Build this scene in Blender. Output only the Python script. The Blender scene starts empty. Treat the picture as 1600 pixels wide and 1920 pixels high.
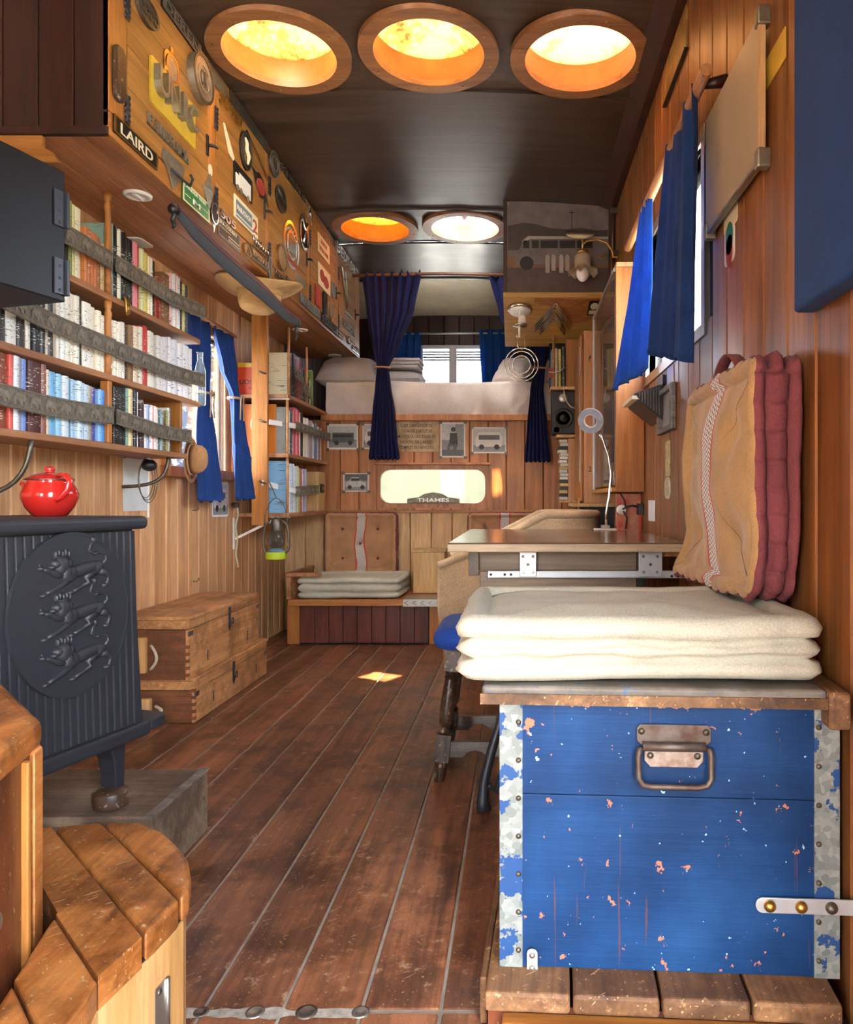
import bpy, math, random
from math import sin, cos, pi, radians as R
from mathutils import Vector, Matrix, noise
random.seed(7)
SC = bpy.context.scene
C = SC.collection

# ------------------------------------------------------------------ camera, sky, sun, exposure
F, VX, VY, HC = 1380.0, 970.0, 938.0, 0.9      # focal length in pixels, vanishing point, lens height
cam = bpy.data.cameras.new('camera'); cam_o = bpy.data.objects.new('camera', cam); C.objects.link(cam_o)
cam_o.location = (0, 0, HC); cam_o.rotation_euler = (pi/2, 0, 0)
cam.sensor_fit = 'VERTICAL'; cam.sensor_height = 36.0; cam.lens = 36.0*F/1920
cam.shift_x = -(VX-800)/1920; cam.shift_y = -(960-VY)/1920
cam.clip_start = .02; cam.clip_end = 200
SC.camera = cam_o

world = bpy.data.worlds.new('sky'); SC.world = world; world.use_nodes = True
wn = world.node_tree; wn.nodes.clear()
wo = wn.nodes.new('ShaderNodeOutputWorld'); wb = wn.nodes.new('ShaderNodeBackground')
sky = wn.nodes.new('ShaderNodeTexSky'); sky.sky_type = 'NISHITA'; sky.sun_disc = False
sky.sun_elevation = R(60); sky.sun_rotation = R(200); sky.air_density = 1.0; sky.dust_density = 4.0; sky.ozone_density = .6
hs_ = wn.nodes.new('ShaderNodeHueSaturation'); hs_.inputs['Saturation'].default_value = .45
wn.links.new(sky.outputs[0], hs_.inputs['Color']); wn.links.new(hs_.outputs[0], wb.inputs[0]); wb.inputs[1].default_value = 5.0
wn.links.new(wb.outputs[0], wo.inputs[0])

SUN_DIR = Vector((.161, .663, -1.77))
sun = bpy.data.lights.new('sun', 'SUN'); sun.energy = 26.0; sun.angle = R(.6); sun.color = (1, .93, .82)
sun_o = bpy.data.objects.new('sun', sun); C.objects.link(sun_o); sun_o.location = (0, -2, 8)
sun_o.rotation_euler = SUN_DIR.to_track_quat('-Z', 'Y').to_euler()

SC.view_settings.view_transform = 'Standard'; SC.view_settings.look = 'None'
SC.view_settings.gamma = 1.0; SC.view_settings.use_curve_mapping = False
SC.view_settings.exposure = 1.15
SC.cycles.max_bounces = 10; SC.cycles.diffuse_bounces = 6; SC.cycles.transparent_max_bounces = 16
SC.cycles.sample_clamp_indirect = 8.0

# ------------------------------------------------------------------ helpers
XL, XR, Y0, YB = -1.62, .57, -1.6, 5.13          # left wall, right wall, open rear end, bulkhead
def zc(x): return 2.64 - .05*((x+.52)/1.09)**2  # arched ceiling
def at(x, y, Y): return Vector(((x-VX)*Y/F, Y, HC-(y-VY)*Y/F))
def lerp(a, b, t): return a+(b-a)*t
def hx(s, a=1.0):
    s = s.lstrip('#'); c = [int(s[i:i+2], 16)/255 for i in (0, 2, 4)]
    return tuple(((v/12.92) if v <= .04045 else ((v+.055)/1.055)**2.4) for v in c)+(a,)
ORG = {}                                        # world origin of each unrotated parent
class Fr:                                       # a placed drawing plane: u right, v up, w out of the surface
    def __init__(s, o, u, v, w): s.o, s.u, s.v, s.w = Vector(o), Vector(u), Vector(v), Vector(w)
    def p(s, a, b, c=0): return s.o+s.u*a+s.v*b+s.w*c
def f_left(X, Y, z):  return Fr((X, Y, z), (0, 1, 0), (0, 0, 1), (1, 0, 0))
def f_right(X, Y, z): return Fr((X, Y, z), (0, -1, 0), (0, 0, 1), (-1, 0, 0))
def f_back(X, Y, z):  return Fr((X, Y, z), (1, 0, 0), (0, 0, 1), (0, -1, 0))
def f_top(X, Y, z):   return Fr((X, Y, z), (1, 0, 0), (0, 1, 0), (0, 0, 1))
def f_under(X, Y, z): return Fr((X, Y, z), (1, 0, 0), (0, -1, 0), (0, 0, -1))
TXT = {}
def text_geo(s):
    if s not in TXT:
        cu = bpy.data.curves.new('t', 'FONT'); cu.body = s; cu.size = 1.0; cu.resolution_u = 3; cu.extrude = .5; cu.offset = .012
        ob = bpy.data.objects.new('t', cu); me = bpy.data.meshes.new_from_object(ob)
        vs = [v.co.copy() for v in me.vertices]; fs = [tuple(p.vertices) for p in me.polygons]
        bpy.data.objects.remove(ob); bpy.data.curves.remove(cu); bpy.data.meshes.remove(me)
        x0 = min(v.x for v in vs); x1 = max(v.x for v in vs); y0 = min(v.y for v in vs); y1 = max(v.y for v in vs)
        TXT[s] = ([((v.x-x0)/(x1-x0)-.5, (v.y-y0)/(y1-y0)-.5, v.z+.5) for v in vs], fs)
    return TXT[s]
class MB:
    def __init__(s): s.v = []; s.f = []; s.m = []; s.k = 0
    def mat(s, k): s.k = k; return s
    def add(s, vs, fs):
        n = len(s.v); s.v += [Vector(p) for p in vs]; s.f += [tuple(i+n for i in f) for f in fs]; s.m += [s.k]*len(fs); return s
    def box(s, x0, x1, y0, y1, z0, z1):
        return s.add([(x0,y0,z0),(x1,y0,z0),(x1,y1,z0),(x0,y1,z0),(x0,y0,z1),(x1,y0,z1),(x1,y1,z1),(x0,y1,z1)],
                     [(3,2,1,0),(4,5,6,7),(0,1,5,4),(1,2,6,5),(2,3,7,6),(3,0,4,7)])
    def fbox(s, fr, u0, u1, v0, v1, w0, w1):    # a box in a frame
        P = [(u0,v0,w0),(u1,v0,w0),(u1,v1,w0),(u0,v1,w0),(u0,v0,w1),(u1,v0,w1),(u1,v1,w1),(u0,v1,w1)]
        return s.add([fr.p(*p) for p in P], [(3,2,1,0),(4,5,6,7),(0,1,5,4),(1,2,6,5),(2,3,7,6),(3,0,4,7)])
    def bar(s, p0, p1, w, t, up=(0,0,1)):       # a square bar between two points
        p0, p1 = Vector(p0), Vector(p1); d = (p1-p0).normalized(); a = d.cross(Vector(up))
        if a.length < 1e-4: a = d.cross(Vector((1,0,0)))
        a.normalize(); b = a.cross(d)
        q = [a*(w/2)*i+b*(t/2)*j for i, j in ((-1,-1),(1,-1),(1,1),(-1,1))]
        return s.add([p0+x for x in q]+[p1+x for x in q], [(3,2,1,0),(4,5,6,7),(0,1,5,4),(1,2,6,5),(2,3,7,6),(3,0,4,7)])
    def tube(s, pts, r, n=8, closed=False, flat=1.0):
        pts = [Vector(p) for p in pts]; N = len(pts); rs = r if isinstance(r, (list, tuple)) else [r]*N
        base = len(s.v); prev = None
        for i, p in enumerate(pts):
            a = pts[(i-1) % N] if (closed or i > 0) else p; b = pts[(i+1) % N] if (closed or i < N-1) else p
            d = (b-a).normalized()
            if prev is None:
                prev = d.cross(Vector((0,0,1)))
                if prev.length < 1e-3: prev = d.cross(Vector((1,0,0)))
            prev = (prev-d*prev.dot(d)).normalized(); q = d.cross(prev)
            for k in range(n):
                t = 2*pi*k/n; s.v.append(p+prev*cos(t)*rs[i]+q*sin(t)*rs[i]*flat)
        fs = []
        for i in range(N if closed else N-1):
            j = (i+1) % N
            for k in range(n): fs.append((base+i*n+k, base+i*n+(k+1) % n, base+j*n+(k+1) % n, base+j*n+k))
        if not closed: fs += [tuple(base+k for k in reversed(range(n))), tuple(base+(N-1)*n+k for k in range(n))]
        s.f += fs; s.m += [s.k]*len(fs); return s
    def cyl(s, p0, p1, r0, r1=None, n=16): return s.tube([p0, p1], [r0, r0 if r1 is None else r1], n)
    def lathe(s, prof, o=(0,0,0), n=24, fr=None, cap=True):   # (radius, height) profile about v=w axis of a frame
        fr = fr or Fr(o, (1,0,0), (0,1,0), (0,0,1)); base = len(s.v)
        for r, h in prof:
            for k in range(n): s.v.append(fr.p(r*cos(2*pi*k/n), r*sin(2*pi*k/n), h))
        fs = [(base+i*n+k, base+i*n+(k+1) % n, base+(i+1)*n+(k+1) % n, base+(i+1)*n+k) for i in range(len(prof)-1) for k in range(n)]
        if cap:
            if prof[0][0] > 1e-5: fs.append(tuple(base+k for k in reversed(range(n))))
            if prof[-1][0] > 1e-5: fs.append(tuple(base+(len(prof)-1)*n+k for k in range(n)))
        s.f += fs; s.m += [s.k]*len(fs); return s
    def ell(s, c, r, n=14, m=9, rot=None):
        c = Vector(c); rot = rot or Matrix.Identity(3); base = len(s.v)
        for i in range(m+1):
            t = pi*i/m
            for k in range(n): s.v.append(c+rot @ Vector((r[0]*sin(t)*cos(2*pi*k/n), r[1]*sin(t)*sin(2*pi*k/n), r[2]*cos(t))))
        fs = [(base+i*n+k, base+(i+1)*n+k, base+(i+1)*n+(k+1) % n, base+i*n+(k+1) % n) for i in range(m) for k in range(n)]
        s.f += fs; s.m += [s.k]*len(fs); return s
    def prism(s, poly, fr, t, w0=0):            # flat outline in a frame, given a thickness
        n = len(poly)
        return s.add([fr.p(a, b, w0) for a, b in poly]+[fr.p(a, b, w0+t) for a, b in poly],
                     [tuple(reversed(range(n))), tuple(range(n, 2*n))]+[(i, (i+1) % n, n+(i+1) % n, n+i) for i in range(n)])
    def ring(s, fr, ro, ri, t, w0=0, n=40, sy=1.0):
        base = len(s.v)
        for r, w in ((ro, w0), (ro, w0+t), (ri, w0+t), (ri, w0)):
            for k in range(n): s.v.append(fr.p(r*cos(2*pi*k/n), r*sy*sin(2*pi*k/n), w))
        fs = [(base+i*n+k, base+i*n+(k+1) % n, base+((i+1) % 4)*n+(k+1) % n, base+((i+1) % 4)*n+k) for i in range(4) for k in range(n)]
        s.f += fs; s.m += [s.k]*len(fs); return s
    def disc(s, fr, r, t, w0=0, n=32, sy=1.0): return s.prism([(r*cos(2*pi*k/n), r*sy*sin(2*pi*k/n)) for k in range(n)], fr, t, w0)
    def grid(s, nu, nv, fn, closeu=False):
        base = len(s.v); M_ = nu if closeu else nu+1
        for j in range(nv+1):
            for i in range(M_): s.v.append(Vector(fn(i/nu, j/nv)))
        fs = [(base+j*M_+i, base+j*M_+(i+1) % M_, base+(j+1)*M_+(i+1) % M_, base+(j+1)*M_+i) for j in range(nv) for i in range(nu)]
        s.f += fs; s.m += [s.k]*len(fs); return s
    def text(s, str_, fr, w, h, t=.002, w0=0, u0=0, v0=0):
        vs, fs = text_geo(str_)
        return s.add([fr.p(u0+a*w, v0+b*h, w0+c*t) for a, b, c in vs], fs)
    def build(s, name, mats, parent=None, smooth=False, bevel=0, solid=0, loc=None, seg=2):
        o_ = Vector((0,0,0))
        if parent is not None: o_ = ORG.get(parent.name, Vector((0,0,0)))
        if loc is not None: o_ = Vector(loc)
        me = bpy.data.meshes.new(name); me.from_pydata([tuple(p-o_) for p in s.v], [], s.f)
        for m in (mats if isinstance(mats, (list, tuple)) else [mats]): me.materials.append(m)
        me.polygons.foreach_set('material_index', s.m)
        if smooth: me.polygons.foreach_set('use_smooth', [True]*len(s.f))
        me.update(); ob = bpy.data.objects.new(name, me); C.objects.link(ob)
        if smooth == 'auto':
            md = ob.modifiers.new('edges', 'EDGE_SPLIT'); md.split_angle = R(38)
        if solid: md = ob.modifiers.new('thick', 'SOLIDIFY'); md.thickness = solid; md.offset = 0
        if bevel: md = ob.modifiers.new('bevel', 'BEVEL'); md.width = bevel; md.segments = seg; md.limit_method = 'ANGLE'; md.angle_limit = R(40)
        if parent is not None: ob.parent = parent; ORG[ob.name] = o_
        elif loc is not None: ob.location = o_; ORG[ob.name] = o_
        return ob
def tag(o, label, cat, group=None):
    o['label'] = label; o['category'] = cat
    if group: o['group'] = group
    return o
def thing(name, label, cat, loc=(0,0,0), rz=0, group=None):
    o = bpy.data.objects.new(name, None); C.objects.link(o); o.location = loc; o.rotation_euler = (0, 0, rz); o.empty_display_size = .05
    ORG[o.name] = Vector((0,0,0)) if rz else Vector(loc)
    return tag(o, label, cat, group)
def struct(o): o['kind'] = 'structure'; return o
def share(name, src, parent, loc, rot=(0,0,0), sc=(1,1,1)):   # another object on the same mesh
    o = bpy.data.objects.new(name, src.data if hasattr(src, 'data') else src); C.objects.link(o)
    o.parent = parent; o.location = loc; o.rotation_euler = rot; o.scale = sc
    if hasattr(src, 'modifiers'):
        for m in src.modifiers:
            q = o.modifiers.new(m.name, m.type)
            if m.type == 'BEVEL': q.width = m.width; q.segments = m.segments; q.limit_method = 'ANGLE'; q.angle_limit = m.angle_limit
    return o
ORD = 'first second third fourth fifth sixth seventh eighth ninth tenth eleventh twelfth thirteenth fourteenth fifteenth sixteenth seventeenth eighteenth nineteenth twentieth twenty-first twenty-second twenty-third twenty-fourth twenty-fifth twenty-sixth twenty-seventh twenty-eighth twenty-ninth thirtieth thirty-first thirty-second thirty-third thirty-fourth thirty-fifth'.split()

# ------------------------------------------------------------------ materials
def NT(name):
    m = bpy.data.materials.new(name); m.use_nodes = True; nt = m.node_tree; b = nt.nodes['Principled BSDF']
    def nd(t, **kw):
        n = nt.nodes.new('ShaderNode'+t)
        for k, v in kw.items():
            if k.startswith('i'): n.inputs[int(k[1:])].default_value = v
            else: setattr(n, k, v)
        return n
    return m, nt, b, nd, nt.links.new
def ramp(nd, stops, interp='LINEAR'):
    r = nd('ValToRGB'); e = r.color_ramp.elements; r.color_ramp.interpolation = interp
    e.remove(e[1]); e[0].position = stops[0][0]; e[0].color = hx(stops[0][1]) if isinstance(stops[0][1], str) else stops[0][1]
    for p, c in stops[1:]: e.new(p).color = hx(c) if isinstance(c, str) else c
    return r
def mixc(nd, L, fac, a, b, mode='MIX'):
    m = nd('MixRGB', blend_type=mode)
    for i, x in enumerate((fac, a, b)):
        if hasattr(x, 'is_output'): L(x, m.inputs[i])
        elif isinstance(x, str): m.inputs[i].default_value = hx(x)
        else: m.inputs[i].default_value = x
    return m.outputs[0]
def coords(nd, L, scale=(1,1,1), rand=True):
    tc = nd('TexCoord'); mp = nd('Mapping'); mp.inputs['Scale'].default_value = scale
    src = tc.outputs['Object']
    if rand:
        oi = nd('ObjectInfo'); mu = nd('Math', operation='MULTIPLY', i1=53.7); L(oi.outputs['Random'], mu.inputs[0])
        ad = nd('VectorMath', operation='ADD'); L(src, ad.inputs[0]); L(mu.outputs[0], ad.inputs[1]); src = ad.outputs[0]
    L(src, mp.inputs[0]); return mp.outputs[0]
def bump(nd, L, b, h, strength=.2, dist=.002):
    bp = nd('Bump'); bp.inputs['Strength'].default_value = strength; bp.inputs['Distance'].default_value = dist
    L(h, bp.inputs['Height']); L(bp.outputs[0], b.inputs['Normal'])
def wood(name, dark, light, axis='Z', rough=.42, wear=None, wear_amt=.55, vary=.25, grain=9.0, stain=.35, coat=0, bumps=.25, grime=.55):
    m, nt, b, nd, L = NT(name)
    k = {'X': (.06, 1, 1), 'Y': (1, .06, 1), 'Z': (1, 1, .06)}[axis]
    v = coords(nd, L, tuple(x*grain for x in k))
    n1 = nd('TexNoise', i2=1.6, i3=6.0, i4=.62); n1.inputs['Distortion'].default_value = 1.2; L(v, n1.inputs['Vector'])
    v2 = coords(nd, L, tuple(x*grain*9 for x in k)); n2 = nd('TexNoise', i2=1.5, i3=3.0, i4=.6); L(v2, n2.inputs['Vector'])
    r1 = ramp(nd, [(.3, dark), (.68, light)]); L(n1.outputs['Fac'], r1.inputs[0])
    r2 = ramp(nd, [(.3, (.55,.55,.55,1)), (.6, (1,1,1,1))]); L(n2.outputs['Fac'], r2.inputs[0])
    c = mixc(nd, L, .6, r1.outputs[0], r2.outputs[0], 'MULTIPLY')
    v3 = coords(nd, L, (3, 3, 3)); n3 = nd('TexNoise', i2=1.3, i3=5.0, i4=.6); L(v3, n3.inputs['Vector'])
    r3 = ramp(nd, [(.35, (.5,.45,.42,1)), (.6, (1,1,1,1))]); L(n3.outputs['Fac'], r3.inputs[0])
    c = mixc(nd, L, stain, c, r3.outputs[0], 'MULTIPLY')
    oi = nd('ObjectInfo'); hs = nd('HueSaturation'); mr = nd('MapRange', i3=1-vary, i4=1+vary*.7); L(oi.outputs['Random'], mr.inputs[0])
    L(mr.outputs[0], hs.inputs['Value']); L(c, hs.inputs['Color']); c = hs.outputs[0]
    if wear:
        v4 = coords(nd, L, (14, 14, 14)); n4 = nd('TexNoise', i2=2.0, i3=8.0, i4=.72); L(v4, n4.inputs['Vector'])
        r4 = ramp(nd, [(wear_amt, (0,0,0,1)), (wear_amt+.08, (1,1,1,1))]); L(n4.outputs['Fac'], r4.inputs[0])
        c = mixc(nd, L, r4.outputs[0], c, wear)
        ng = nd('TexNoise', i2=1.0, i3=8.0, i4=.68); L(coords(nd, L, (7, 7, 7)), ng.inputs['Vector'])      # old grime
        rg = ramp(nd, [(.40, (.30,.26,.23,1)), (.53, (1,1,1,1))]); L(ng.outputs['Fac'], rg.inputs[0]); c = mixc(nd, L, grime, c, rg.outputs[0], 'MULTIPLY')
        for ang, th in ((.7, .68), (-.5, .69)):                                                              # scratches
            tcs = nd('TexCoord'); vr = nd('VectorRotate', rotation_type='EULER_XYZ'); vr.inputs['Rotation'].default_value = (ang, ang*.8, ang*1.3); L(tcs.outputs['Object'], vr.inputs[0])
            mp_ = nd('Mapping'); mp_.inputs['Scale'].default_value = (22, 160, 160); L(vr.outputs[0], mp_.inputs[0])
            nsn = nd('TexNoise', i2=1.0, i3=2.0); L(mp_.outputs[0], nsn.inputs['Vector']); rsn = ramp(nd, [(th, (0,0,0,1)), (th+.04, (.8,.8,.8,1))]); L(nsn.outputs['Fac'], rsn.inputs[0]); c = mixc(nd, L, rsn.outputs[0], c, wear)
    L(c, b.inputs['Base Color']); b.inputs['Roughness'].default_value = rough
    rr = nd('MapRange', i3=rough-.1, i4=rough+.2); L(n3.outputs['Fac'], rr.inputs[0]); L(rr.outputs[0], b.inputs['Roughness'])
    if coat: b.inputs['Coat Weight'].default_value = coat; b.inputs['Coat Roughness'].default_value = .15
    bump(nd, L, b, n2.outputs['Fac'], bumps, .0015)
    return m
def plain(name, col, rough=.5, metal=0, var=.12, scale=25, bmp=.0, col2=None, coat=0, sheen=0, trans=0):
    m, nt, b, nd, L = NT(name)
    v = coords(nd, L, (scale,)*3); n = nd('TexNoise', i2=1.0, i3=5.0, i4=.6); L(v, n.inputs['Vector'])
    c1 = hx(col); c2 = hx(col2) if col2 else tuple(x*(1-var*2) for x in c1[:3])+(1,)
    r = ramp(nd, [(.3, c2), (.65, c1)]); L(n.outputs['Fac'], r.inputs[0]); L(r.outputs[0], b.inputs['Base Color'])
    b.inputs['Roughness'].default_value = rough; b.inputs['Metallic'].default_value = metal
    if coat: b.inputs['Coat Weight'].default_value = coat
    if sheen: b.inputs['Sheen Weight'].default_value = sheen
    if bmp: bump(nd, L, b, n.outputs['Fac'], bmp, .002)
    if trans:
        tl = nd('BsdfTranslucent'); L(r.outputs[0], tl.inputs[0]); mx = nd('MixShader', i0=trans)
        L(b.outputs[0], mx.inputs[1]); L(tl.outputs[0], mx.inputs[2]); L(mx.outputs[0], nt.nodes['Material Output'].inputs[0])
    return m
def fabric(name, col, weave=220, rough=.9, var=.12, wr=.35, trans=0, col2=None):
    m, nt, b, nd, L = NT(name)
    v = coords(nd, L, (1,1,1)); n = nd('TexNoise', i2=9.0, i3=5.0, i4=.6); L(v, n.inputs['Vector'])
    f = nd('TexNoise', i2=float(weave), i3=2.0); L(v, f.inputs['Vector'])
    c1 = hx(col); c2 = hx(col2) if col2 else tuple(x*(1-var*2) for x in c1[:3])+(1,)
    r = ramp(nd, [(.3, c2), (.65, c1)]); L(n.outputs['Fac'], r.inputs[0])
    c = mixc(nd, L, .35, r.outputs[0], f.outputs['Fac'], 'OVERLAY'); L(c, b.inputs['Base Color'])
    b.inputs['Roughness'].default_value = rough; b.inputs['Sheen Weight'].default_value = .05; b.inputs['Specular IOR Level'].default_value = .2
    ad = nd('Math', operation='ADD'); mu = nd('Math', operation='MULTIPLY', i1=.25); L(f.outputs['Fac'], mu.inputs[0]); L(n.outputs['Fac'], ad.inputs[0]); L(mu.outputs[0], ad.inputs[1])
    bump(nd, L, b, ad.outputs[0], wr, .006)
    if trans:
        tl = nd('BsdfTranslucent'); L(c, tl.inputs[0]); mx = nd('MixShader', i0=trans)
        L(b.outputs[0], mx.inputs[1]); L(tl.outputs[0], mx.inputs[2]); L(mx.outputs[0], nt.nodes['Material Output'].inputs[0])
    return m
def pane_mat(name, tint=(1,1,1,1), trans=.25, clear=.7, rough=.02, tcol=None):
    m, nt, b, nd, L = NT(name); nt.nodes.remove(b)
    v = coords(nd, L, (6,6,6)); n = nd('TexNoise', i2=1.0, i3=4.0); L(v, n.inputs['Vector'])
    tp = nd('BsdfTransparent'); tp.inputs[0].default_value = tint
    tl = nd('BsdfTranslucent'); rr = ramp(nd, [(.3, tuple(x*.8 for x in (tcol or tint)[:3])+(1,)), (.7, tcol or tint)]); L(n.outputs['Fac'], rr.inputs[0]); L(rr.outputs[0], tl.inputs[0])
    gl = nd('BsdfGlossy'); gl.inputs['Roughness'].default_value = rough
    a = nd('MixShader', i0=clear); L(tl.outputs[0], a.inputs[1]); L(tp.outputs[0], a.inputs[2])
    fz = nd('Fresnel', i0=1.45); fm = nd('Math', operation='MULTIPLY', i1=.8); L(fz.outputs[0], fm.inputs[0])
    q = nd('MixShader'); L(fm.outputs[0], q.inputs[0]); L(a.outputs[0], q.inputs[1]); L(gl.outputs[0], q.inputs[2])
    L(q.outputs[0], nt.nodes['Material Output'].inputs[0]); return m
W = {}
W['floor'] = wood('floor boards', '#5a3626', '#a86c48', 'Y', .34, grime=.75, wear='#a08468', wear_amt=.60, vary=.24, grain=10, stain=.6)
W['left'] = wood('honey pine boards', '#b27a4a', '#dfae7c', 'Z', .42, vary=.14, stain=.3)
W['right'] = wood('varnished brown boards', '#6d3d1b', '#ab6f3b', 'Z', .34, vary=.22, stain=.45)
W['bulk'] = wood('orange brown boards', '#9a5a2c', '#cc8a52', 'Z', .38, vary=.18, stain=.3)
W['pale'] = wood('pale pine boards', '#b48c5a', '#dfb884', 'Z', .5, vary=.12, grain=13, stain=.15)
W['maroon'] = wood('dark red boards', '#220c07', '#3c180f', 'Z', .5, vary=.2)
W['benchred'] = wood('bench red boards', '#4a1e14', '#763a2a', 'Z', .42, vary=.15)
W['dark'] = wood('dark plum boards', '#2c1712', '#4b281d', 'Z', .4, vary=.2)
W['ceil'] = wood('smoky ceiling ply', '#33251b', '#574232', 'X', .32, vary=.06, stain=.5, grain=6)
W['honeyY'] = wood('honey board', '#8f5524', '#c1843f', 'Y', .4, vary=.14, stain=.25)
W['honeyX'] = wood('honey cross board', '#8f5524', '#c1843f', 'X', .4, vary=.14, stain=.25)
W['honeyZ'] = wood('honey upright', '#93561f', '#bf7f3c', 'Z', .4, vary=.12, stain=.25)
W['under'] = wood('red brown underside', '#9a623c', '#c4875c', 'Y', .4, vary=.1)
W['cabdoor'] = wood('amber door boards', '#86561f', '#ad7a36', 'Y', .5, vary=.1, stain=.2)
W['shelf'] = wood('shelf board', '#8b5a35', '#b9835a', 'Y', .5, vary=.1)
W['shelfX'] = wood('shelf cross', '#7b4420', '#a5673a', 'X', .5, vary=.1)
W['crate'] = wood('old crate wood', '#9a6434', '#d09560', 'Y', .5, grime=.6, wear='#d8ac78', wear_amt=.62, vary=.12, stain=.6)
W['crateX'] = wood('old crate end', '#5c3219', '#94592e', 'X', .55, wear='#3d2413', wear_amt=.6, vary=.12, stain=.6)
W['orange'] = wood('worn orange wood', '#98561f', '#d08a48', 'Y', .4, grime=.8, wear='#c0a078', wear_amt=.62, vary=.06, stain=.7, coat=.2)
W['brownold'] = wood('worn red brown wood', '#4a2312', '#7d4120', 'Z', .4, grime=.7, wear='#a8794c', wear_amt=.67, vary=.05, stain=.6, coat=.2)
W['ply'] = wood('light plywood', '#b98746', '#dcb077', 'Z', .5, vary=.03, stain=.3)
W['hearth'] = wood('hearth timber', '#5c4a3a', '#8f7b66', 'X', .6, wear='#40342a', wear_amt=.6, vary=.05, stain=.6)
W['plinth'] = wood('plinth boards', '#5b3a24', '#a97f55', 'Y', .55, wear='#c9a277', wear_amt=.6, vary=.25, stain=.7)
W['greyox'] = wood('weathered oak', '#55504a', '#8f8880', 'X', .5, wear='#2f2924', wear_amt=.6, vary=.04)
W['oak'] = wood('dark worn oak', '#2e2118', '#5d4430', 'Z', .35, wear='#a89682', wear_amt=.58, vary=.05)
W['table'] = wood('table edge', '#a98f6e', '#c9b291', 'X', .35, vary=.03, stain=.15)
W['tabletop'] = wood('glossy brown table', '#5a4636', '#8c6f58', 'X', .16, vary=.03, stain=.2, coat=.6)
W['drawer'] = wood('pale brown drawer', '#5c4c3a', '#86725a', 'X', .5, vary=.05, stain=.15)
W['creamply'] = wood('cream plywood', '#b88e52', '#d9b67c', 'Z', .45, vary=.03, stain=.1, grain=7)  # pale ply of the bench box and the shelf case
W['tan'] = wood('tan ply', '#b3823f', '#cda158', 'X', .4, vary=.03, stain=.15)
W['pink'] = wood('rosy door', '#b47a4c', '#d09a6c', 'Z', .4, vary=.04, stain=.15)
K = {}
K['caulk'] = plain('grey caulk', '#989084', .8, var=.2, scale=20)
K['gap'] = plain('dark gap', '#1c110b', .8)
K['iron'] = plain('cast iron black', '#2c2f36', .45, .3, var=.1, scale=60, bmp=.1)
K['stove'] = plain('stove grey black', '#282a30', .5, .15, var=.08, scale=50, bmp=.12)
K['blackmetal'] = plain('black sheet metal', '#111113', .5, .4, var=.1, scale=10)
K['chrome'] = plain('polished chrome', '#d8d6cf', .16, 1, var=.05)
K['alu'] = plain('aluminium', '#aeaca4', .35, .9, var=.08)
K['dull'] = plain('dull cast alloy', '#aca695', .45, .85, var=.15, bmp=.15, scale=40)
K['pewter'] = plain('dark pewter', '#6e675a', .45, .8, var=.2, scale=40, bmp=.15)
K['brass'] = plain('old brass', '#c49a4e', .32, .9, var=.15)
K['zincplate'] = plain('zinc plated steel', '#c9ced1', .38, .55, var=.05)
K['rust'] = plain('rusty steel', '#6b635d', .5, .6, col2='#4d382e', scale=30, bmp=.2)
K['white'] = plain('white enamel', '#e9e6dc', .35, var=.03)
K['cream'] = plain('cream paint', '#e3d7b4', .45, var=.05)
K['black'] = plain('black paint', '#1a1917', .4, var=.1)
K['blackplastic'] = plain('black plastic', '#1c1c1f', .42, var=.1)
K['red'] = plain('red enamel', '#b3221c', .14, var=.06, coat=.6, scale=8)
K['redpaint'] = plain('faded red paint', '#a53a2a', .5, var=.15)
K['green'] = plain('green enamel', '#2c7a3a', .3, var=.08)
K['yellow'] = plain('brass yellow enamel', '#d4b23a', .35, .1, var=.1)
K['lime'] = plain('lime paint', '#b7cf2f', .4, var=.1)
K['paper'] = plain('white paper', '#dcdad2', .6, var=.04, scale=10)
K['steelblue'] = plain('blue grey', '#5d7888', .5)
K['copper'] = wood('porthole ring wood', '#7d4f2c', '#a87345', 'X', .4, vary=.06, stain=.2)
K['rod'] = wood('wooden dowel', '#a0663a', '#cf9a66', 'Y', .45, vary=.04)
K['rodX'] = wood('wooden rail', '#553626', '#7c553c', 'X', .45, vary=.04)
K['pages'] = plain('book pages', '#ddd3bb', .8, var=.08, scale=60)
B = {}
B['navy'] = fabric('navy curtain cloth', '#22427e', 260, .8, .15, .3, trans=.25)
B['deep'] = fabric('indigo curtain cloth', '#141a4a', 260, .85, .15, .35, trans=.2)
B['blue'] = fabric('bright blue curtain cloth', '#2f66b4', 260, .8, .12, .3, trans=.45)
B['seat'] = fabric('blue seat cloth', '#24489f', 180, .8, .12, .4)
B['panel'] = fabric('denim blue panel', '#173d74', 300, .75, .12, .15)
B['white'] = fabric('ivory cushion cotton', '#b6b4a2', 300, .85, .05, .4)
B['sheet'] = fabric('white bed linen', '#c4bcb6', 300, .85, .06, .8)
B['maroon'] = fabric('maroon cotton', '#7c4146', 300, .85, .1, .45)
B['straw'] = fabric('straw weave', '#c9a067', 160, .8, .15, .6)
B['felt'] = fabric('tan felt', '#b08055', 120, .9, .15, .5)
B['loom'] = fabric('cream loom weave', '#cdb492', 120, .8, .12, .6)
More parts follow.
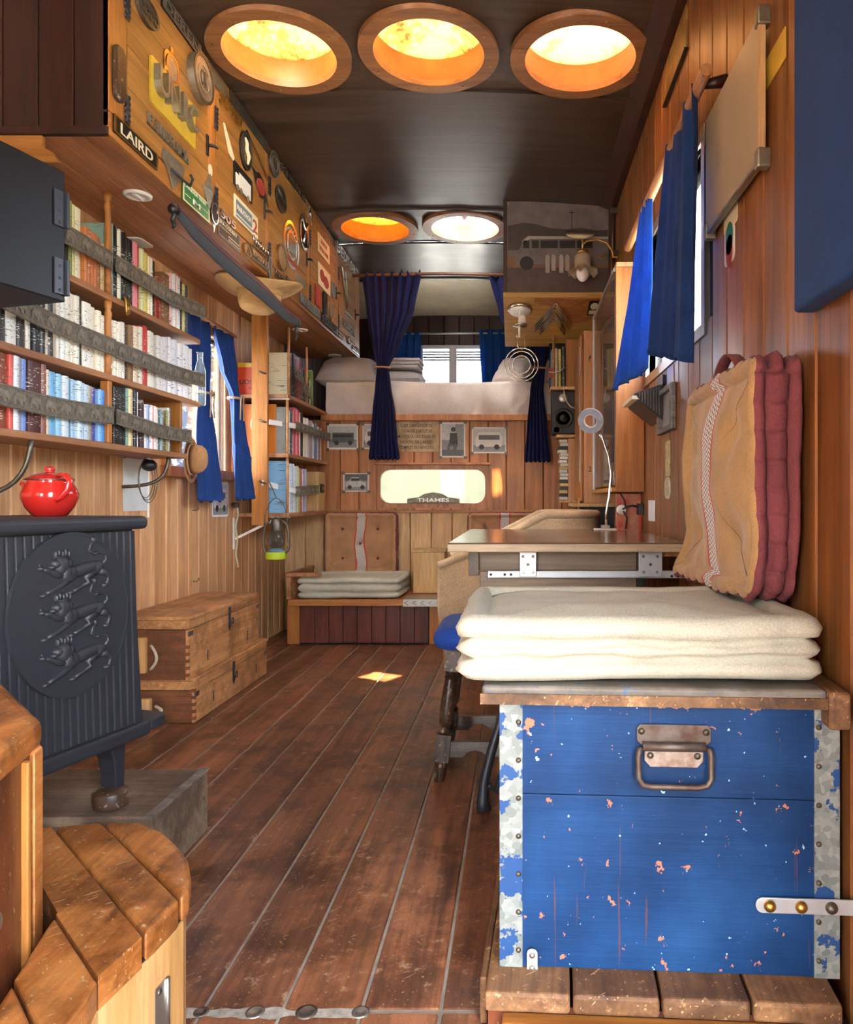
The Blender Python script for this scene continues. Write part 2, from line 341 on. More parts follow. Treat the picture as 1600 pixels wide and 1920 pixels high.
def book_mat():
    m, nt, b, nd, L = NT('book cover'); oi = nd('ObjectInfo'); tc = nd('TexCoord')
    v = coords(nd, L, (45, 8, 170)); n = nd('TexNoise', i2=1.6, i3=2.0); L(v, n.inputs['Vector'])
    lum = nd('RGBToBW'); L(oi.outputs['Color'], lum.inputs[0])
    inv = nd('Math', operation='LESS_THAN', i1=.16); L(lum.outputs[0], inv.inputs[0])
    ink = mixc(nd, L, inv.outputs[0], '#4b4540', '#cfc8b4')
    sx = nd('SeparateXYZ'); L(tc.outputs['Object'], sx.inputs[0])
    z1 = nd('Math', operation='PINGPONG', i1=.055); L(sx.outputs[2], z1.inputs[0])
    g = nd('Math', operation='GREATER_THAN', i1=.022); L(z1.outputs[0], g.inputs[0])
    t = nd('Math', operation='GREATER_THAN', i1=.62); L(n.outputs['Fac'], t.inputs[0])
    mm = nd('Math', operation='MULTIPLY'); L(g.outputs[0], mm.inputs[0]); L(t.outputs[0], mm.inputs[1])
    m2 = nd('Math', operation='MULTIPLY', i1=.8); L(mm.outputs[0], m2.inputs[0])
    c = mixc(nd, L, m2.outputs[0], oi.outputs['Color'], ink); L(c, b.inputs['Base Color']); b.inputs['Roughness'].default_value = .42
    return m
K['book'] = book_mat()
def plank_mesh(name, w, h, t, mat, axis='Z', ch=.005):
    """one board, length h along its axis, face looking along local -Y (Z boards), bevelled face edges"""
    P = [(-w/2, t), (-w/2, ch), (-w/2+ch, 0), (w/2-ch, 0), (w/2, ch), (w/2, t)]
    mb = MB(); n = len(P)
    vs = [(x, y, 0) for x, y in P]+[(x, y, h) for x, y in P]
    mb.add(vs, [tuple(range(n)), tuple(reversed(range(n, 2*n)))]+[(i, n+i, n+(i+1) % n, (i+1) % n) for i in range(n)])
    me = bpy.data.meshes.new(name); me.from_pydata([tuple(p) for p in mb.v], [], mb.f); me.materials.append(mat); me.update()
    return me

# ================================================================== the setting
g = MB().grid(40, 40, lambda u, v: (lerp(-40, 40, u), lerp(-40, 40, v), -.95+.05*noise.noise((u*30, v*30, 0))))
struct(g.build('ground', plain('pale gravel ground', '#b9b3a4', .95, var=.2, scale=3, bmp=.4)))

# floor: caulked boards
fl = struct(MB().box(XL-.06, XR+.06, Y0, YB+.05, -.06, -.0035).build('floor', K['caulk']))
PW = .1405
def floor_board(w, l):
    ch = .003; P = [(-w/2, -.003), (-w/2, 0), (-w/2+ch, .0035), (w/2-ch, .0035), (w/2, 0), (w/2, -.003)]; n = 6
    mb = MB().add([(x, 0, z) for x, z in P]+[(x, l, z) for x, z in P], [tuple(range(n)), tuple(reversed(range(n, 2*n)))]+[(i, n+i, n+(i+1) % n, (i+1) % n) for i in range(n)])
    me = bpy.data.meshes.new('plank'); me.from_pydata([tuple(p) for p in mb.v], [], mb.f); me.materials.append(W['floor']); me.update(); return me
fbA = floor_board(PW-.006, YB-1.305); fbB = floor_board(PW-.006, 1.29-Y0)
for i in range(-11, 6):
    xc = -.135+PW*(i+.5)
    if xc-PW/2 < XL-.12 or xc+PW/2 > XR+.12: continue
    share('plank', fbA, fl, (xc, 1.305, -.0035)); share('plank', fbB, fl, (xc, Y0, -.0035))
# the patched joint across the boards, grey filler with bolt holes
pj = MB()
pj.grid(40, 1, lambda u, v: (lerp(-.60, -.26, u), 1.29+(.012+.012*noise.noise((u*9, 3, 0)))*(2*v-1), .0012))
struct(pj.build('trim_1', plain('grey wood filler', '#a29a8e', .9, var=.25, scale=60, bmp=.5)))
bh = MB()
for k, (x, r) in enumerate(((-.555, .011), (-.46, .014), (-.37, .016), (-.275, .013))):
    q = MB().lathe([(r*1.15, 0), (r*1.2, .0014), (r*.8, .0022), (r*.75, .0008)], (x, 1.292, .0006), 16)
    q.build('bolt_head', [K['rust'], K['alu']][k % 2], bpy.data.objects['trim_1'], smooth=True)

def wall_boards(parent, side, a0, a1, pitch, zr, mat, t=.012, gap=.003, jitter=0):
    """upright boards; zr(a) gives the list of (z0, z1) pieces of the board centred at a"""
    cache = {}
    n = max(1, round((a1-a0)/pitch)); p = (a1-a0)/n
    for i in range(n):
        a = a0+p*(i+.5)
        for z0, z1 in zr(a):
            key = round(z1-z0, 3)
            if key not in cache: cache[key] = plank_mesh('plank', p-gap, z1-z0, t, mat)
            if side == 'L': share('plank', cache[key], parent, (XL, a, z0), (0, 0, pi/2))
            elif side == 'R': share('plank', cache[key], parent, (XR, a, z0), (0, 0, -pi/2))
            else: share('plank', cache[key], parent, (a, side, z0))
SD = (-1.5, -.18, 2.25)
LW = (3.40, 4.14, 1.06, 1.76); RW = (2.26, 3.24, 1.44, 2.0)
def shell(name, x0, x1, wnd, yend):
    y0, y1, z0, z1 = wnd; mb = MB()
    if x0 > 0: mb.box(x0, x1, Y0, SD[0], -.06, 2.75); mb.box(x0, x1, SD[0], SD[1], SD[2], 2.75); mb.box(x0, x1, SD[1], y0, -.06, 2.75)   # unseen side opening, added so daylight reaches the left-hand side
    else: mb.box(x0, x1, Y0, y0, -.06, 2.75)
    mb.box(x0, x1, y1, yend, -.06, 2.75); mb.box(x0, x1, y0, y1, -.06, z0); mb.box(x0, x1, y0, y1, z1, 2.75)
    return struct(mb.build(name, K['gap']))
wl = shell('wall_left', XL-.07, XL-.0125, LW, 6.75)
wr = shell('wall_right', XR+.0125, XR+.07, RW, 6.75)
wall_boards(wl, 'L', Y0+.02, YB, .1165, lambda a: [(0, LW[2]), (LW[3], 2.6)] if LW[0] < a < LW[1] else [(0, 2.6)], W['left'])
wall_boards(wr, 'R', Y0+.02, YB, .15, lambda a: [(0, RW[2]), (RW[3], 2.6)] if RW[0]-.05 < a < RW[1]+.05 else ([(SD[2], 2.6)] if SD[0]-.05 < a < SD[1]+.05 else [(0, 2.6)]), W['right'])
wall_boards(wl, 'L', YB, 6.65, .14, lambda a: [(1.45, 2.6)], W['dark'])
wall_boards(wr, 'R', YB, 6.65, .14, lambda a: [(1.45, 2.6)], W['dark'])

# bulkhead at the far end with the slot window
SX0, SX1, SZ0, SZ1 = -.965, -.215, .868, 1.125
mb = MB(); yb = YB+.0125
mb.box(XL-.07, SX0, yb, yb+.05, -.06, 1.47); mb.box(SX1, XR+.07, yb, yb+.05, -.06, 1.47)
mb.box(SX0, SX1, yb, yb+.05, -.06, SZ0); mb.box(SX0, SX1, yb, yb+.05, SZ1, 1.47)
wf = struct(mb.build('wall_front', K['gap']))
wall_boards(wf, YB, XL, XR, .128, lambda a: [(.83, SZ0-.02), (SZ1+.02, 1.46)] if SX0-.04 < a < SX1+.04 else [(.83, 1.46)], W['bulk'])
wall_boards(wf, YB-.014, XL, XR, .149, lambda a: [(0, .815)], W['pale'])
led = MB().box(XL, XR, YB-.03, YB+.002, .812, .832)
struct(led.build('trim_2', W['honeyX'], bevel=.003))
# shallow loft over the cab, where the bed lies
lf = MB().box(XL-.07, XR+.07, YB+.02, 6.75, 1.40, 1.455); struct(lf.build('trim_3', W['shelfX']))
BW = (-.885, -.285, 1.86, 2.30); YE = 6.65
mb = MB(); yb = YE+.0125
mb.box(XL-.07, BW[0], yb, yb+.05, 1.40, 2.75); mb.box(BW[1], XR+.07, yb, yb+.05, 1.40, 2.75)
mb.box(BW[0], BW[1], yb, yb+.05, 1.40, BW[2]); mb.box(BW[0], BW[1], yb, yb+.05, BW[3], 2.75)
wk = struct(mb.build('wall_back', K['gap']))
wall_boards(wk, YE, XL, XR, .137, lambda a: [(1.455, BW[2]), (BW[3], 2.6)] if BW[0] < a < BW[1] else [(1.455, 2.6)], W['dark'])

# rear wall behind the camera, its opening narrowed to hold back daylight on the chest
DR = (-1.25, -.85, 1.9); mb = MB()
mb.box(XL-.07, DR[0], Y0-.05, Y0, -.06, 2.75); mb.box(DR[1], XR+.07, Y0-.05, Y0, -.06, 2.75); mb.box(DR[0], DR[1], Y0-.05, Y0, DR[2], 2.75)
struct(mb.build('wall_rear', W['dark']))

# arched ceiling of ply sheets, with round openings for the skylights
RH = .215
SKY = [(-.915, 2.84), (-.34, 2.84), (.243, 2.84), (-.90, 4.67), (-.33, 4.67)]
ce = struct(MB().box(XL-.05, XR+.05, Y0, Y0+.04, 2.50, 2.72).build('ceiling', W['dark']))
def sheet(x0, x1, y0, y1, hole=None):
    mb = MB()
    if hole is None: mb.grid(12, 1, lambda u, v: (lerp(x0, x1, u), lerp(y0, y1, v), zc(lerp(x0, x1, u))))
    else:
        cx, cy = hole; n = 64
        def edge(t):
            dx, dy = cos(t), sin(t); k = 1e9
            if dx > 1e-9: k = min(k, (x1-cx)/dx)
            if dx < -1e-9: k = min(k, (x0-cx)/dx)
            if dy > 1e-9: k = min(k, (y1-cy)/dy)
            if dy < -1e-9: k = min(k, (y0-cy)/dy)
            return cx+dx*k, cy+dy*k
        corners = [math.atan2(y-cy, x-cx) % (2*pi) for x in (x0, x1) for y in (y0, y1)]
        ts = sorted(set([2*pi*k/n for k in range(n)]+corners))
        def fn(u, v):
            t = ts[min(len(ts)-1, round(u*len(ts))) % len(ts)]; ex, ey = edge(t)
            x = lerp(cx+RH*cos(t), ex, v); y = lerp(cy+RH*sin(t), ey, v); return (x, y, zc(x))
        mb.grid(len(ts), 5, fn, closeu=True)
    o = mb.build('ceiling_panel', W['ceil'], ce); return o
sheet(XL-.03, XR+.03, Y0, 2.56)
for (x0, x1), h in zip(((XL-.03, -.63), (-.63, -.05), (-.05, XR+.03)), SKY[:3]): sheet(x0, x1, 2.56, 3.12, h)
sheet(XL-.03, XR+.03, 3.12, 4.39)
for (x0, x1), h in zip(((XL-.03, -.62), (-.62, -.04)), SKY[3:]): sheet(x0, x1, 4.39, 4.95, h)
sheet(-.04, XR+.03, 4.39, 4.95); sheet(XL-.03, XR+.03, 4.95, 5.75)
lin = plain('cream loft lining', '#d8c298', .6, var=.1, scale=6)
o = MB().grid(12, 6, lambda u, v: (lerp(XL, XR, u), lerp(5.75, 6.66, v), zc(lerp(XL, XR, u))-.07*v*v)).build('ceiling_panel', lin, ce, smooth=True)
for y, w in ((3.12, .03), (4.39, .025), (4.965, .025), (5.75, .03)):
    b_ = MB().grid(12, 3, lambda u, v: (lerp(XL, XR, u), y+w*(-.5 if v < .5 else .5), zc(lerp(XL, XR, u))-(.012 if .2 < v < .8 else 0)))
    b_.build('ceiling_batten', W['ceil'], ce)
# beam along the top of the right-hand wall
tr = MB()
tr.prism([(XR-.105, 2.600), (XR-.035, 2.572), (XR, 2.572), (XR, 2.66), (XR-.105, 2.66)], Fr((0, Y0, 0), (1,0,0), (0,0,1), (0,1,0)), YB-Y0)
struct(tr.build('trim_4', W['dark'], bevel=.004))

# round skylights
def dome_mat(name, cols, clear=None, deb=.5, sheer=.12):
    m, nt, b, nd, L = NT(name); nt.nodes.remove(b)
    v = coords(nd, L, (1,1,1)); n = nd('TexNoise', i2=34.0, i3=8.0, i4=.75); L(v, n.inputs['Vector'])
    n2 = nd('TexNoise', i2=6.0, i3=3.0); L(v, n2.inputs['Vector'])
    r = ramp(nd, [(deb-.10, cols[0]), (deb-.01, cols[1]), (deb+.07, cols[2])])
    av = mixc(nd, L, .5, n.outputs['Fac'], n2.outputs['Fac']); L(av, r.inputs[0])
    tl = nd('BsdfTranslucent'); L(r.outputs[0], tl.inputs[0])
    tp = nd('BsdfTransparent'); L(r.outputs[0], tp.inputs[0]); a = nd('MixShader', i0=sheer); L(tl.outputs[0], a.inputs[1]); L(tp.outputs[0], a.inputs[2])
    gl = nd('BsdfGlossy'); gl.inputs['Roughness'].default_value = .15; q = nd('MixShader', i0=.06); L(a.outputs[0], q.inputs[1]); L(gl.outputs[0], q.inputs[2])
    out = q.outputs[0]
    if clear:                                    # added clear patch, out of view, that lets a sunbeam through
        tc = nd('TexCoord'); s1 = nd('VectorMath', operation='SUBTRACT'); L(tc.outputs['Object'], s1.inputs[0]); s1.inputs[1].default_value = (clear[0], clear[1], 0)
        rt = nd('VectorRotate', rotation_type='Z_AXIS'); rt.inputs['Angle'].default_value = clear[4]; L(s1.outputs[0], rt.inputs[0])
        sp = nd('SeparateXYZ'); L(rt.outputs[0], sp.inputs[0]); f = None
        for i, lim in ((0, clear[2]), (1, clear[3])):
            ab = nd('Math', operation='ABSOLUTE'); L(sp.outputs[i], ab.inputs[0]); lt = nd('Math', operation='LESS_THAN', i1=lim); L(ab.outputs[0], lt.inputs[0])
            if f is None: f = lt.outputs[0]
            else:
                mu = nd('Math', operation='MULTIPLY'); L(f, mu.inputs[0]); L(lt.outputs[0], mu.inputs[1]); f = mu.outputs[0]
        t2 = nd('BsdfTransparent'); t2.inputs[0].default_value = (1, .84, .6, 1); mx = nd('MixShader'); L(f, mx.inputs[0]); L(out, mx.inputs[1]); L(t2.outputs[0], mx.inputs[2]); out = mx.outputs[0]
    L(out, nt.nodes['Material Output'].inputs[0]); return m
amb = ['#1e1204', '#45300e', '#5a421e']
DM = [dome_mat('amber dome', amb, (-.035, -.115, .085, .062, .5)), dome_mat('amber dome middle', amb, None, .48), dome_mat('amber dome pale', ['#38220c', '#4c3016', '#5a3e22'], None, .42),
      dome_mat('amber dome deep', ['#2c1804', '#523006', '#6e4c0c'], None, .5), dome_mat('clear dome', ['#888c90', '#a4a8aa', '#b8b8b8'], (.03, -.188, .035, .03, 0), .45, .06)]
SL = ['left-hand amber skylight of the front row, next to the badge cupboard', 'middle amber skylight of the front row, largest bright circle', 'right-hand amber skylight of the front row, near the curtain wall',
      'deep orange skylight in the far row, dimmer of the two', 'white clear skylight in the far row with a brown strip']
for i, (x, y) in enumerate(SKY):
    z = zc(x); t = thing('skylight', SL[i], 'skylight', (x, y, z-.03), group='round ceiling skylights')
    MB().ring(f_under(x, y, z+.004), .27, RH-.002, .024, 0, 64).build('ring', K['copper'], t, smooth='auto', bevel=.003)
    MB().lathe([(RH, z-.012), (RH, z+.10)], (x, y, 0), 64, cap=False).build('shaft', plain('amber glow shaft', '#b9682c', .4, var=.15, scale=10), t, smooth=True)  # orange light of the domes put into the shaft colour
    MB().lathe([(RH+.012, z+.10)]+[((RH+.012)*cos(a*pi/16), z+.10+.07*sin(a*pi/16)) for a in range(1, 9)], (x, y, 0), 48, cap=False).build('dome', DM[i], t, smooth=True, loc=(x, y, z))
    for k in range(8):
        a = 2*pi*k/8+.3; MB().lathe([(.005, 0), (.005, .003), (.0, .004)], n=8, fr=f_under(x+.245*cos(a), y+.245*sin(a), z-.02)).build('screw', K['brass'], t)
    if i == 4:
        MB().grid(10, 1, lambda u, v: (x-.03+.03*sin(u*3)+(v-.5)*.05, lerp(y-.2, y+.2, u), z+.115+.035*sin(u*pi))).build('strip', K['redpaint'], t, solid=.004)

# left-hand wall window
def win_glass(): return pane_mat('window glass', (.96,.98,1,1), clear=.992)
K['glass'] = win_glass(); K['dusty'] = pane_mat('dusty glass', (.9,.95,1,1), clear=.45, tcol=(.95,.98,1,1))
w1 = struct(thing('window_1', '', '', (XL, 3.77, LW[2]))); del w1['label']; del w1['category']
fr = MB().box(XL-.06, XL+.022, LW[0]-.05, LW[0], LW[2]-.05, LW[3]+.05); fr.build('frame', W['bulk'], w1, bevel=.003)
for y in (LW[1],): MB().box(XL-.06, XL+.022, y, y+.05, LW[2]-.05, LW[3]+.05).build('frame', W['bulk'], w1, bevel=.003)
MB().box(XL-.06, XL+.022, LW[0], LW[1], LW[3], LW[3]+.05).build('frame', W['bulk'], w1, bevel=.003)
MB().box(XL-.06, XL+.04, LW[0]-.06, LW[1]+.06, LW[2]-.05, LW[2]).build('window_sill', W['bulk'], w1, bevel=.003)
MB().box(XL-.05, XL+.005, 3.80, 3.83, LW[2], LW[3]).build('mullion', W['bulk'], w1, bevel=.003)
MB().box(XL-.040, XL-.036, LW[0], LW[1], LW[2], LW[3]).build('pane', K['glass'], w1)
# right-hand wall window
w2 = struct(thing('window_2', '', '', (XR, 2.74, RW[2]))); del w2['label']; del w2['category']
for y0, y1, z0, z1 in ((RW[0]-.04, RW[0], RW[2]-.04, RW[3]+.04), (RW[1], RW[1]+.04, RW[2]-.04, RW[3]+.04), (RW[0], RW[1], RW[3], RW[3]+.04), (RW[0], RW[1], RW[2]-.04, RW[2])):
    MB().box(XR-.006, XR+.06, y0, y1, z0, z1).build('frame', K['alu'], w2, bevel=.002)
MB().box(XR+.04, XR+.044, RW[0], RW[1], RW[2], RW[3]).build('pane', K['glass'], w2)
# slot window in the bulkhead: timber frame with rounded opening
def rrect(w, h, r, n=6, cx=0, cy=0):
    P = []
    for k, (sx, sy) in enumerate(((1,1),(-1,1),(-1,-1),(1,-1))):
        for i in range(n+1):
            a = pi/2*(k+i/n); P.append((cx+sx*(w/2-r)+r*cos(a), cy+sy*(h/2-r)+r*sin(a)))
    return P
def rr_frame(mb, fr, wo, ho, ro, wi, hi, ri, t, w0=0):
    A, B_ = rrect(wo, ho, ro), rrect(wi, hi, ri); n = len(A)
    mb.add([fr.p(a, b, w0) for a, b in A]+[fr.p(a, b, w0+t) for a, b in A]+[fr.p(a, b, w0+t) for a, b in B_]+[fr.p(a, b, w0) for a, b in B_],
           [(k*n+i, k*n+(i+1) % n, ((k+1) % 4)*n+(i+1) % n, ((k+1) % 4)*n+i) for k in range(4) for i in range(n)])
    return mb
sc_, sz_ = (SX0+SX1)/2, (SZ0+SZ1)/2
w3 = struct(thing('window_3', '', '', (sc_, YB, SZ0))); del w3['label']; del w3['category']
f3 = f_back(sc_, YB, sz_)
rr_frame(MB(), f3, .80, .315, .006, .735, .235, .07, .016, -.02).build('frame', W['bulk'], w3, bevel=.002)
MB().fbox(f3, -.405, .405, .150, .166, -.01, .035).build('drip_ledge', W['bulk'], w3, bevel=.002)
rr_frame(MB(), f3, .75, .25, .075, .725, .225, .066, .006, -.016).build('rubber_seal', K['alu'], w3)
MB().prism(rrect(.735, .235, .07), f3, .004, -.03).build('pane', pane_mat('cab daylight slot pane', (.95,1,.97,1), clear=.10, tcol=(.36,.38,.30,1)), w3)  # milky pane stands in for daylight seen through the cab
# loft window, white sliding frame
w4 = struct(thing('window_4', '', '', (-.585, YE, BW[2]))); del w4['label']; del w4['category']
wm = plain('white upvc', '#e8eaec', .35, var=.02)
for u0, u1, v0, v1 in ((BW[0], BW[0]+.035, BW[2], BW[3]), (BW[1]-.035, BW[1], BW[2], BW[3]), (BW[0]+.035, BW[1]-.035, BW[3]-.035, BW[3]), (BW[0]+.035, BW[1]-.035, BW[2], BW[2]+.04), (-.615, -.545, BW[2]+.04, BW[3]-.035)):
    MB().box(u0, u1, YE-.015, YE+.04, v0, v1).build('frame', wm, w4, bevel=.004)
for a, b in ((BW[0]+.035, -.615), (-.545, BW[1]-.035)):
    MB().box(a, b, YE+.018, YE+.022, BW[2]+.04, BW[3]-.035).build('pane', K['glass'], w4)
    for k in range(4): MB().box(a, b, YE+.004, YE+.012, BW[3]-.05-.024*k-.02, BW[3]-.05-.024*k).build('blind_slat', wm, w4, bevel=.003)

# greenery beyond the left-hand window
def leafy(name, label, c, rad, n, col, seed):
    rnd = random.Random(seed); t = thing(name, label, 'tree', (c[0], c[1], -.95))
    MB().tube([(c[0], c[1], -.95), (c[0]+.1, c[1], c[2]*.5), (c[0], c[1], c[2])], [.14, .11, .06], 8).build('trunk', W['oak'], t, smooth=True)
    mb = MB()
    for i in range(n):
        d = Vector((rnd.gauss(0, 1), rnd.gauss(0, 1), rnd.gauss(0, 1))).normalized()*rnd.uniform(.55, 1)
        p = Vector(c)+Vector((d.x*rad[0], d.y*rad[1], d.z*rad[2])); s = rnd.uniform(.05, .11)
        a = Vector((rnd.uniform(-1,1), rnd.uniform(-1,1), rnd.uniform(-1,1))).normalized(); b = a.orthogonal().normalized()
        mb.add([p-a*s, p+b*s*.5, p+a*s, p-b*s*.5], [(0,1,2,3)])
    o = mb.build('foliage', plain(col+' leaves', col, .6, var=.3, scale=2, trans=.3), t); o['kind'] = 'stuff'
leafy('tree', 'leafy green tree seen through the window by the tied blue curtains', (-4.35, 10.3, 2.1), (1.5, 1.9, 2.0), 7000, '#20291a', 3)

# ================================================================== large furniture
def clip(poly, n, c):                            # keep the side n.p >= c of a flat outline
    out = []
    for i in range(len(poly)):
        a, b = poly[i], poly[(i+1) % len(poly)]; da = a[0]*n[0]+a[1]*n[1]-c; db = b[0]*n[0]+b[1]*n[1]-c
        if da >= 0: out.append(a)
        if (da >= 0) != (db >= 0): t = da/(da-db); out.append((a[0]+(b[0]-a[0])*t, a[1]+(b[1]-a[1])*t))
    return out
def cushion(mb, fr, w, d, h, r=.034, tufts=(), puff=.016, seed=0, N=220, warp=None, lam=.062, mside=1, m=12, amp=1.0, crease=.002):
    """stitched box cushion with a rolled edge above and below, lying in the u-v plane of a frame"""
    per = []; L_ = 2*(w+d); c = .035
    P = rrect(w, d, c, 8)
    seg = []; tot = 0
    for i in range(len(P)):
        a, b = P[i], P[(i+1) % len(P)]; l = math.hypot(b[0]-a[0], b[1]-a[1]); seg.append((tot, l, a, b)); tot += l
    for k in range(N):
        s = tot*k/N
        for t0, l, a, b in seg:
            if t0 <= s < t0+l or (a, b) == seg[-1][2:]:
                t = (s-t0)/max(l, 1e-9); x, y = lerp(a[0], b[0], t), lerp(a[1], b[1], t); tx, ty = (b[0]-a[0])/max(l, 1e-9), (b[1]-a[1])/max(l, 1e-9)
                per.append((x, y, ty, -tx, s)); break
    prof = [(-r*1.25, h-.016, 0), (-r*1.0, h+.001, 0), (-r*.55, h+.005, 0), (-r*.12, h-.004, 0), (.004, h-r*.5, 1), (-.002, h-r*.88, 1), (-.022, h-r*1.05, 1),
            (-.004, h-r*1.3, 1), (.004, h*.5, 1), (-.004, r*1.3, 1), (-.022, r*1.05, 1), (-.002, r*.88, 1), (.004, r*.5, 1), (-.012, .004, 0), (-r, 0, 0)]
    if h-2*r < .02: prof = [(o, z, 0) for o, z, _ in prof]
    def put(x, y, z):
        q = Vector((x, y, z))
        if warp: q = warp(q)
        return fr.p(*q)
    base = len(mb.v); M_ = len(prof)
    for j, (o, z, _) in enumerate(prof):
        for (x, y, nx, ny, s) in per:
            st = abs(sin(pi*s/lam)); pf = .0035*(st**.5-.6)*amp
            wob = .004*noise.noise((s*9, j*.5, seed))*amp
            if 7 <= j <= 9: wob -= crease*math.exp(-(st/.2)**2)
            oo = o+(pf if j in (2, 3, 4, 5, 11, 12) else (-pf*.3 if j in (6, 10) else pf*.4))+wob
            zz = z+(.005*noise.noise((s*14, 5.5, seed))*amp if j in (6, 7) else (.005*noise.noise((s*14, 9.5, seed))*amp if j in (9, 10) else 0))+.003*noise.noise((s*6, 2, seed+j*.1))*amp
            mb.v.append(put(x+nx*oo, y+ny*oo, zz))
    for j in range(M_-1):
        mi = mside if prof[j][2]+prof[j+1][2] >= 1 else 0
        for k in range(N): mb.f.append((base+j*N+k, base+j*N+(k+1) % N, base+(j+1)*N+(k+1) % N, base+(j+1)*N+k)); mb.m.append(mi)
    ring_prev = base
    o0, z0, _ = prof[0]
    for q in range(1, m+1):
        s_ = 1-q/m; b2 = len(mb.v)
        for (x, y, nx, ny, s) in per:
            px, py = (x+nx*o0)*s_, (y+ny*o0)*s_
            zz = z0+puff*(1-s_**2.2)**.5*1.2+.004*noise.noise((px*14, py*14, seed))*amp
            for tx, ty in tufts: zz -= .020*math.exp(-((px-tx)**2+(py-ty)**2)/.0016)+.006*math.exp(-((px-tx)**2+(py-ty)**2)/.008)
            mb.v.append(put(px, py, zz))
        for k in range(N): mb.f.append((ring_prev+k, b2+k, b2+(k+1) % N, ring_prev+(k+1) % N)); mb.m.append(0)
        ring_prev = b2
    lb = base+(M_-1)*N
    mb.f.append(tuple(lb+k for k in range(N))); mb.m.append(0)
    return mb
def striped(name, axis, col='#b98a5f'):
    m, nt, b, nd, L = NT(name); tc = nd('TexCoord'); sp = nd('SeparateXYZ'); L(tc.outputs['Object'], sp.inputs[0])
    n = nd('TexNoise', i2=10.0, i3=4.0); L(tc.outputs['Object'], n.inputs['Vector'])
    wv = nd('TexNoise', i2=240.0, i3=2.0); L(tc.outputs['Object'], wv.inputs['Vector'])
    nl = nd('TexNoise', i2=7.0, i3=1.0); L(tc.outputs['Object'], nl.inputs['Vector'])
    off = nd('Math', operation='MULTIPLY_ADD', i1=.05, i2=-.025); L(nl.outputs['Fac'], off.inputs[0])
    a = nd('Math', operation='ADD'); L(sp.outputs['XYZ'.index(axis)], a.inputs[0]); L(off.outputs[0], a.inputs[1])
    ab = nd('Math', operation='ABSOLUTE'); L(a.outputs[0], ab.inputs[0])
    pp = nd('Math', operation='PINGPONG', i1=.011); L(a.outputs[0], pp.inputs[0])
    zz = nd('Math', operation='ADD'); L(sp.outputs[2], zz.inputs[0]); L(pp.outputs[0], zz.inputs[1])
    fr_ = nd('Math', operation='MULTIPLY', i1=95.0); L(zz.outputs[0], fr_.inputs[0]); fc = nd('Math', operation='FRACT'); L(fr_.outputs[0], fc.inputs[0])
    lt = nd('Math', operation='LESS_THAN', i1=.42); L(fc.outputs[0], lt.inputs[0])
    r = ramp(nd, [(.3, tuple(x*.78 for x in hx(col)[:3])+(1,)), (.65, hx(col))]); L(n.outputs['Fac'], r.inputs[0])
    chev = mixc(nd, L, lt.outputs[0], '#d9d3cc', '#6b5c5c')
    w1_ = nd('Math', operation='LESS_THAN', i1=.030); L(ab.outputs[0], w1_.inputs[0]); w2_ = nd('Math', operation='LESS_THAN', i1=.039); L(ab.outputs[0], w2_.inputs[0])
    c = mixc(nd, L, w2_.outputs[0], r.outputs[0], '#b5442a'); c = mixc(nd, L, w1_.outputs[0], c, chev)
    c = mixc(nd, L, .3, c, wv.outputs['Fac'], 'OVERLAY'); L(c, b.inputs['Base Color']); b.inputs['Roughness'].default_value = .9; b.inputs['Sheen Weight'].default_value = .2
    bump(nd, L, b, n.outputs['Fac'], .5, .008); return m
B['stripeY'] = striped('tan cotton with woven stripe', 'Y', '#b18c5c'); B['stripeX'] = striped('tan cotton with a chevron stripe', 'X', '#ae805a')

# --- plinth under the chest
CH = R(-3.4)
t = thing('plinth', 'low worn timber plinth under the blue chest', 'plinth', (-.055, 1.215, 0), CH)
MB().box(.005, .585, .02, .78, 0, .055).build('frame', W['brownold'], t)
for i in range(4):
    MB().box(i*.146+.001, i*.146+.142, 0, .78, .055, .088).build('plank', W['plinth'], t, bevel=.006, seg=3)
MB().box(.03, .585, -.012, .02, .012, .045).build('nosing', W['honeyX'], t, bevel=.004)
MB().box(-.012, .0, .05, .78, 0, .08).build('side_board', W['plinth'], t, bevel=.003)

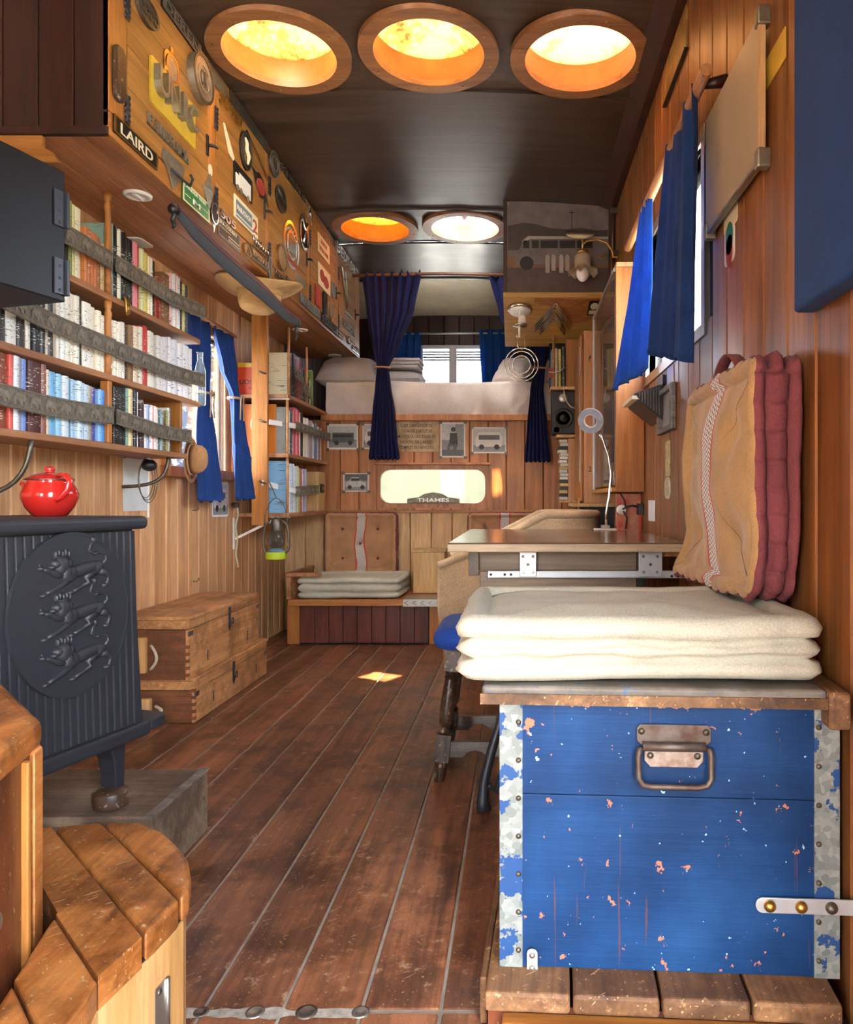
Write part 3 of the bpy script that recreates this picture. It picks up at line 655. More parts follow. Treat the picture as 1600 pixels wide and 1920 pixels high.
# --- blue chest
def blue_paint():
    m, nt, b, nd, L = NT('chipped blue paint'); v = coords(nd, L, (1,1,1), False)
    mp = nd('Mapping'); mp.inputs['Scale'].default_value = (5, 5, 60); L(v, mp.inputs[0]); g_ = nd('TexNoise', i2=1.0, i3=5.0, i4=.6); L(mp.outputs[0], g_.inputs['Vector'])
    n = nd('TexNoise', i2=5.0, i3=4.0); L(v, n.inputs['Vector'])
    base = ramp(nd, [(.3, '#0c2a50'), (.5, '#143a68'), (.75, '#204c7e')]); L(n.outputs['Fac'], base.inputs[0])
    ch_ = nd('TexNoise', i2=30.0, i3=6.0, i4=.62); L(v, ch_.inputs['Vector']); ra = ramp(nd, [(.637, (0,0,0,1)), (.647, (1,1,1,1))]); L(ch_.outputs['Fac'], ra.inputs[0])
    mp2 = nd('Mapping'); mp2.inputs['Scale'].default_value = (75, 75, 3.2); L(v, mp2.inputs[0]); st = nd('TexNoise', i2=1.2, i3=3.0); L(mp2.outputs[0], st.inputs['Vector']); rs = ramp(nd, [(.665, (0,0,0,1)), (.72, (.8,.8,.8,1))]); L(st.outputs['Fac'], rs.inputs[0])
    fk = nd('TexNoise', i2=70.0, i3=3.0); L(v, fk.inputs['Vector']); rf = ramp(nd, [(.70, (0,0,0,1)), (.71, (1,1,1,1))]); L(fk.outputs['Fac'], rf.inputs[0])
    sp = nd('SeparateXYZ'); L(v, sp.inputs[0]); ed = nd('MapRange', i1=.435, i2=.462, i3=-.35, i4=.2); L(sp.outputs[2], ed.inputs[0])
    ea = nd('Math', operation='ADD'); L(ed.outputs[0], ea.inputs[0]); L(ch_.outputs['Fac'], ea.inputs[1]); re = ramp(nd, [(.62, (0,0,0,1)), (.64, (1,1,1,1))]); L(ea.outputs[0], re.inputs[0])
    c = mixc(nd, L, rs.outputs[0], base.outputs[0], '#5f4238'); c = mixc(nd, L, ra.outputs[0], c, '#b9755a'); c = mixc(nd, L, re.outputs[0], c, '#a87452'); c = mixc(nd, L, rf.outputs[0], c, '#9dc0dc')
    L(c, b.inputs['Base Color']); b.inputs['Roughness'].default_value = .5; b.inputs['Specular IOR Level'].default_value = .2; bump(nd, L, b, g_.outputs['Fac'], .5, .003); return m
def galv():
    m, nt, b, nd, L = NT('painted galvanised strip'); v = coords(nd, L, (1,1,1))
    vo = nd('TexVoronoi', i2=90.0); L(v, vo.inputs['Vector']); r = ramp(nd, [(0., '#66706f'), (1., '#9aa19c')]); L(vo.outputs['Color'], r.inputs[0])
    n = nd('TexNoise', i2=16.0, i3=5.0, i4=.6); L(v, n.inputs['Vector']); q = ramp(nd, [(.53, (0,0,0,1)), (.54, (1,1,1,1))]); L(n.outputs['Fac'], q.inputs[0])
    c = mixc(nd, L, q.outputs[0], r.outputs[0], '#1f4a80'); L(c, b.inputs['Base Color']); b.inputs['Metallic'].default_value = .2; b.inputs['Roughness'].default_value = .5
    bump(nd, L, b, q.outputs[0], .4, .001); return m
CHW, CHD, CHH = .575, .40, .462
bp_, gv = blue_paint(), galv()
t = thing('chest', 'large chipped blue wooden chest with galvanised corner strips', 'chest', (-.0285, 1.284, .088), CH)
MB().box(0, CHW, .0012, .02, .3008, CHH).build('front_board', bp_, t, bevel=.0015)
MB().box(0, CHW, .001, .02, 0, .300).build('front_board', bp_, t, bevel=.0015)
MB().box(0, .018, .02, CHD, 0, CHH).build('side_board', bp_, t); MB().box(CHW-.018, CHW, .02, CHD, 0, CHH).build('side_board', bp_, t)
MB().box(.018, CHW-.018, CHD-.018, CHD, 0, CHH).build('back_board', bp_, t); MB().box(.018, CHW-.018, .02, CHD-.018, 0, .016).build('bottom_board', bp_, t)
for x0, x1, xs in ((-.002, .038, .031), (CHW-.040, CHW+.002, CHW-.033)):
    st = MB().box(x0, x1, -.0018, .002, 0, CHH-.004).box(x0 if x0 < .1 else CHW, .0 if x0 < .1 else x1, .002, .03, 0, CHH-.004).build('corner_strip', gv, t)
    for k in range(7): MB().lathe([(.0048, 0), (.0045, .002), (.002, .0036), (0, .0038)], n=10, fr=Fr((xs, -.0018, .03+k*.066), (1,0,0), (0,0,1), (0,-1,0))).build('rivet', K['pewter'], st, smooth=True)
lid = MB().box(-.03, CHW-.03, -.034, CHD+.01, CHH+.002, CHH+.035).build('lid', wood('rubbed blue grey lid', '#5b5a55', '#8c8578', 'X', .5, wear='#3a5a8c', wear_amt=.6, vary=.02), t, bevel=.007, seg=3)
MB().box(CHW-.029, CHW+.008, -.04, CHD+.01, CHH-.03, CHH+.033).build('lid_batten', W['plinth'], t, bevel=.007, seg=3)
MB().box(-.032, CHW-.03, -.0375, -.034, CHH+.004, CHH+.022).build('worn_edge', W['plinth'], lid)
hd = MB(); hf = Fr((.298, -.002, .395), (1,0,0), (0,0,1), (0,-1,0))
hp = MB().prism([(-.063, .025), (-.058, .032), (.058, .032), (.063, .025), (.063, .004), (.055, -.004), (-.055, -.004), (-.063, .004)], hf, .003).build('handle_plate', K['rust'], t, bevel=.001)
MB().prism([(-.05, -.012), (.05, -.012), (.05, -.03), (.04, -.041), (-.04, -.041), (-.05, -.03)], hf, .003).build('lower_plate', plain('worn silver plate', '#a39a90', .5, .5, col2='#7a5a48', scale=40), hp, bevel=.001)
MB().tube([hf.p(-.053, -.004, .008), hf.p(.053, -.004, .008)], .008, 10).build('hinge_barrel', K['rust'], hp, smooth=True)
hb = [(-.058, -.004), (-.0615, -.02), (-.061, -.055), (-.054, -.067), (-.04, -.070), (.04, -.070), (.054, -.067), (.061, -.055), (.0615, -.02), (.058, -.004)]
MB().tube([hf.p(a, b, .012+.004*(b < -.05)) for a, b in hb], .0052, 10).build('handle', K['rust'], t, smooth=True)
for a, b in ((-.055, .02), (.055, .02), (-.04, -.021), (.04, -.021)): MB().lathe([(.006, .003), (.005, .006), (0, .007)], n=12, fr=Fr(hf.p(a, b, 0), hf.u, hf.v, hf.w)).build('rivet', K['pewter'], hp, smooth=True)
bf = Fr((.055, -.004, .002), (1,0,0), (0,0,1), (0,-1,0))
br_ = MB().prism(rrect(.019, .066, .009), bf, .003).build('strap_plate', K['zincplate'], t, bevel=.001)
for k in (-.022, 0, .022): MB().lathe([(.0055, .003), (.004, .0055), (0, .006)], n=12, fr=Fr(bf.p(0, k, 0), bf.u, bf.v, bf.w)).build('screw', K['alu'], br_, smooth=True)
lf_ = Fr((.53, -.006, .125), (1,0,0), (0,0,1), (0,-1,0))
la = MB().prism(rrect(.19, .026, .012, 6), lf_, .004).build('latch_bar', K['zincplate'], t, bevel=.001)
for k, m_ in ((-.072, 'brass'), (-.02, 'brass'), (.03, 'pewter')): MB().lathe([(.0105, .004), (.010, .008), (.006, .013), (0, .014)], n=14, fr=Fr(lf_.p(k, 0, 0), lf_.u, lf_.v, lf_.w)).build('bolt', K[m_], la, smooth=True)

# --- cushions on and behind the chest
c0 = Vector((.213, 1.488, .5875))
t = tag(cushion(MB(), f_top(*c0), .63, .47, .108, r=.036, seed=3, N=320, lam=.075, puff=.022, m=16, mside=0, amp=1.5).build('box_cushion', B['white'], loc=c0, smooth=True), 'thick ivory box cushion lying on the blue chest', 'cushion')
c1 = Vector((.553, 1.695, .945))
def wr_(q):
    low = max(0, -.12-q.y)/.12
    return Vector((q.x+.02*sin(q.y*9)*low, q.y, q.z*(1+.15*sin(q.y*11+1)*.4)+.05*low**1.6*(.6-q.x*1.4)))
t = thing('tufted_cushion', 'tan upright cushion with maroon sides leaning on the wall above the chest', 'cushion', c1)
cushion(MB(), f_right(*c1), .57, .48, .098, r=.026, tufts=((-.16, .1), (.16, .1), (-.16, -.12), (.16, -.12)), puff=.026, seed=8, N=460, warp=wr_, mside=1, amp=2.2, crease=.009, lam=.055, m=22).build('cover', [B['stripeY'], B['maroon']], t, smooth=True)
hp_ = [(.50, 1.60+.0*k, 1.19) for k in range(1)]
MB().grid(24, 1, lambda u, v: (.50+(v-.5)*.028, 1.86-.25*u, 1.165+.075*sin(pi*u)**.8)).build('carry_strap', B['maroon'], t, solid=.005, smooth=True)

# --- blue panel hung on the near end of the right-hand wall
MBp = MB(); MBp.box(XR-.045, XR-.002, .78, 1.40, 1.255, 2.52)
tag(MBp.build('wall_panel', B['panel'], bevel=.008, seg=3), 'plain denim blue panel hung at the near end of the right wall', 'panel')

# --- table
TZ = .765
t = thing('table', 'brown varnished table with pale edge fixed to the right wall', 'table', (.16, 2.9, 0))
MB().box(-.22, .545, 2.335, 3.45, TZ-.004, TZ).build('top_veneer', W['tabletop'], t, bevel=.002)
MB().box(-.222, .547, 2.333, 3.452, TZ-.03, TZ-.004).build('table_top', W['table'], t, bevel=.004, seg=3)
MB().box(-.121, .39, 2.40, 2.418, .672, .732).build('drawer_front', W['drawer'], t, bevel=.002)
MB().box(-.121, .39, 2.402, 2.418, .50, .668).build('drawer_front', W['drawer'], t, bevel=.002)
MB().box(-.158, -.124, 2.395, 2.43, .655, .733).build('hinge_block', W['oak'], t, bevel=.002)
MB().box(.392, .42, 2.40, 2.43, .38, .733).build('leg', K['blackplastic'], t, bevel=.002)  # black strip stands in for the dark gap right of the drawer fronts
MB().box(.392, .42, 3.30, 3.33, 0, .735).build('leg', W['drawer'], t, bevel=.002); MB().box(-.1, -.06, 3.30, 3.34, 0, .735).build('leg', W['drawer'], t, bevel=.002)
MB().box(-.1, .39, 2.418, 3.3, .55, .60).build('drawer_box', W['drawer'], t)
MB().box(.40, .56, 2.42, 3.4, .715, .733).build('wall_cleat', W['honeyY'], t)
rl = MB().box(-.096, .555, 2.378, 2.394, .648, .672).build('slide_rail', K['zincplate'], t, bevel=.003)
for x in (-.085, -.04, -.02, .03, .5, .51, .52, .53, .54): MB().lathe([(.0045, 0), (.0045, .001), (0, .001)], n=8, fr=f_back(x, 2.378, .66 if x < .3 else (.664 if int(x*100) % 2 else .655))).build('slot', K['gap'], rl)
for x0, x1 in ((.008, .062), (.392, .468)):
    pl = MB().box(x0, x1, 2.372, 2.3775, .652, .734).build('bracket', K['zincplate'], t, bevel=.002)
    for a, b in ((.22, .2), (.78, .2), (.5, .5), (.2, .82), (.8, .82)): MB().lathe([(.0048, 0), (.004, .0025), (0, .003)], n=10, fr=f_back(lerp(x0, x1, a), 2.372, lerp(.652, .734, b))).build('screw', K['pewter'] if b > .4 else K['alu'], pl)

# --- ring lamp on the table
lx, ly = .402, 3.36
t = thing('desk_lamp', 'small gooseneck ring lamp standing on the table', 'lamp', (lx, ly, TZ))
MB().prism(rrect(.10, .07, .01), f_top(lx, ly, TZ), .006).build('base', K['white'], t, bevel=.002)
MB().box(lx-.02, lx+.02, ly-.02, ly+.02, TZ+.006, TZ+.022).build('clamp', K['alu'], t, bevel=.003)
npx = [(1137, 985), (1137, 960), (1143, 930), (1146, 890), (1141, 855), (1131, 825), (1122, 808)]
MB().tube([at(x, y, ly) for x, y in npx], .0062, 10).build('gooseneck', K['chrome'], t, smooth=True)
rc = at(1108, 789, ly-.02); rw = Vector((-.25, -.8, -.35)).normalized(); ru = rw.cross(Vector((0,0,1))).normalized(); rv = ru.cross(rw)
rf_ = Fr(rc, -ru, rv, rw)
MB().ring(rf_, .058, .031, .014, -.007, 48).build('ring_light', plain('silver lamp ring', '#a9adb8', .35, .3), t, smooth='auto', bevel=.002)
MB().ring(rf_, .0325, .028, .010, -.005, 48).build('diffuser', K['white'], t)

# --- stool with a blue seat
t = thing('stool', 'old turned-leg oak stool with blue seat beside the chest', 'stool', (-.06, 2.5, 0))
def sq_leg(fx, fy, tx, ty):
    p0, p1 = Vector((fx, fy, 0)), Vector((tx, ty, .415)); P = lambda k: p0.lerp(p1, k/.415)
    mb = MB(); mb.tube([P(0), P(.012), P(.05), P(.065)], [.016, .018, .021, .019], 14)
    prof = [(.065, .018), (.07, .02)]
    mb.bar(P(.064), P(.150), .046, .046, (0,1,0))
    zz = [(.15, .018), (.158, .024), (.164, .017), (.172, .015), (.18, .021), (.2, .0235), (.25, .023), (.3, .020), (.325, .018), (.33, .024), (.338, .017), (.345, .022), (.352, .018)]
    mb.tube([P(z) for z, r in zz], [r for z, r in zz], 16)
    mb.bar(P(.350), P(.415), .046, .046, (0,1,0)); return mb
for fx, fy, tx, ty in ((-.250, 2.36, -.205, 2.38), (.165, 2.36, .125, 2.38), (-.250, 2.64, -.205, 2.62), (.165, 2.64, .125, 2.62)):
    sq_leg(fx, fy, tx, ty).build('leg', W['oak'], t, smooth='auto', bevel=.003)
def arch_rail(y, x0, x1, z0, z1):
    P = [(x0, z0)]+[(lerp(x0+.05, x0+.13, k/8), z0+.022*sin(pi*k/8)**.7) for k in range(9)]+[(lerp(x1-.13, x1-.05, k/8), z0+.022*sin(pi*k/8)**.7) for k in range(9)]+[(x1, z0), (x1, z1), (x0, z1)]
    return MB().prism(P, Fr((0, y, 0), (1,0,0), (0,0,1), (0,-1,0)), .02, -.01)
arch_rail(2.36, -.225, .14, .078, .128).build('stretcher', W['greyox'], t, bevel=.002)
arch_rail(2.64, -.225, .14, .078, .128).build('stretcher', W['greyox'], t, bevel=.002)
for x in (-.24, .15): MB().box(x-.01, x+.01, 2.38, 2.62, .09, .125).build('stretcher', W['greyox'], t, bevel=.002)
MB().box(-.22, .14, 2.365, 2.635, .405, .425).build('seat_frame', W['oak'], t, bevel=.003)
sc0 = Vector((-.055, 2.5, .425))
def pad(mb, c, w, d, h):
    P = [(.92, 0), (.985, .15), (1, .42), (.97, .68), (.86, .86), (.6, .97), (.3, 1), (.01, 1)]
    base = rrect(w, d, .05, 6); n = len(base); b0 = len(mb.v)
    for s_, k in P:
        for x, y in base: mb.v.append(Vector((c.x+x*s_, c.y+y*s_, c.z+h*k)))
    fs = [(b0+i*n+k, b0+i*n+(k+1) % n, b0+(i+1)*n+(k+1) % n, b0+(i+1)*n+k) for i in range(len(P)-1) for k in range(n)]; mb.f += fs; mb.m += [0]*len(fs); return mb
pad(MB(), sc0, .43, .36, .078).build('seat', B['seat'], t, smooth=True)

# --- cast iron scroll foot behind the chest
t = MB(); a = [(-.045, 2.16, .30), (-.05, 2.15, .25), (-.075, 2.14, .17), (-.095, 2.13, .09), (-.1, 2.13, .03), (-.095, 2.125, .004)]
t.tube(a, [.010, .012, .014, .015, .018, .022], 12)
t.tube([(-.098, 2.13, .07), (-.08, 2.13, .075), (-.062, 2.135, .055), (-.05, 2.14, .1)], [.011, .010, .009, .008], 10)
tag(t.build('iron_foot', K['iron'], smooth=True), 'curved black iron foot standing on the floor behind the chest', 'bracket')

# --- woven tub armchair
t = thing('armchair', 'cream woven tub armchair behind the table', 'chair', (.05, 3.8, 0))
def tub(u):                                      # plan of the wrap-round back
    P = [(-.372, 3.50), (-.2, 3.49), (.05, 3.485), (.22, 3.52), (.36, 3.63), (.41, 3.82), (.36, 4.0), (.22, 4.11), (.05, 4.14), (-.2, 4.14), (-.372, 4.13)]
    k = u*(len(P)-1); i = min(int(k), len(P)-2); f = k-i; g_ = lambda j: Vector(P[max(0, min(len(P)-1, j))])
    p0, p1, p2, p3 = g_(i-1), g_(i), g_(i+1), g_(i+2)
    return .5*((2*p1)+(p2-p0)*f+(2*p0-5*p1+4*p2-p3)*f*f+(-p0+3*p1-3*p2+p3)*f**3)
def tub_top(x): return .585+.24*min(1, max(0, (x+.372)/.50))**1.1
def tubf(u, v):
    q = tub(u); zt = tub_top(q.x); z = lerp(.17, zt, v); c_ = Vector((0, 3.82)); d = (q-c_).normalized()
    q = q+d*(.02*sin(pi*v)-.03*(1-v)); return (q.x, q.y, z)
MB().grid(80, 24, tubf).build('shell', B['loom'], t, solid=.02, smooth=True)
MB().tube([Vector(tubf(k/60, 1))+Vector((0, 0, .004)) for k in range(61)], .021, 10).build('rolled_rim', B['loom'], t, smooth=True)
MB().tube([tubf(k/60, 0) for k in range(61)], .012, 8).build('base_rim', B['loom'], t, smooth=True)
cushion(MB(), f_top(.0, 3.815, .36), .66, .54, .09, r=.025, seed=5, N=120, mside=0, m=8).build('seat', B['loom'], t, smooth=True)
for x, y in ((-.335, 3.53), (-.335, 4.10), (.25, 3.58), (.25, 4.06)): MB().tube([(x, y, .19), (x+.005, y-.004, 0)], [.022, .014], 8).build('leg', W['honeyZ'], t, smooth='auto')

# --- cast iron stove (local x out of the relief side, y away from the camera)
SR = R(-15.7); SXY = Vector((-.918, 1.80))
def sloc(x, y, z): return Vector((SXY.x+x*cos(SR)-y*sin(SR), SXY.y+x*sin(SR)+y*cos(SR), z))
SL_, SW_, S0, S1 = .56, .37, .325, .862
t = thing('stove', 'black cast iron wood stove with three lions on its side', 'stove', (SXY.x, SXY.y, 0), SR)
mb = MB(); b0, b1 = .012, -.014                  # the body widens slightly towards the foot
mb.add([(b0-.01, b0-.01, S0+.03), (b0-.01, -SL_-b0+.01, S0+.03), (-SW_-b0+.01, -SL_-b0+.01, S0+.03), (-SW_-b0+.01, b0-.01, S0+.03), (b1, b1, S1-.03), (b1, -SL_-b1, S1-.03), (-SW_-b1, -SL_-b1, S1-.03), (-SW_-b1, b1, S1-.03)],
       [(0,1,2,3),(7,6,5,4),(0,4,5,1),(1,5,6,2),(2,6,7,3),(3,7,4,0)])
mb.build('body', K['stove'], t, bevel=.004)
MB().box(-SW_-.012, .012, -SL_-.012, .012, S1-.032, S1).build('top_plate', K['stove'], t, bevel=.012, seg=4)
MB().box(-SW_-.016, .016, -SL_-.016, .016, S0, S0+.036).build('base_plate', K['stove'], t, bevel=.01, seg=3)
ns = 27
for k in range(ns):                              # reeded side
    y = -SL_+.012+(SL_-.024)*(k+.5)/ns; w = (SL_-.024)/ns-.0035
    z0, z1 = S0+.04, S1-.036
    MB().add([(.003-.0, y-w/2, z0), (.003, y+w/2, z0), (-.0115, y+w/2, z1), (-.0115, y-w/2, z1), (.007, y-w/2+.002, z0), (.007, y+w/2-.002, z0), (-.0075, y+w/2-.002, z1), (-.0075, y-w/2+.002, z1)],
             [(0,1,2,3),(7,6,5,4),(0,4,5,1),(1,5,6,2),(2,6,7,3),(3,7,4,0)]).build('rib', K['stove'], t)
tilt = math.atan2(.0145, S1-S0-.076)
of = Fr((.0025, -.205, .652), (0, 1, 0), (-sin(tilt), 0, cos(tilt)), (cos(tilt), 0, sin(tilt)))
ov = MB().disc(of, .152, .007, 0, 64, 1.16).build('oval_plate', K['stove'], t, bevel=.0015)
MB().ring(of, .154, .149, .0085, 0, 64, 1.16).build('oval_rim', K['stove'], ov)
def lion(mb, fr):
    def E(a, b, ra, rb, rot=0, h=.010, w0=.006):
        n = 16; base = len(mb.v); rings = [(1, 0), (.92, .45), (.7, .8), (.35, .97), (.02, 1)]
        for s_, hh in rings:
            for k in range(n):
                x, y = ra*s_*cos(2*pi*k/n), rb*s_*sin(2*pi*k/n); mb.v.append(fr.p(a+x*cos(rot)-y*sin(rot), b+x*sin(rot)+y*cos(rot), w0+hh*h))
        fs = [(base+i*n+k, base+i*n+(k+1) % n, base+(i+1)*n+(k+1) % n, base+(i+1)*n+k) for i in range(4) for k in range(n)]; mb.f += fs; mb.m += [0]*len(fs)
    def Lm(pts, rs): mb.tube([fr.p(a, b, .008) for a, b in pts], rs, 8, flat=1)
    E(.022, .004, .058, .017, .16, .014); E(-.022, -.004, .026, .021, .2, .016); E(.062, .006, .021, .017, .1, .014)      # trunk, chest, haunch
    E(-.040, .018, .022, .024, 0, .017); E(-.056, .022, .014, .011, -.3, .015); E(-.068, .016, .008, .006, 0, .012)        # mane, head, muzzle
    E(-.030, .002, .015, .018, .4, .017); E(-.025, .022, .011, .013, 0, .015)
    Lm([(-.035, -.006), (-.058, -.002), (-.078, .010), (-.092, .014)], [.010, .008, .006, .005]); E(-.096, .015, .008, .006, 0, .01); Lm([(-.094, .018), (-.099, .025)], [.003, .002])
    Lm([(-.018, -.014), (-.045, -.030), (-.070, -.040), (-.086, -.046)], [.010, .008, .006, .005]); E(-.090, -.047, .010, .006, .2, .01)
    Lm([(.05, -.006), (.026, -.018), (.036, -.032), (.004, -.042), (-.012, -.048)], [.012, .009, .006, .005, .005]); E(-.017, -.049, .010, .006, .1, .01)
    Lm([(.066, -.002), (.086, -.010), (.098, -.020), (.094, -.034), (.088, -.040)], [.012, .009, .006, .005, .005]); E(.084, -.042, .009, .006, 0, .01)
    Lm([(.078, .012), (.092, .022), (.090, .036), (.072, .042), (.052, .040), (.040, .050), (.046, .064), (.054, .070)], [.005, .004, .004, .004, .004, .0035, .004, .003]); E(.054, .074, .007, .010, .5, .008); E(.058, .040, .008, .005, 0, .008)
    for k in range(5): E(-.058+.009*k, .045+.003*(k % 2), .004, .010, 0, .01)
    E(-.040, .038, .022, .004, 0, .01)
    return mb
Lme = lion(MB(), Fr((0,0,0), of.u, of.v, of.w))
for k, b in enumerate((.092, .0, -.094)):
    o = (Lme if True else None).build('lion_relief', K['stove'], None, smooth=True) if k == 0 else share('lion_relief', o, ov, (0,0,0))
    o.parent = ov; o.location = of.p(.008, b, .0); o.scale = (.9, .9, .9)
for y, x in ((-.055, -.05), (-.055, -SW_+.05), (-SL_+.055, -.05), (-SL_+.055, -SW_+.05)):
    mb = MB(); o1 = 1 if x > -.2 else -1
    prof = [(.327, .075, .03), (.318, .062, .028), (.31, .045, .026), (.28, .034, .025), (.24, .028, .023), (.205, .027, .022)]
    mb.grid(4, len(prof)-1, lambda u, v: (0,0,0)) if False else None
    for a in range(len(prof)-1):
        (z0, l0, w0), (z1, l1, w1_) = prof[a], prof[a+1]
        far = y > -.2
        def q(z, l, w): return [(x-w, (y+.03-l if far else y-.03), z), (x+w, (y+.03-l if far else y-.03), z), (x+w, (y+.03 if far else y-.03+l), z), (x-w, (y+.03 if far else y-.03+l), z)]
        mb.add(q(z0, l0, w0)+q(z1, l1, w1_), [(0,1,5,4),(1,2,6,5),(2,3,7,6),(3,0,4,7)]+([(4,5,6,7)] if a == len(prof)-2 else []))
    lg = mb.build('leg', K['stove'], t, bevel=.003)
    zb = .168 if y > -.2 else .15
    MB().lathe([(.040, zb), (.041, zb+.03), (.038, .203), (.022, .212)], (x, y+.012 if y > -.2 else y-.012, 0), 20).build('foot_block', W['oak'], lg, smooth='auto')
MB().prism(rrect(.12, .09, .035), Fr((-.06, .055, S0+.004), (1,0,0), (0,1,0), (0,0,1)), .026).build('ash_lip', K['stove'], t, bevel=.004)

# --- hearth blocks
def hearth(x0, x1, y0, y1, h, lab):
    t = thing('hearth', lab, 'hearth', ((x0+x1)/2, (y0+y1)/2, 0)); MB().box(x0, x1, y0, y1, 0, h).build('block', W['hearth'], t, bevel=.003)
    MB().box(x1-.02, x1+.002, y0-.002, y1+.002, h-.004, h+.002).build('edge_strip', W['greyox'], t, bevel=.001)
hearth(-1.56, -.845, 1.705, 2.01, .166, 'dark timber hearth block under the far legs of the stove')
hearth(-1.56, -.90, 1.46, 1.695, .148, 'lower timber hearth block behind the curved step')

# --- flue box above the stove
t = thing('flue_box', 'black sheet metal box hung above the stove in front of the bookcase', 'box', (-1.075, 1.75, 1.37), SR)
MB().box(-.23, 0, -.6, 0, 0, .31).build('casing', K['blackmetal'], t, bevel=.003)
MB().cyl((-.115, -.36, -.507), (-.115, -.36, .002), .055, n=24).cyl((-.115, -.36, .308), (-.115, -.36, 1.2), .055, n=24).build('flue_pipe', K['blackmetal'], t, smooth='auto')
for z in (.045, .205):
    h_ = MB().box(0, .004, -.032, -.002, z-.03, z+.055).box(-.004, .010, -.004, .004, z-.03, z+.055).build('hinge', K['iron'], t, bevel=.001)
    for k in range(3): MB().lathe([(.004, 0), (.003, .002), (0, .0025)], n=8, fr=Fr((.004, -.018, z-.02+.028*k), (0,1,0), (0,0,1), (1,0,0))).build('rivet', K['iron'], h_)

# --- red enamel teapot
tp = sloc(-.19, -.085, S1); cx_, cy_ = tp.x, tp.y
t = thing('teapot', 'red enamel teapot standing on the black stove', 'teapot', tp); t.scale = (.9, .9, .9)
MB().lathe([(.036, .0), (.042, .003), (.058, .024), (.068, .048), (.069, .058), (.064, .072), (.055, .088), (.053, .094), (.056, .0965)], tp, 40).build('body', K['red'], t, smooth=True)
lidd = MB().lathe([(.057, .0965), (.055, .1), (.044, .107), (.028, .113), (.010, .117), (.008, .119), (.012, .122), (.0125, .128), (.008, .132), (0, .133)], tp, 36).build('lid', K['red'], t, smooth=True)
MB().ring(f_top(tp.x, tp.y, tp.z+.0955), .0585, .054, .003, 0, 40).build('lid_rim', K['black'], lidd)
MB().tube([tp+Vector(p) for p in ((-.055, .01, .045), (-.068, .01, .058), (-.071, .01, .075), (-.076, .01, .086), (-.083, .01, .088))], [.016, .012, .009, .007, .006], 12).build('spout', K['red'], t, smooth=True)
MB().tube([tp+Vector(p) for p in ((.040, -.03, .102), (.052, -.036, .11), (.068, -.04, .108), (.080, -.042, .093), (.076, -.045, .07), (.060, -.046, .05), (.046, -.05, .040))], [.006, .008, .009, .0095, .0095, .008, .006], 12, flat=.7).build('handle', K['red'], t, smooth=True)

# --- curved entrance step with plywood front
SZ = .277; fp = [(-.905, 1.40), (-.82, 1.425), (-.735, 1.428), (-.672, 1.39), (-.621, 1.339), (-.572, 1.28), (-.543, 1.225), (-.527, 1.18), (-.527, 1.14), (-.531, 1.09), (-.537, 1.04), (-.548, .964), (-.536, .915), (-.532, .86), (-.54, .79), (-.57, .74), (-.598, .745), (-.69, 1.085), (-.695, 1.112), (-.885, 1.312), (-.915, 1.34)]
t = thing('entrance_step', 'worn curved wooden entrance step with plywood riser', 'step', (-.7, 1.1, 0))
n45 = (.7071, .7071)
for a, b in ((-.4, .2115), (.2145, .2895), (.2925, .364), (.370, .440), (.444, 1.2)):
    pc = clip(clip(fp, n45, a), (-n45[0], -n45[1]), -b)
    if len(pc) > 2: MB().prism(pc, f_top(0, 0, SZ-.045), .045).build('tread_board', W['orange'], t, bevel=.008, seg=3)
ins = [(lerp(-.64, x, .93), lerp(1.16, y, .95)) for x, y in fp]
MB().prism([(lerp(-.64, x, .9), lerp(1.16, y, .92)) for x, y in fp], f_top(0, 0, SZ-.06), .014).build('sub_board', K['gap'], t)
MB().prism(ins, f_top(0, 0, 0), SZ-.05).build('riser', W['ply'], t, bevel=.003)
hA, hB = Vector(ins[8]+(0,)), Vector(ins[10]+(0,)); hd_ = (hB-hA).normalized(); hn = Vector((-hd_.y, hd_.x, 0)); hn = hn if hn.x > 0 else -hn
hF = Fr(hA.lerp(hB, .35)+Vector((0, 0, .135)), -hd_, (0,0,1), hn)
hg = MB().prism(rrect(.03, .075, .003), hF, .0025).build('hinge', K['alu'], t)
MB().tube([hF.p(.015, -.037, .003), hF.p(.015, .037, .003)], .0045, 8).build('hinge_pin', K['alu'], hg, smooth=True)
for k in (-.028, .028): MB().lathe([(.005, .0025), (.004, .004), (0, .0042)], n=10, fr=Fr(hF.p(-.004, k, 0), hF.u, hF.v, hF.w)).build('screw', K['pewter'], hg)

# --- worn timber bench end in the left foreground
fp2 = [(-.708, 1.10), (-.963, 1.365), (-1.04, 1.22), (-1.04, .62), (-.575, .62)]
t = thing('bench_end', 'worn brown timber bench end at the lower left edge', 'bench', (-.85, 1.0, 0))
def inset(P, k): c_ = Vector((sum(p[0] for p in P)/len(P), sum(p[1] for p in P)/len(P))); return [tuple(c_+(Vector(p)-c_)*k) for p in P]
MB().prism(inset(fp2, .95), f_top(0, 0, 0), .55).build('body', W['brownold'], t, bevel=.004)
MB().prism(inset(fp2, .985), f_top(0, 0, .525), .056).build('top_board', W['orange'], t, bevel=.02, seg=4)
a_ = Vector((-.712, 1.098, 0)); d1 = Vector((.133, -.48, 0)).normalized(); d2 = Vector((-.255, .265, 0)).normalized()
ps = [a_+d1*.0+d2*.0, a_+d2*.03, a_+d2*.03+d1*.03-Vector((.02,0,0)), a_+d1*.035]
MB().prism([(p.x+.004, p.y) for p in ps], f_top(0, 0, 0), .535).build('corner_post', W['orange'], t, bevel=.006, seg=3)
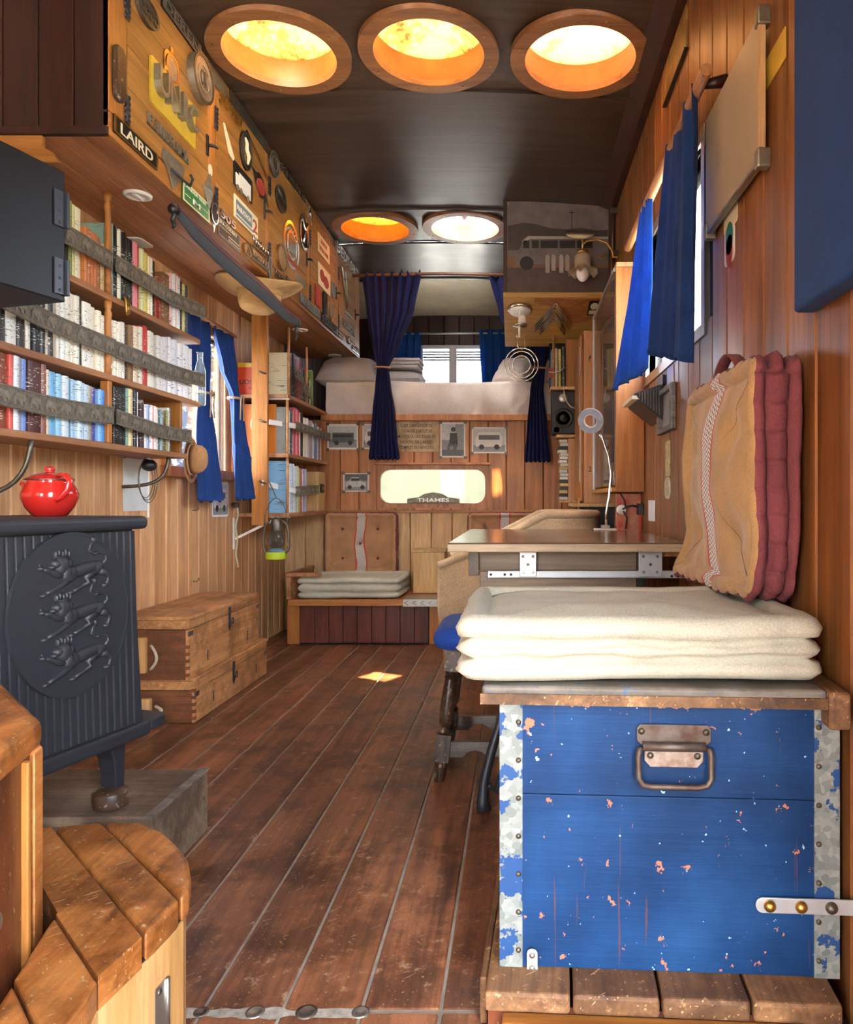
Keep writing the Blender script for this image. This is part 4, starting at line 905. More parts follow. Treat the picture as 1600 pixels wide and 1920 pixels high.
q0 = a_+d1*.05; MB().prism([(p.x+.006, p.y) for p in (q0, q0+d1*.012, q0+d1*.012-Vector((.012,0,0)), q0-Vector((.012,0,0)))], f_top(0,0,0), .53).build('bead', W['honeyZ'], t, bevel=.003)
MB().ell((-.665, .94, .36), (.004, .010, .014)).build('bolt', K['alu'], t, smooth=True)

# --- two old crates by the wall
def crate(name, label, y0, y1, x0, x1, z0, z1, latch_y):
    t = thing(name, label, 'crate', ((x0+x1)/2, (y0+y1)/2, z0)); e = .012; zl = z1-.05
    MB().box(x1-e, x1, y0, y1, z0, zl-.002).build('front_board', W['crate'], t, bevel=.002); MB().box(x0, x0+e, y0, y1, z0, zl-.002).build('back_board', W['crate'], t)
    MB().box(x0+e, x1-e, y0+.0, y0+e, z0, zl-.002).build('end_board', W['crateX'], t, bevel=.002); MB().box(x0+e, x1-e, y1-e, y1, z0, zl-.002).build('end_board', W['crateX'], t)
    MB().box(x0+e, x1-e, y0+e, y1-e, z0, z0+.01).build('bottom_board', W['crate'], t)
    ld = MB().box(x0, x1, y0, y1, zl, z1-.014).build('lid_rim', W['crate'], t, bevel=.002)
    MB().box(x0-.004, x1+.006, y0-.006, y1+.006, z1-.014, z1).build('lid', W['crate'], t, bevel=.004, seg=3)
    f_ = f_left(x1, latch_y, zl)
    lt = MB().prism([(-.011, .03), (.011, .03), (.009, -.03), (.013, -.06), (0, -.075), (-.011, -.06)], f_, .004).build('latch', K['iron'], t, bevel=.001)
    MB().tube([f_.p(.02+.011*cos(a*pi/6), -.035+.014*sin(a*pi/6), .008) for a in range(12)], .0022, 6, closed=True).build('latch_ring', K['iron'], lt, smooth=True)
    for y in (y0+.0, y1-.04):
        MB().box(x1-.002, x1+.002, y, y+.04, zl-.028, zl-.008).build('corner_iron', K['rust'], t)
    for y in (y0+.18, y1-.16): MB().box(x1-.001, x1+.0015, y, y+.006, z0+.04, z0+.085).build('nail_strip', K['iron'], t)
    cb = MB().box(x0+.09, x0+.13, y0-.02, y0, z0+.03, zl-.03).build('end_cleat', W['ply'], t, bevel=.002)
    MB().tube([(x0+.15+.03*sin(pi*k/10), y0-.014-.014*sin(pi*k/10), lerp(z0+.045, zl-.06, k/10)) for k in range(11)], .006, 8).build('rope_handle', plain('old rope', '#b5a48c', .9, bmp=.5, scale=90), t, smooth=True)
    for k in range(5): MB().box(x1-.014, x1+.0008, y0-.0008, y0+.013, z0+.012+k*.028, z0+.026+k*.028).build('finger_joint', W['crateX'], t)
crate('crate', 'lower of the two old wooden crates stacked by the left wall', 2.965, 3.82, -1.60, -1.30, .002, .184, 3.37)
crate('crate', 'upper of the two old wooden crates, with brown lid and latch', 2.925, 3.72, -1.60, -1.307, .185, .436, 3.34)

# --- bench along the bulkhead
t = thing('bench', 'low dark red boarded bench across the far end', 'bench', (-.45, 4.85, 0))
MB().box(-1.40, .5, 4.60, 5.09, .0, .262).build('carcass', K['gap'], t)
x = -1.352
for k in range(9):
    MB().box(x+.0015, x+.0875, 4.585, 4.60, .012, .258).build('plank', W['benchred'], t, bevel=.002); x += .089
for x0, x1 in ((-1.432, -1.355), (-.548, -.478), (-.468, -.40), (-.39, -.3), (-.29, -.2), (-.19, -.1), (-.09, 0.)): MB().box(x0, x1, 4.58, 4.602, .004, .262).build('post', W['honeyZ'], t, bevel=.002)
MB().box(-1.42, .5, 4.565, 5.095, .262, .285).build('seat_board', W['bulk'], t, bevel=.003)
MB().box(-1.42, .5, 4.555, 4.580, .245, .283).build('front_lip', W['honeyX'], t, bevel=.003)
MB().box(-1.435, -1.405, 4.57, 5.09, .285, .43).build('arm_panel', W['crate'], t, bevel=.003); MB().box(-1.44, -1.22, 4.56, 4.60, .425, .45).box(-1.44, -1.40, 4.60, 5.09, .425, .45).build('arm_rest', W['crate'], t, bevel=.005)
tpm = MB().box(-.705, -.3, 4.548, 4.75, .284, .288).box(-.705, -.3, 4.546, 4.554, .243, .288).build('tread_plate', K['alu'], t)
for k in range(7):
    for s_ in (-1, 1): MB().bar((-.685+.05*k-.012, 4.545, .266-s_*.0), (-.685+.05*k+.012, 4.545, .266+s_*.012), .004, .003).build('tread_bar', K['chrome'], tpm)
c2 = Vector((-1.05, 4.80, .288))
tag(cushion(MB(), f_top(*c2), .64, .46, .125, r=.034, seed=12, N=240, mside=0, amp=1.6, puff=.012).build('bench_cushion', B['white'], loc=c2, smooth=True), 'thick cream cushion on the far bench seat', 'cushion')
T5 = ((-.12, .1), (.12, .1), (0, 0), (-.12, -.1), (.12, -.1))
for c3, w, lab in ((Vector((-1.07, 5.10, .605)), .49, 'tan tufted cushion with a white stripe at the far bench'), (Vector((-.09, 5.10, .605)), .49, 'tan striped cushion mostly hidden behind the table')):
    t = thing('tufted_cushion', lab, 'cushion', c3, group='tan cushions at the far bench')
    cushion(MB(), f_back(*c3), w, .42, .085, r=.026, tufts=T5, puff=.018, seed=4+c3.x, N=220).build('cover', [B['stripeX'], B['maroon']], t, smooth=True)
    for a, b in T5: MB().ell(f_back(*c3).p(a, b, .082), (.010, .006, .010)).build('button', B['maroon'], t, smooth=True)
t = thing('plywood_box', 'pale plywood box standing on the far bench', 'box', (-.58, 4.92, .288))
MB().box(-.685, -.475, 4.83, 5.03, .288, .56).build('body', W['creamply'], t, bevel=.008, seg=3); MB().box(-.69, -.47, 4.825, 5.035, .56, .575).build('top', W['creamply'], t, bevel=.003)

# --- bed in the loft
t = thing('bed', 'loft bed with white sheet over the far end', 'bed', (-.5, 5.7, 1.455))
MB().box(-1.35, XR-.02, 5.055, 5.085, 1.448, 1.492).build('rail', W['bulk'], t, bevel=.003)
for k in range(20): MB().box(-1.34+.094*k, -1.34+.094*k+.05, 5.09, 6.4, 1.457, 1.474).build('slat', W['honeyY'], t)
def mat_f(u, v):                                 # sheet wrapped over the mattress front and top
    x = lerp(-1.318, XR-.03, u); z0, z1 = 1.476, 1.722
    if v < .45: k = v/.45; z = lerp(z0, z1-.03, k); y = 5.085-.018*sin(pi*k)
    elif v < .6: k = (v-.45)/.15; a = k*pi/2; z = z1-.03+.03*sin(a); y = 5.085+.03*(1-cos(a))
    else: k = (v-.6)/.4; z = z1; y = 5.115+1.3*k
    wv = noise.noise((x*7+z*6, z*2.5, 1.3))*.5+noise.noise((x*16-z*9, z*4, 7))*.25
    return (x, y-.030*wv*(1 if v < .6 else .2), z+.010*noise.noise((x*4, y*3, 4))*(v > .45)-(.008*noise.noise((x*12, 0, 9)) if v < .02 else 0))
MB().grid(150, 36, mat_f).build('sheet', B['sheet'], t, smooth=True)
MB().box(-1.33, XR-.04, 5.12, 6.4, 1.476, 1.70).build('mattress', B['sheet'], t)
def pillow(c, sx, sy, sz, rz, rx, label, group='pillows on the loft bed'):
    mb = MB(); M_ = Matrix.Rotation(rz, 3, 'Z') @ Matrix.Rotation(rx, 3, 'X')
    def pf(u, v, s_):
        a, b = 2*u-1, 2*v-1; k = max(0, (1-a**4)*(1-b**4))**.6
        pin = 1-.10*(1-abs(a))*(abs(b)**3)-.0; p2 = 1-.08*(1-abs(b))*(abs(a)**3)
        return Vector(c)+M_ @ Vector((a*sx/2*p2, b*sy/2*pin, s_*sz/2*k+.008*noise.noise((a*3+c[0], b*3, s_))))
    mb.grid(24, 18, lambda u, v: pf(u, v, 1)); mb.grid(24, 18, lambda u, v: pf(1-u, v, -1))
    return tag(mb.build('pillow', B['sheet'], loc=c, smooth=True), label, 'pillow', group)
pillow((-1.24, 5.42, 1.835), .44, .36, .20, .1, .45, 'plump white pillow at the left end of the loft bed')
pillow((-.86, 5.50, 1.80), .32, .34, .12, -.05, .1, 'flat white pillow under folded linen behind the tied curtain')
pillow((-.03, 5.38, 1.835), .26, .34, .13, -.35, .7, 'white pillow propped at an angle below the hanging rings')
pillow((.30, 5.50, 1.84), .30, .34, .18, .1, .4, 'white pillow at the right end of the loft bed')
for k in range(3):
    tag(MB().box(-1.0+.01*k, -.72+.006*k, 5.36, 5.62, 1.865+.026*k, 1.888+.026*k).build('folded_linen', B['sheet'], bevel=.009, seg=3), ['bottom', 'middle', 'top'][k]+' folded white cloth of the pile on the bed', 'linen', 'folded linen on the bed')

# ================================================================== overhead cupboard with the badge collection
XC, ZB, YC0, YC1 = -1.2, 1.98, 2.165, 5.6
cb = thing('overhead_cupboard', 'long amber wood overhead cupboard covered in vehicle badges', 'cupboard', (-1.4, 3.8, ZB))
ztop = zc(XC)-.006
for i in range(4):
    x0 = XL+.105*i; MB().box(x0+.0015, x0+.1035, YC0, YC0+.015, ZB+.02, zc(x0)-.03).build('end_board', W['maroon'], cb, bevel=.003)
MB().box(XL, XC-.002, YC0-.006, YC0+.015, ZB-.004, ZB+.02).build('end_rail', W['maroon'], cb, bevel=.003)
for i in range(5):
    x0 = XL+.084*i; MB().box(x0+.001, x0+.083, YC0+.004, YC1, ZB-.002, ZB+.012).build('bottom_board', W['under'], cb, bevel=.002)
MB().box(XC-.02, XC, YC0, YC1, ZB-.004, ZB+.066).build('bottom_rail', W['honeyY'], cb, bevel=.003)
MB().box(XC-.02, XC, YC0, YC1, 2.565, ztop).build('top_rail', W['cabdoor'], cb, bevel=.003)
MB().box(XC-.022, XC-.016, YC0+.02, YC1, ZB+.06, 2.57).build('back_sheet', K['gap'], cb)
DOORS = [(2.262, 2.855), (2.93, 3.50), (3.56, 4.20), (4.26, 4.88), (4.94, 5.45)]
ed = [YC0]+[v for d in DOORS for v in d]+[YC1]
for k in range(0, len(ed), 2): MB().box(XC-.02, XC, ed[k], ed[k+1]-.003, ZB+.068, 2.563).build('stile', W['honeyZ'], cb, bevel=.002)
def ornate(mb, fr, h):
    for b in (-.4, -.2, 0, .2, .4): mb.lathe([(.009, 0), (.008, .004), (.003, .006)], n=8, fr=Fr(fr.p(-.008, b*h, 0), fr.u, fr.v, fr.w)); mb.lathe([(.007, 0), (.006, .004), (.002, .005)], n=8, fr=Fr(fr.p(.010, (b+.05)*h, 0), fr.u, fr.v, fr.w))
    return mb.fbox(fr, -.012, .012, -h/2, h/2, 0, .003)
for a, b in DOORS:
    d = MB().box(XC-.016, XC-.002, a, b-.003, ZB+.069, 2.562).build('door', W['cabdoor'], cb)
    zz = [ZB+.069, 2.17, 2.30, 2.43, 2.562]
    for k in range(4): MB().box(XC-.004, XC+.002, a+.001, b-.004, zz[k]+.001, zz[k+1]-.001).build('board', W['cabdoor'], d, bevel=.0015)
    for z in (2.10, 2.42): ornate(MB(), f_left(XC+.002, a-.002, z), .09).build('hinge', K['iron'], d)
    f_ = f_left(XC+.002, b-.012, 2.27)
    lt = MB().fbox(f_, -.012, .006, -.04, .04, 0, .006).build('latch', K['iron'], d, bevel=.002)
    MB().tube([f_.p(-.004, .0, .006), f_.p(0, 0, .024), f_.p(.03, .004, .028)], [.007, .007, .005], 8).build('latch_knob', K['iron'], lt, smooth=True)
# scalloped bracket under the near end
mb = MB(); pr = [(0, 0), (.0, -.035), (.03, -.05), (.05, -.08), (-.18, -.08), (-.18, 0)]
mb.prism(pr, Fr((-1.40, YC0+.02, ZB-.004), (1,0,0), (0,0,1), (0,-1,0)), .018)
tag(mb.build('support_bracket', W['honeyX'], bevel=.003), 'scalloped wooden bracket under the near end of the cupboard', 'bracket')

def spot(x1, yt, yb, x2, X=XC+.0025):            # badge rectangle on the cupboard front -> frame, width, height
    k = F*-X; Ya, Yb = k/(VX-x1), k/(VX-x2)
    z1, z0 = HC+(VY-yt)*Ya/F, HC+(VY-yb)*Ya/F
    return f_left(X, (Ya+Yb)/2, (z0+z1)/2), Yb-Ya, z1-z0
def plate(name, label, sp, mat, words=(), wm=None, rim=None, t=.004, r=.004, cat='badge', shape=None, tt=.0012):
    fr, w, h = sp; o = thing(name, label, cat, fr.o, group='badges on the overhead cupboard')
    P = shape or rrect(w, h, min(r, w*.45, h*.45))
    b_ = MB().prism(P, fr, t).build('plate', mat, o, bevel=.0008)
    if rim:
        rr_frame(MB(), fr, w, h, min(r, w*.4, h*.4)+.0001, w*.94-.004, h*.9-.004, min(r, w*.3, h*.3)+.0001, .0012, t).build('rim', rim, o)
    for s, u, v, tw, th in words: MB().text(s, fr, tw*w, th*h, tt, t, u*w, v*h).build('lettering', wm or K['black'], o)
    return o, fr, w, h
def letters(name, label, sp, s, mat, t=.008, italic=0, back=None):
    fr, w, h = sp; o = thing(name, label, 'badge', fr.o, group='badges on the overhead cupboard')
    if back: MB().fbox(fr, -w/2, w/2, -h/2-.004, -h/2+.003, 0, .003).build('bar', back, o)
    n = len(s)
    for i, ch in enumerate(s):                    # each raised letter its own casting
        if ch != ' ': MB().text(ch, Fr(fr.o, fr.u, fr.v+fr.u*italic, fr.w), w/n*(.4 if ch in 'Iil' else .86), h, t, 0, w*((i+.5)/n-.5), 0).build('letter', mat, o)
    return o
def squiggle(name, label, sp, mat, n=5, r=.0045, seed=0):     # chrome handwriting too worn to read
    fr, w, h = sp; o = thing(name, label, 'badge', fr.o, group='badges on the overhead cupboard'); P = []
    for k in range(n*8+1):
        t = k/(n*8); a = 2*pi*k/8; P.append(fr.p((t-.5)*w*.94-.25*w/n*sin(a), h*(.30 if k % 24 else .48)*cos(a)*(.8+.3*sin(k*1.7+seed)), .006))
    MB().tube(P, r, 6, flat=.8).build('stroke', mat, o, smooth=True)
    MB().bar(fr.p(-w*.5, -h*.46, .004), fr.p(w*.5, -h*.40, .004), .006, .005, fr.w).build('underline', mat, o)
    return o
def roundel(name, label, c, w, h, mat, rim=None, t=.006, inner=None, words=(), wm=None):
    fr, _, _ = c; o = thing(name, label, 'badge', fr.o, group='badges on the overhead cupboard')
    MB().disc(fr, w/2, t, 0, 40, h/w).build('disc', mat, o, bevel=.001, smooth='auto')
    if rim: MB().ring(fr, w/2, w/2*.86, .003, t, 40, h/w).build('rim', rim, o, smooth='auto')
    if inner: MB().ring(fr, w/2*.62, w/2*.5, .003, t, 32, h/w).build('inner_ring', inner, o, smooth='auto')
    for s, u, v, tw, th in words: MB().text(s, fr, tw*w, th*h, .003, t, u*w, v*h).build('lettering', wm or K['black'], o)
    return o, fr
# near end
o, fr, w, h = plate('badge_plate', 'big yellow plate with four chunky raised alloy letters', spot(279, 100, 190, 363), K['yellow'], t=.008, r=.012)
for i, ch in enumerate('UNIC'): MB().text(ch, fr, w*(.1 if ch == 'I' else .215), h*.58, .022, .008, w*(-.34+.225*i), .08*h).build('letter', K['dull'], o, bevel=.001)
plate('badge_plate', 'black nameplate with cream capitals at the near lower corner', spot(212, 211, 246, 294), K['black'], [('LAIRD', 0, 0, .74, .6)], K['cream'], K['brass'], t=.004)
letters('badge_letters', 'long alloy word on a thin bar below the yellow plate', spot(275, 208, 229, 352), 'PANORAMA', K['dull'], back=K['pewter'])
o, fr, w, h = plate('badge_ring', 'eight-sided brass ring badge with a small crown tab', spot(306, 84, 138, 334), K['brass'], shape=None, r=.03, t=.005)
o2 = MB().disc(fr, w*.34, .002, .005, 32, 1.0).build('glass', K['dull'], o); MB().fbox(fr, -.012, .008, h*.5, h*.74, 0, .006).build('tab', K['brass'], o, bevel=.002); MB().ring(fr, w*.42, w*.34, .003, .005, 32).build('rim', K['brass'], o)
roundel('badge_roundel', 'thick round alloy badge with ring grooves beside the yellow plate', (f_left(XC+.0025, 2.752, 2.475), 0, 0), .175, .175, K['dull'], K['pewter'], .026, K['dull'], [('OK', 0, 0, .34, .34)], K['pewter'])
plate('badge_plate', 'dark strip with outlined letters along the cupboard top', (f_left(XC+.0025, 2.62, 2.585), .30, .05), K['black'], [('DEREN', 0, 0, .9, .66)], K['dull'], K['dull'], t=.008)
plate('badge_plate', 'blank pale diamond-ended plate near the left skylight', (f_left(XC+.0025, 2.92, 2.565), .20, .05), K['dull'], t=.006, shape=[(-.10, 0), (-.085, .025), (.08, .025), (.10, 0), (.08, -.025), (-.085, -.025)])
o, fr = roundel('badge_oval', 'dark oval casting of linked rings at the top near corner', (f_left(XC+.0025, 2.37, 2.472), 0, 0), .14, .085, K['pewter'], K['pewter'], .010)
for a in (-.045, -.015, .015, .045): MB().ring(Fr(fr.p(a, 0, .01), fr.u, fr.v, fr.w), .018, .010, .004, 0, 16).build('link', K['pewter'], o)
tag(MB().prism(rrect(.058, .168, .028, 8), f_left(XC+.001, 2.202, 2.175), .016).build('leather_oval', W['oak'], bevel=.005, seg=3), 'brown rounded wooden oval by the first cupboard hinge', 'plaque')
o, fr, w, h = plate('badge_shield', 'grey shield badge with a coat hook below the raised letters', spot(302, 272, 318, 344), K['dull'], shape=[(-.075, .04), (.07, .045), (.085, .02), (.05, -.02), (.0, -.075), (-.04, -.02), (-.08, .0)])
MB().tube([fr.p(-.02, -.01, .005), fr.p(.02, -.025, .02), fr.p(.06, -.035, .035), (fr.p(.065, -.01, .042)), fr.p(.05, .0, .04)], .005, 8).build('hook', K['iron'], o, smooth=True)
plate('badge_plate', 'green enamel plate with small white lettering and emblem', spot(341, 336, 374, 391), K['green'], [('LANDER TREE', -.05, .32, .8, .13), ('---', .28, -.05, .3, .03), ('---', -.33, -.1, .2, .03), ('M', 0, -.12, .26, .26)], K['white'], K['cream'], t=.004)
o, fr, w, h = plate('badge_diamond', 'faceted diamond mirror badge below the first latch', (f_left(XC+.0025, 2.85, 2.095), .1, .14), K['chrome'], shape=[(-.055, 0), (0.01, .075), (.035, .01), (.0, -.075)], t=.006)
MB().add([fr.p(-.055, 0, .006), fr.p(.01, .075, .006), fr.p(.035, .01, .006), fr.p(0, -.075, .006), fr.p(.0, 0, .02)], [(0,4,1),(1,4,2),(2,4,3),(3,4,0)]).build('facets', K['dull'], o)
o, fr = roundel('badge_ring', 'small ring pendant badge beside the green plate', (f_left(XC+.0025, 2.90, 2.03), 0, 0), .07, .085, K['black'], K['chrome'], .005); MB().prism([(-.012, -.04), (.012, -.04), (0, -.075)], fr, .004).build('tip', K['chrome'], o); MB().prism([(-.012, .04), (.012, .04), (0, .085)], fr, .004).build('tip', K['chrome'], o)
o, fr = roundel('medallion', 'small cream disc hanging from the first latch', (f_left(XC+.003, 2.865, 2.185), 0, 0), .034, .044, K['cream'], None, .004)
# second door
letters('badge_letters', 'brassy capital letters near the ceiling above the small pennant', spot(409, 166, 186, 452), 'SCANIA', K['brass'], .010)
plate('badge_plate', 'long dark weathered strip along the ceiling after the pale diamond plate', (f_left(XC+.0025, 3.29, 2.585), .46, .052), K['pewter'], t=.006)
plate('badge_pennant', 'small white pennant with red spots', (f_left(XC+.0025, 3.05, 2.385), .12, .1), K['cream'], t=.004, shape=[(-.06, .05), (-.045, .055), (.06, -.04), (.05, -.055), (0, -.045)])
o, fr = roundel('badge_roundel', 'dark round badge with a pale rearing figure', (f_left(XC+.0025, 3.235, 2.435), 0, 0), .135, .165, K['black'], K['pewter'], .007)
MB().tube([fr.p(-.02, .05, .008), fr.p(-.005, .03, .009), fr.p(-.01, 0, .009), fr.p(.015, -.02, .009), fr.p(.01, -.055, .008)], [.006, .012, .013, .014, .006], 8, flat=.5).build('figure', K['cream'], o, smooth=True); MB().ring(Fr(fr.p(.005, -.035, .007), fr.u, fr.v, fr.w), .025, .021, .003, 0, 20).build('hoop', K['brass'], o)
tag(MB().bar((XC+.006, 3.24, 2.53), (XC+.006, 3.52, 2.43), .007, .01, (1,0,0)).build('chrome_strip', K['chrome']), 'thin bright chrome strip slanting beside the rearing figure badge', 'trim strip')
o, fr, w, h = plate('badge_plate', 'black plate with a white lorry drawing', spot(437, 298, 344, 472), K['black'], [], K['white'], t=.004, r=.002)
MB().fbox(fr, -.05, .085, -.05, .02, .004, .006).build('lorry_body', K['paper'], o); MB().fbox(fr, -.09, -.045, -.045, .005, .004, .0065).build('lorry_cab', K['white'], o)
for a in (-.07, -.03, .05): MB().disc(Fr(fr.p(a, -.052, .004), fr.u, fr.v, fr.w), .014, .003, 0, 16).build('wheel', K['dull'], o)
o, fr, w, h = plate('badge_wings', 'chrome winged oval badge with red centre', (f_left(XC+.0025, 3.42, 2.355), .22, .12), K['chrome'], t=.006, shape=[(-.115, .05), (-.06, .045), (-.02, .06), (.04, .045), (.075, .0), (.115, -.055), (.05, -.04), (-.01, -.05), (-.07, -.01)])
MB().disc(Fr(fr.p(0, 0, .006), fr.u, fr.v, fr.w), .05, .003, 0, 32, .7).build('centre', K['redpaint'], o)
o, fr, w, h = plate('badge_plate', 'white and blue plate with a big red figure two', spot(438, 362, 405, 482), K['cream'], t=.005, r=.004)
MB().fbox(fr, -w*.44, w*.22, -h*.26, h*.32, .005, .0058).build('blue_field', K['steelblue'], o); MB().text('MARATHON', fr, w*.60, h*.24, .001, .0058, -w*.12, h*.02).build('lettering', K['cream'], o); MB().text('2', fr, w*.2, h*.6, .0015, .005, w*.36, -h*.04).build('numeral', K['redpaint'], o)
MB().fbox(fr, -w*.44, w*.30, -h*.42, -h*.34, .005, .0058).build('blue_line', K['steelblue'], o)
letters('badge_letters', 'chrome numerals 505 at the cupboard foot', spot(409, 388, 404, 440), '505', K['chrome'], .008)
plate('badge_plate', 'grey maker plate with engraved lines on the bottom rail', spot(408, 404, 438, 449), K['pewter'], [('SPA CODERT', -.05, .3, .8, .2), ('-----', -.2, .05, .5, .03), ('-----', .2, -.15, .5, .06), ('-----', .2, -.33, .5, .06)], K['cream'], K['dull'], t=.003)
roundel('badge_oval', 'small brass oval badge after the maker plate', (f_left(XC+.003, 3.26, 2.005), 0, 0), .12, .062, K['brass'], K['pewter'], .005, None, [('A', 0, 0, .3, .5)], K['pewter'])
squiggle('badge_script', 'chrome handwritten script low on the second door', (f_left(XC+.0025, 3.42, 2.078), .2, .05), K['chrome'], 6)
squiggle('badge_script', 'alloy handwritten script on the bottom rail of the second door', (f_left(XC+.0025, 3.42, 2.014), .2, .045), K['dull'], 6, seed=2)
roundel('badge_oval', 'tall narrow bronze oval on the second stile foot', (f_left(XC+.003, 3.545, 2.02), 0, 0), .045, .11, K['pewter'], K['dull'], .006)
# third door
roundel('badge_roundel', 'dark round badge with rings at the ceiling above the third door', (f_left(XC+.0025, 3.60, 2.545), 0, 0), .14, .12, K['pewter'], K['dull'], .012, K['dull'])
letters('badge_letters', 'row of dark raised letters on the top rail over the third door', (f_left(XC+.0025, 3.93, 2.592), .44, .036), 'COMMERCAR', K['pewter'], .008)
o, fr = roundel('badge_oval', 'black enamel oval with gilt wings on the third door', (f_left(XC+.0025, 3.72, 2.42), 0, 0), .17, .13, K['black'], K['pewter'], .006)
MB().tube([fr.p(-.06, .03, .008), fr.p(0, .0, .01), fr.p(.06, -.005, .008)], [.006, .012, .006], 8, flat=.4).build('wings', K['pewter'], o, smooth=True)
o, fr = roundel('badge_roundel', 'large openwork chrome ring badge with a red banner', (f_left(XC+.0025, 3.885, 2.245), 0, 0), .26, .25, W['cabdoor'], K['chrome'], .005, K['chrome'])
for k in range(9): MB().bar(fr.p(-.08+.02*k, .035, .008), fr.p(-.085+.02*k, -.045, .008), .008, .006, fr.w).build('bar', K['chrome'], o)
MB().fbox(fr, -.10, .10, -.10, -.078, .005, .010).build('banner', K['redpaint'], o)
for k in range(7): MB().lathe([(.010, 0), (.008, .006), (0, .008)], n=10, fr=Fr(fr.p(-.09+.03*k, .085-.0012*(k-3)**2*3, .005), fr.u, fr.v, fr.w)).build('stud', K['dull'], o)
o, fr = roundel('badge_roundel', 'chrome wire badge with crossed figures beside the third latch', (f_left(XC+.0025, 4.12, 2.40), 0, 0), .15, .20, K['black'], K['chrome'], .004)
MB().tube([fr.p(-.05, .06, .01), fr.p(0, .0, .014), fr.p(.05, -.07, .01)], .008, 8).tube([fr.p(.04, .06, .01), fr.p(0, .02, .014), fr.p(-.03, -.07, .01)], .008, 8).build('crossed_bars', K['chrome'], o, smooth=True)
tag(MB().prism([(-.03, .05), (.0, .06), (.035, -.03), (.02, -.05), (-.01, -.02)], f_left(XC+.003, 4.24, 2.535), .006).build('chrome_flag', K['chrome'], bevel=.001), 'small chrome flag badge at the ceiling by the third stile', 'badge')
roundel('badge_roundel', 'round gold badge with dark rim low on the third door', (f_left(XC+.0025, 3.72, 2.125), 0, 0), .15, .13, K['brass'], K['pewter'], .010)
squiggle('badge_script', 'small dark script under the gold roundel', (f_left(XC+.0025, 3.70, 2.025), .15, .036), K['pewter'], 5, .0035, 1)
plate('badge_wings', 'dark winged plate on the bottom rail of the third door', (f_left(XC+.0025, 3.91, 2.035), .2, .06), K['pewter'], t=.005, shape=[(-.1, .03), (.1, .02), (.08, -.02), (.02, -.03), (0, -.045), (-.02, -.03), (-.08, -.01)])
plate('badge_plate', 'small grey plate with red lettering on the third door', (f_left(XC+.0025, 4.07, 2.115), .2, .04), K['dull'], [], K['redpaint'], t=.003)
plate('badge_plate', 'long pale grey nameplate with raised letters before the fourth door', (f_left(XC+.0025, 4.25, 2.018), .40, .05), K['steelblue'], [('LAFFITTE', 0, 0, .86, .7)], K['dull'], K['dull'], t=.005, tt=.004)
# fourth door
plate('badge_plate', 'cream notice with faint brown words on the fourth door', (f_left(XC+.0025, 4.55, 2.455), .28, .115), K['cream'], [('SORTIE', 0, .2, .5, .22), ('DE SECOURS', 0, -.2, .7, .22)], K['redpaint'], t=.003, cat='sign')
o, fr, w, h = plate('picture_card', 'cream card with a red beetle-shaped car drawing', (f_left(XC+.0025, 4.56, 2.27), .29, .135), K['cream'], t=.003, cat='picture')
MB().disc(Fr(fr.p(-.05, .005, .003), fr.u, fr.v, fr.w), .05, .001, 0, 24, .75).build('red_shape', K['redpaint'], o); MB().disc(Fr(fr.p(.04, -.01, .003), fr.u, fr.v, fr.w), .065, .001, 0, 24, .55).build('red_shape', K['redpaint'], o)
tag(MB().fbox(f_left(XC+.0025, 4.40, 2.12), -.055, .055, -.06, .06, 0, .01).build('red_booklet', K['redpaint'], bevel=.002), 'small red booklet fixed beside the fourth latch hinge', 'booklet')
tag(MB().fbox(f_left(XC+.0025, 4.56, 2.125), -.04, .04, -.085, .06, 0, .014).build('dark_tag', K['black'], bevel=.004), 'dark vertical tag under the red car card', 'tag')
roundel('badge_oval', 'pale oval medallion with brass rim low on the fourth door', (f_left(XC+.0025, 4.72, 2.11), 0, 0), .10, .115, K['dull'], K['brass'], .008)
roundel('badge_oval', 'blue grey oval badge right of the red car card', (f_left(XC+.0025, 4.78, 2.27), 0, 0), .09, .11, K['steelblue'], K['dull'], .005)
letters('badge_letters', 'little brass letters under the top rail of the fourth door', (f_left(XC+.0025, 4.50, 2.548), .4, .026), 'TTTLLTLI', K['brass'], .003)
plate('badge_plate', 'black plate with bold silver letters at the far bottom rail', (f_left(XC+.0025, 4.70, 2.02), .42, .056), K['black'], [('GUERNSEY', 0, 0, .84, .66)], K['chrome'], K['chrome'], t=.005)
squiggle('badge_script', 'short alloy script after the black plate', (f_left(XC+.0025, 4.99, 2.018), .14, .036), K['dull'], 4, .0035, 3)
# fifth door
letters('badge_letters', 'tall alloy capitals along the far ceiling edge', (f_left(XC+.0025, 5.16, 2.575), .66, .065), 'BEDFORD', K['alu'], .016)
o, fr, w, h = plate('badge_vee', 'long chrome V badge on the far door', (f_left(XC+.0025, 5.10, 2.36), .3, .25), K['chrome'], t=.012, shape=[(-.13, .12), (-.09, .125), (.06, -.10), (.04, -.125), (.02, -.10)])
MB().prism([(-.03, .12), (.0, .12), (.06, -.05), (.05, -.11), (.03, -.11)], fr, .012).build('second_stroke', K['chrome'], o)
plate('badge_bars', 'stack of thin chrome bars under the V badge', (f_left(XC+.0025, 5.22, 2.225), .2, .012), K['chrome'], t=.006)
plate('badge_bars', 'lower thin chrome bar of the stack under the V badge', (f_left(XC+.0025, 5.20, 2.195), .2, .012), K['chrome'], t=.006)
plate('badge_plate', 'dark green nameplate with raised letters on the far door', (f_left(XC+.0025, 5.22, 2.125), .36, .055), K['pewter'], [('ALBION', 0, 0, .9, .8)], K['dull'], t=.004, tt=.006)
roundel('badge_ring', 'small chrome ring badge above the last script', (f_left(XC+.0025, 5.22, 2.035), 0, 0), .07, .055, K['dull'], K['chrome'], .006)
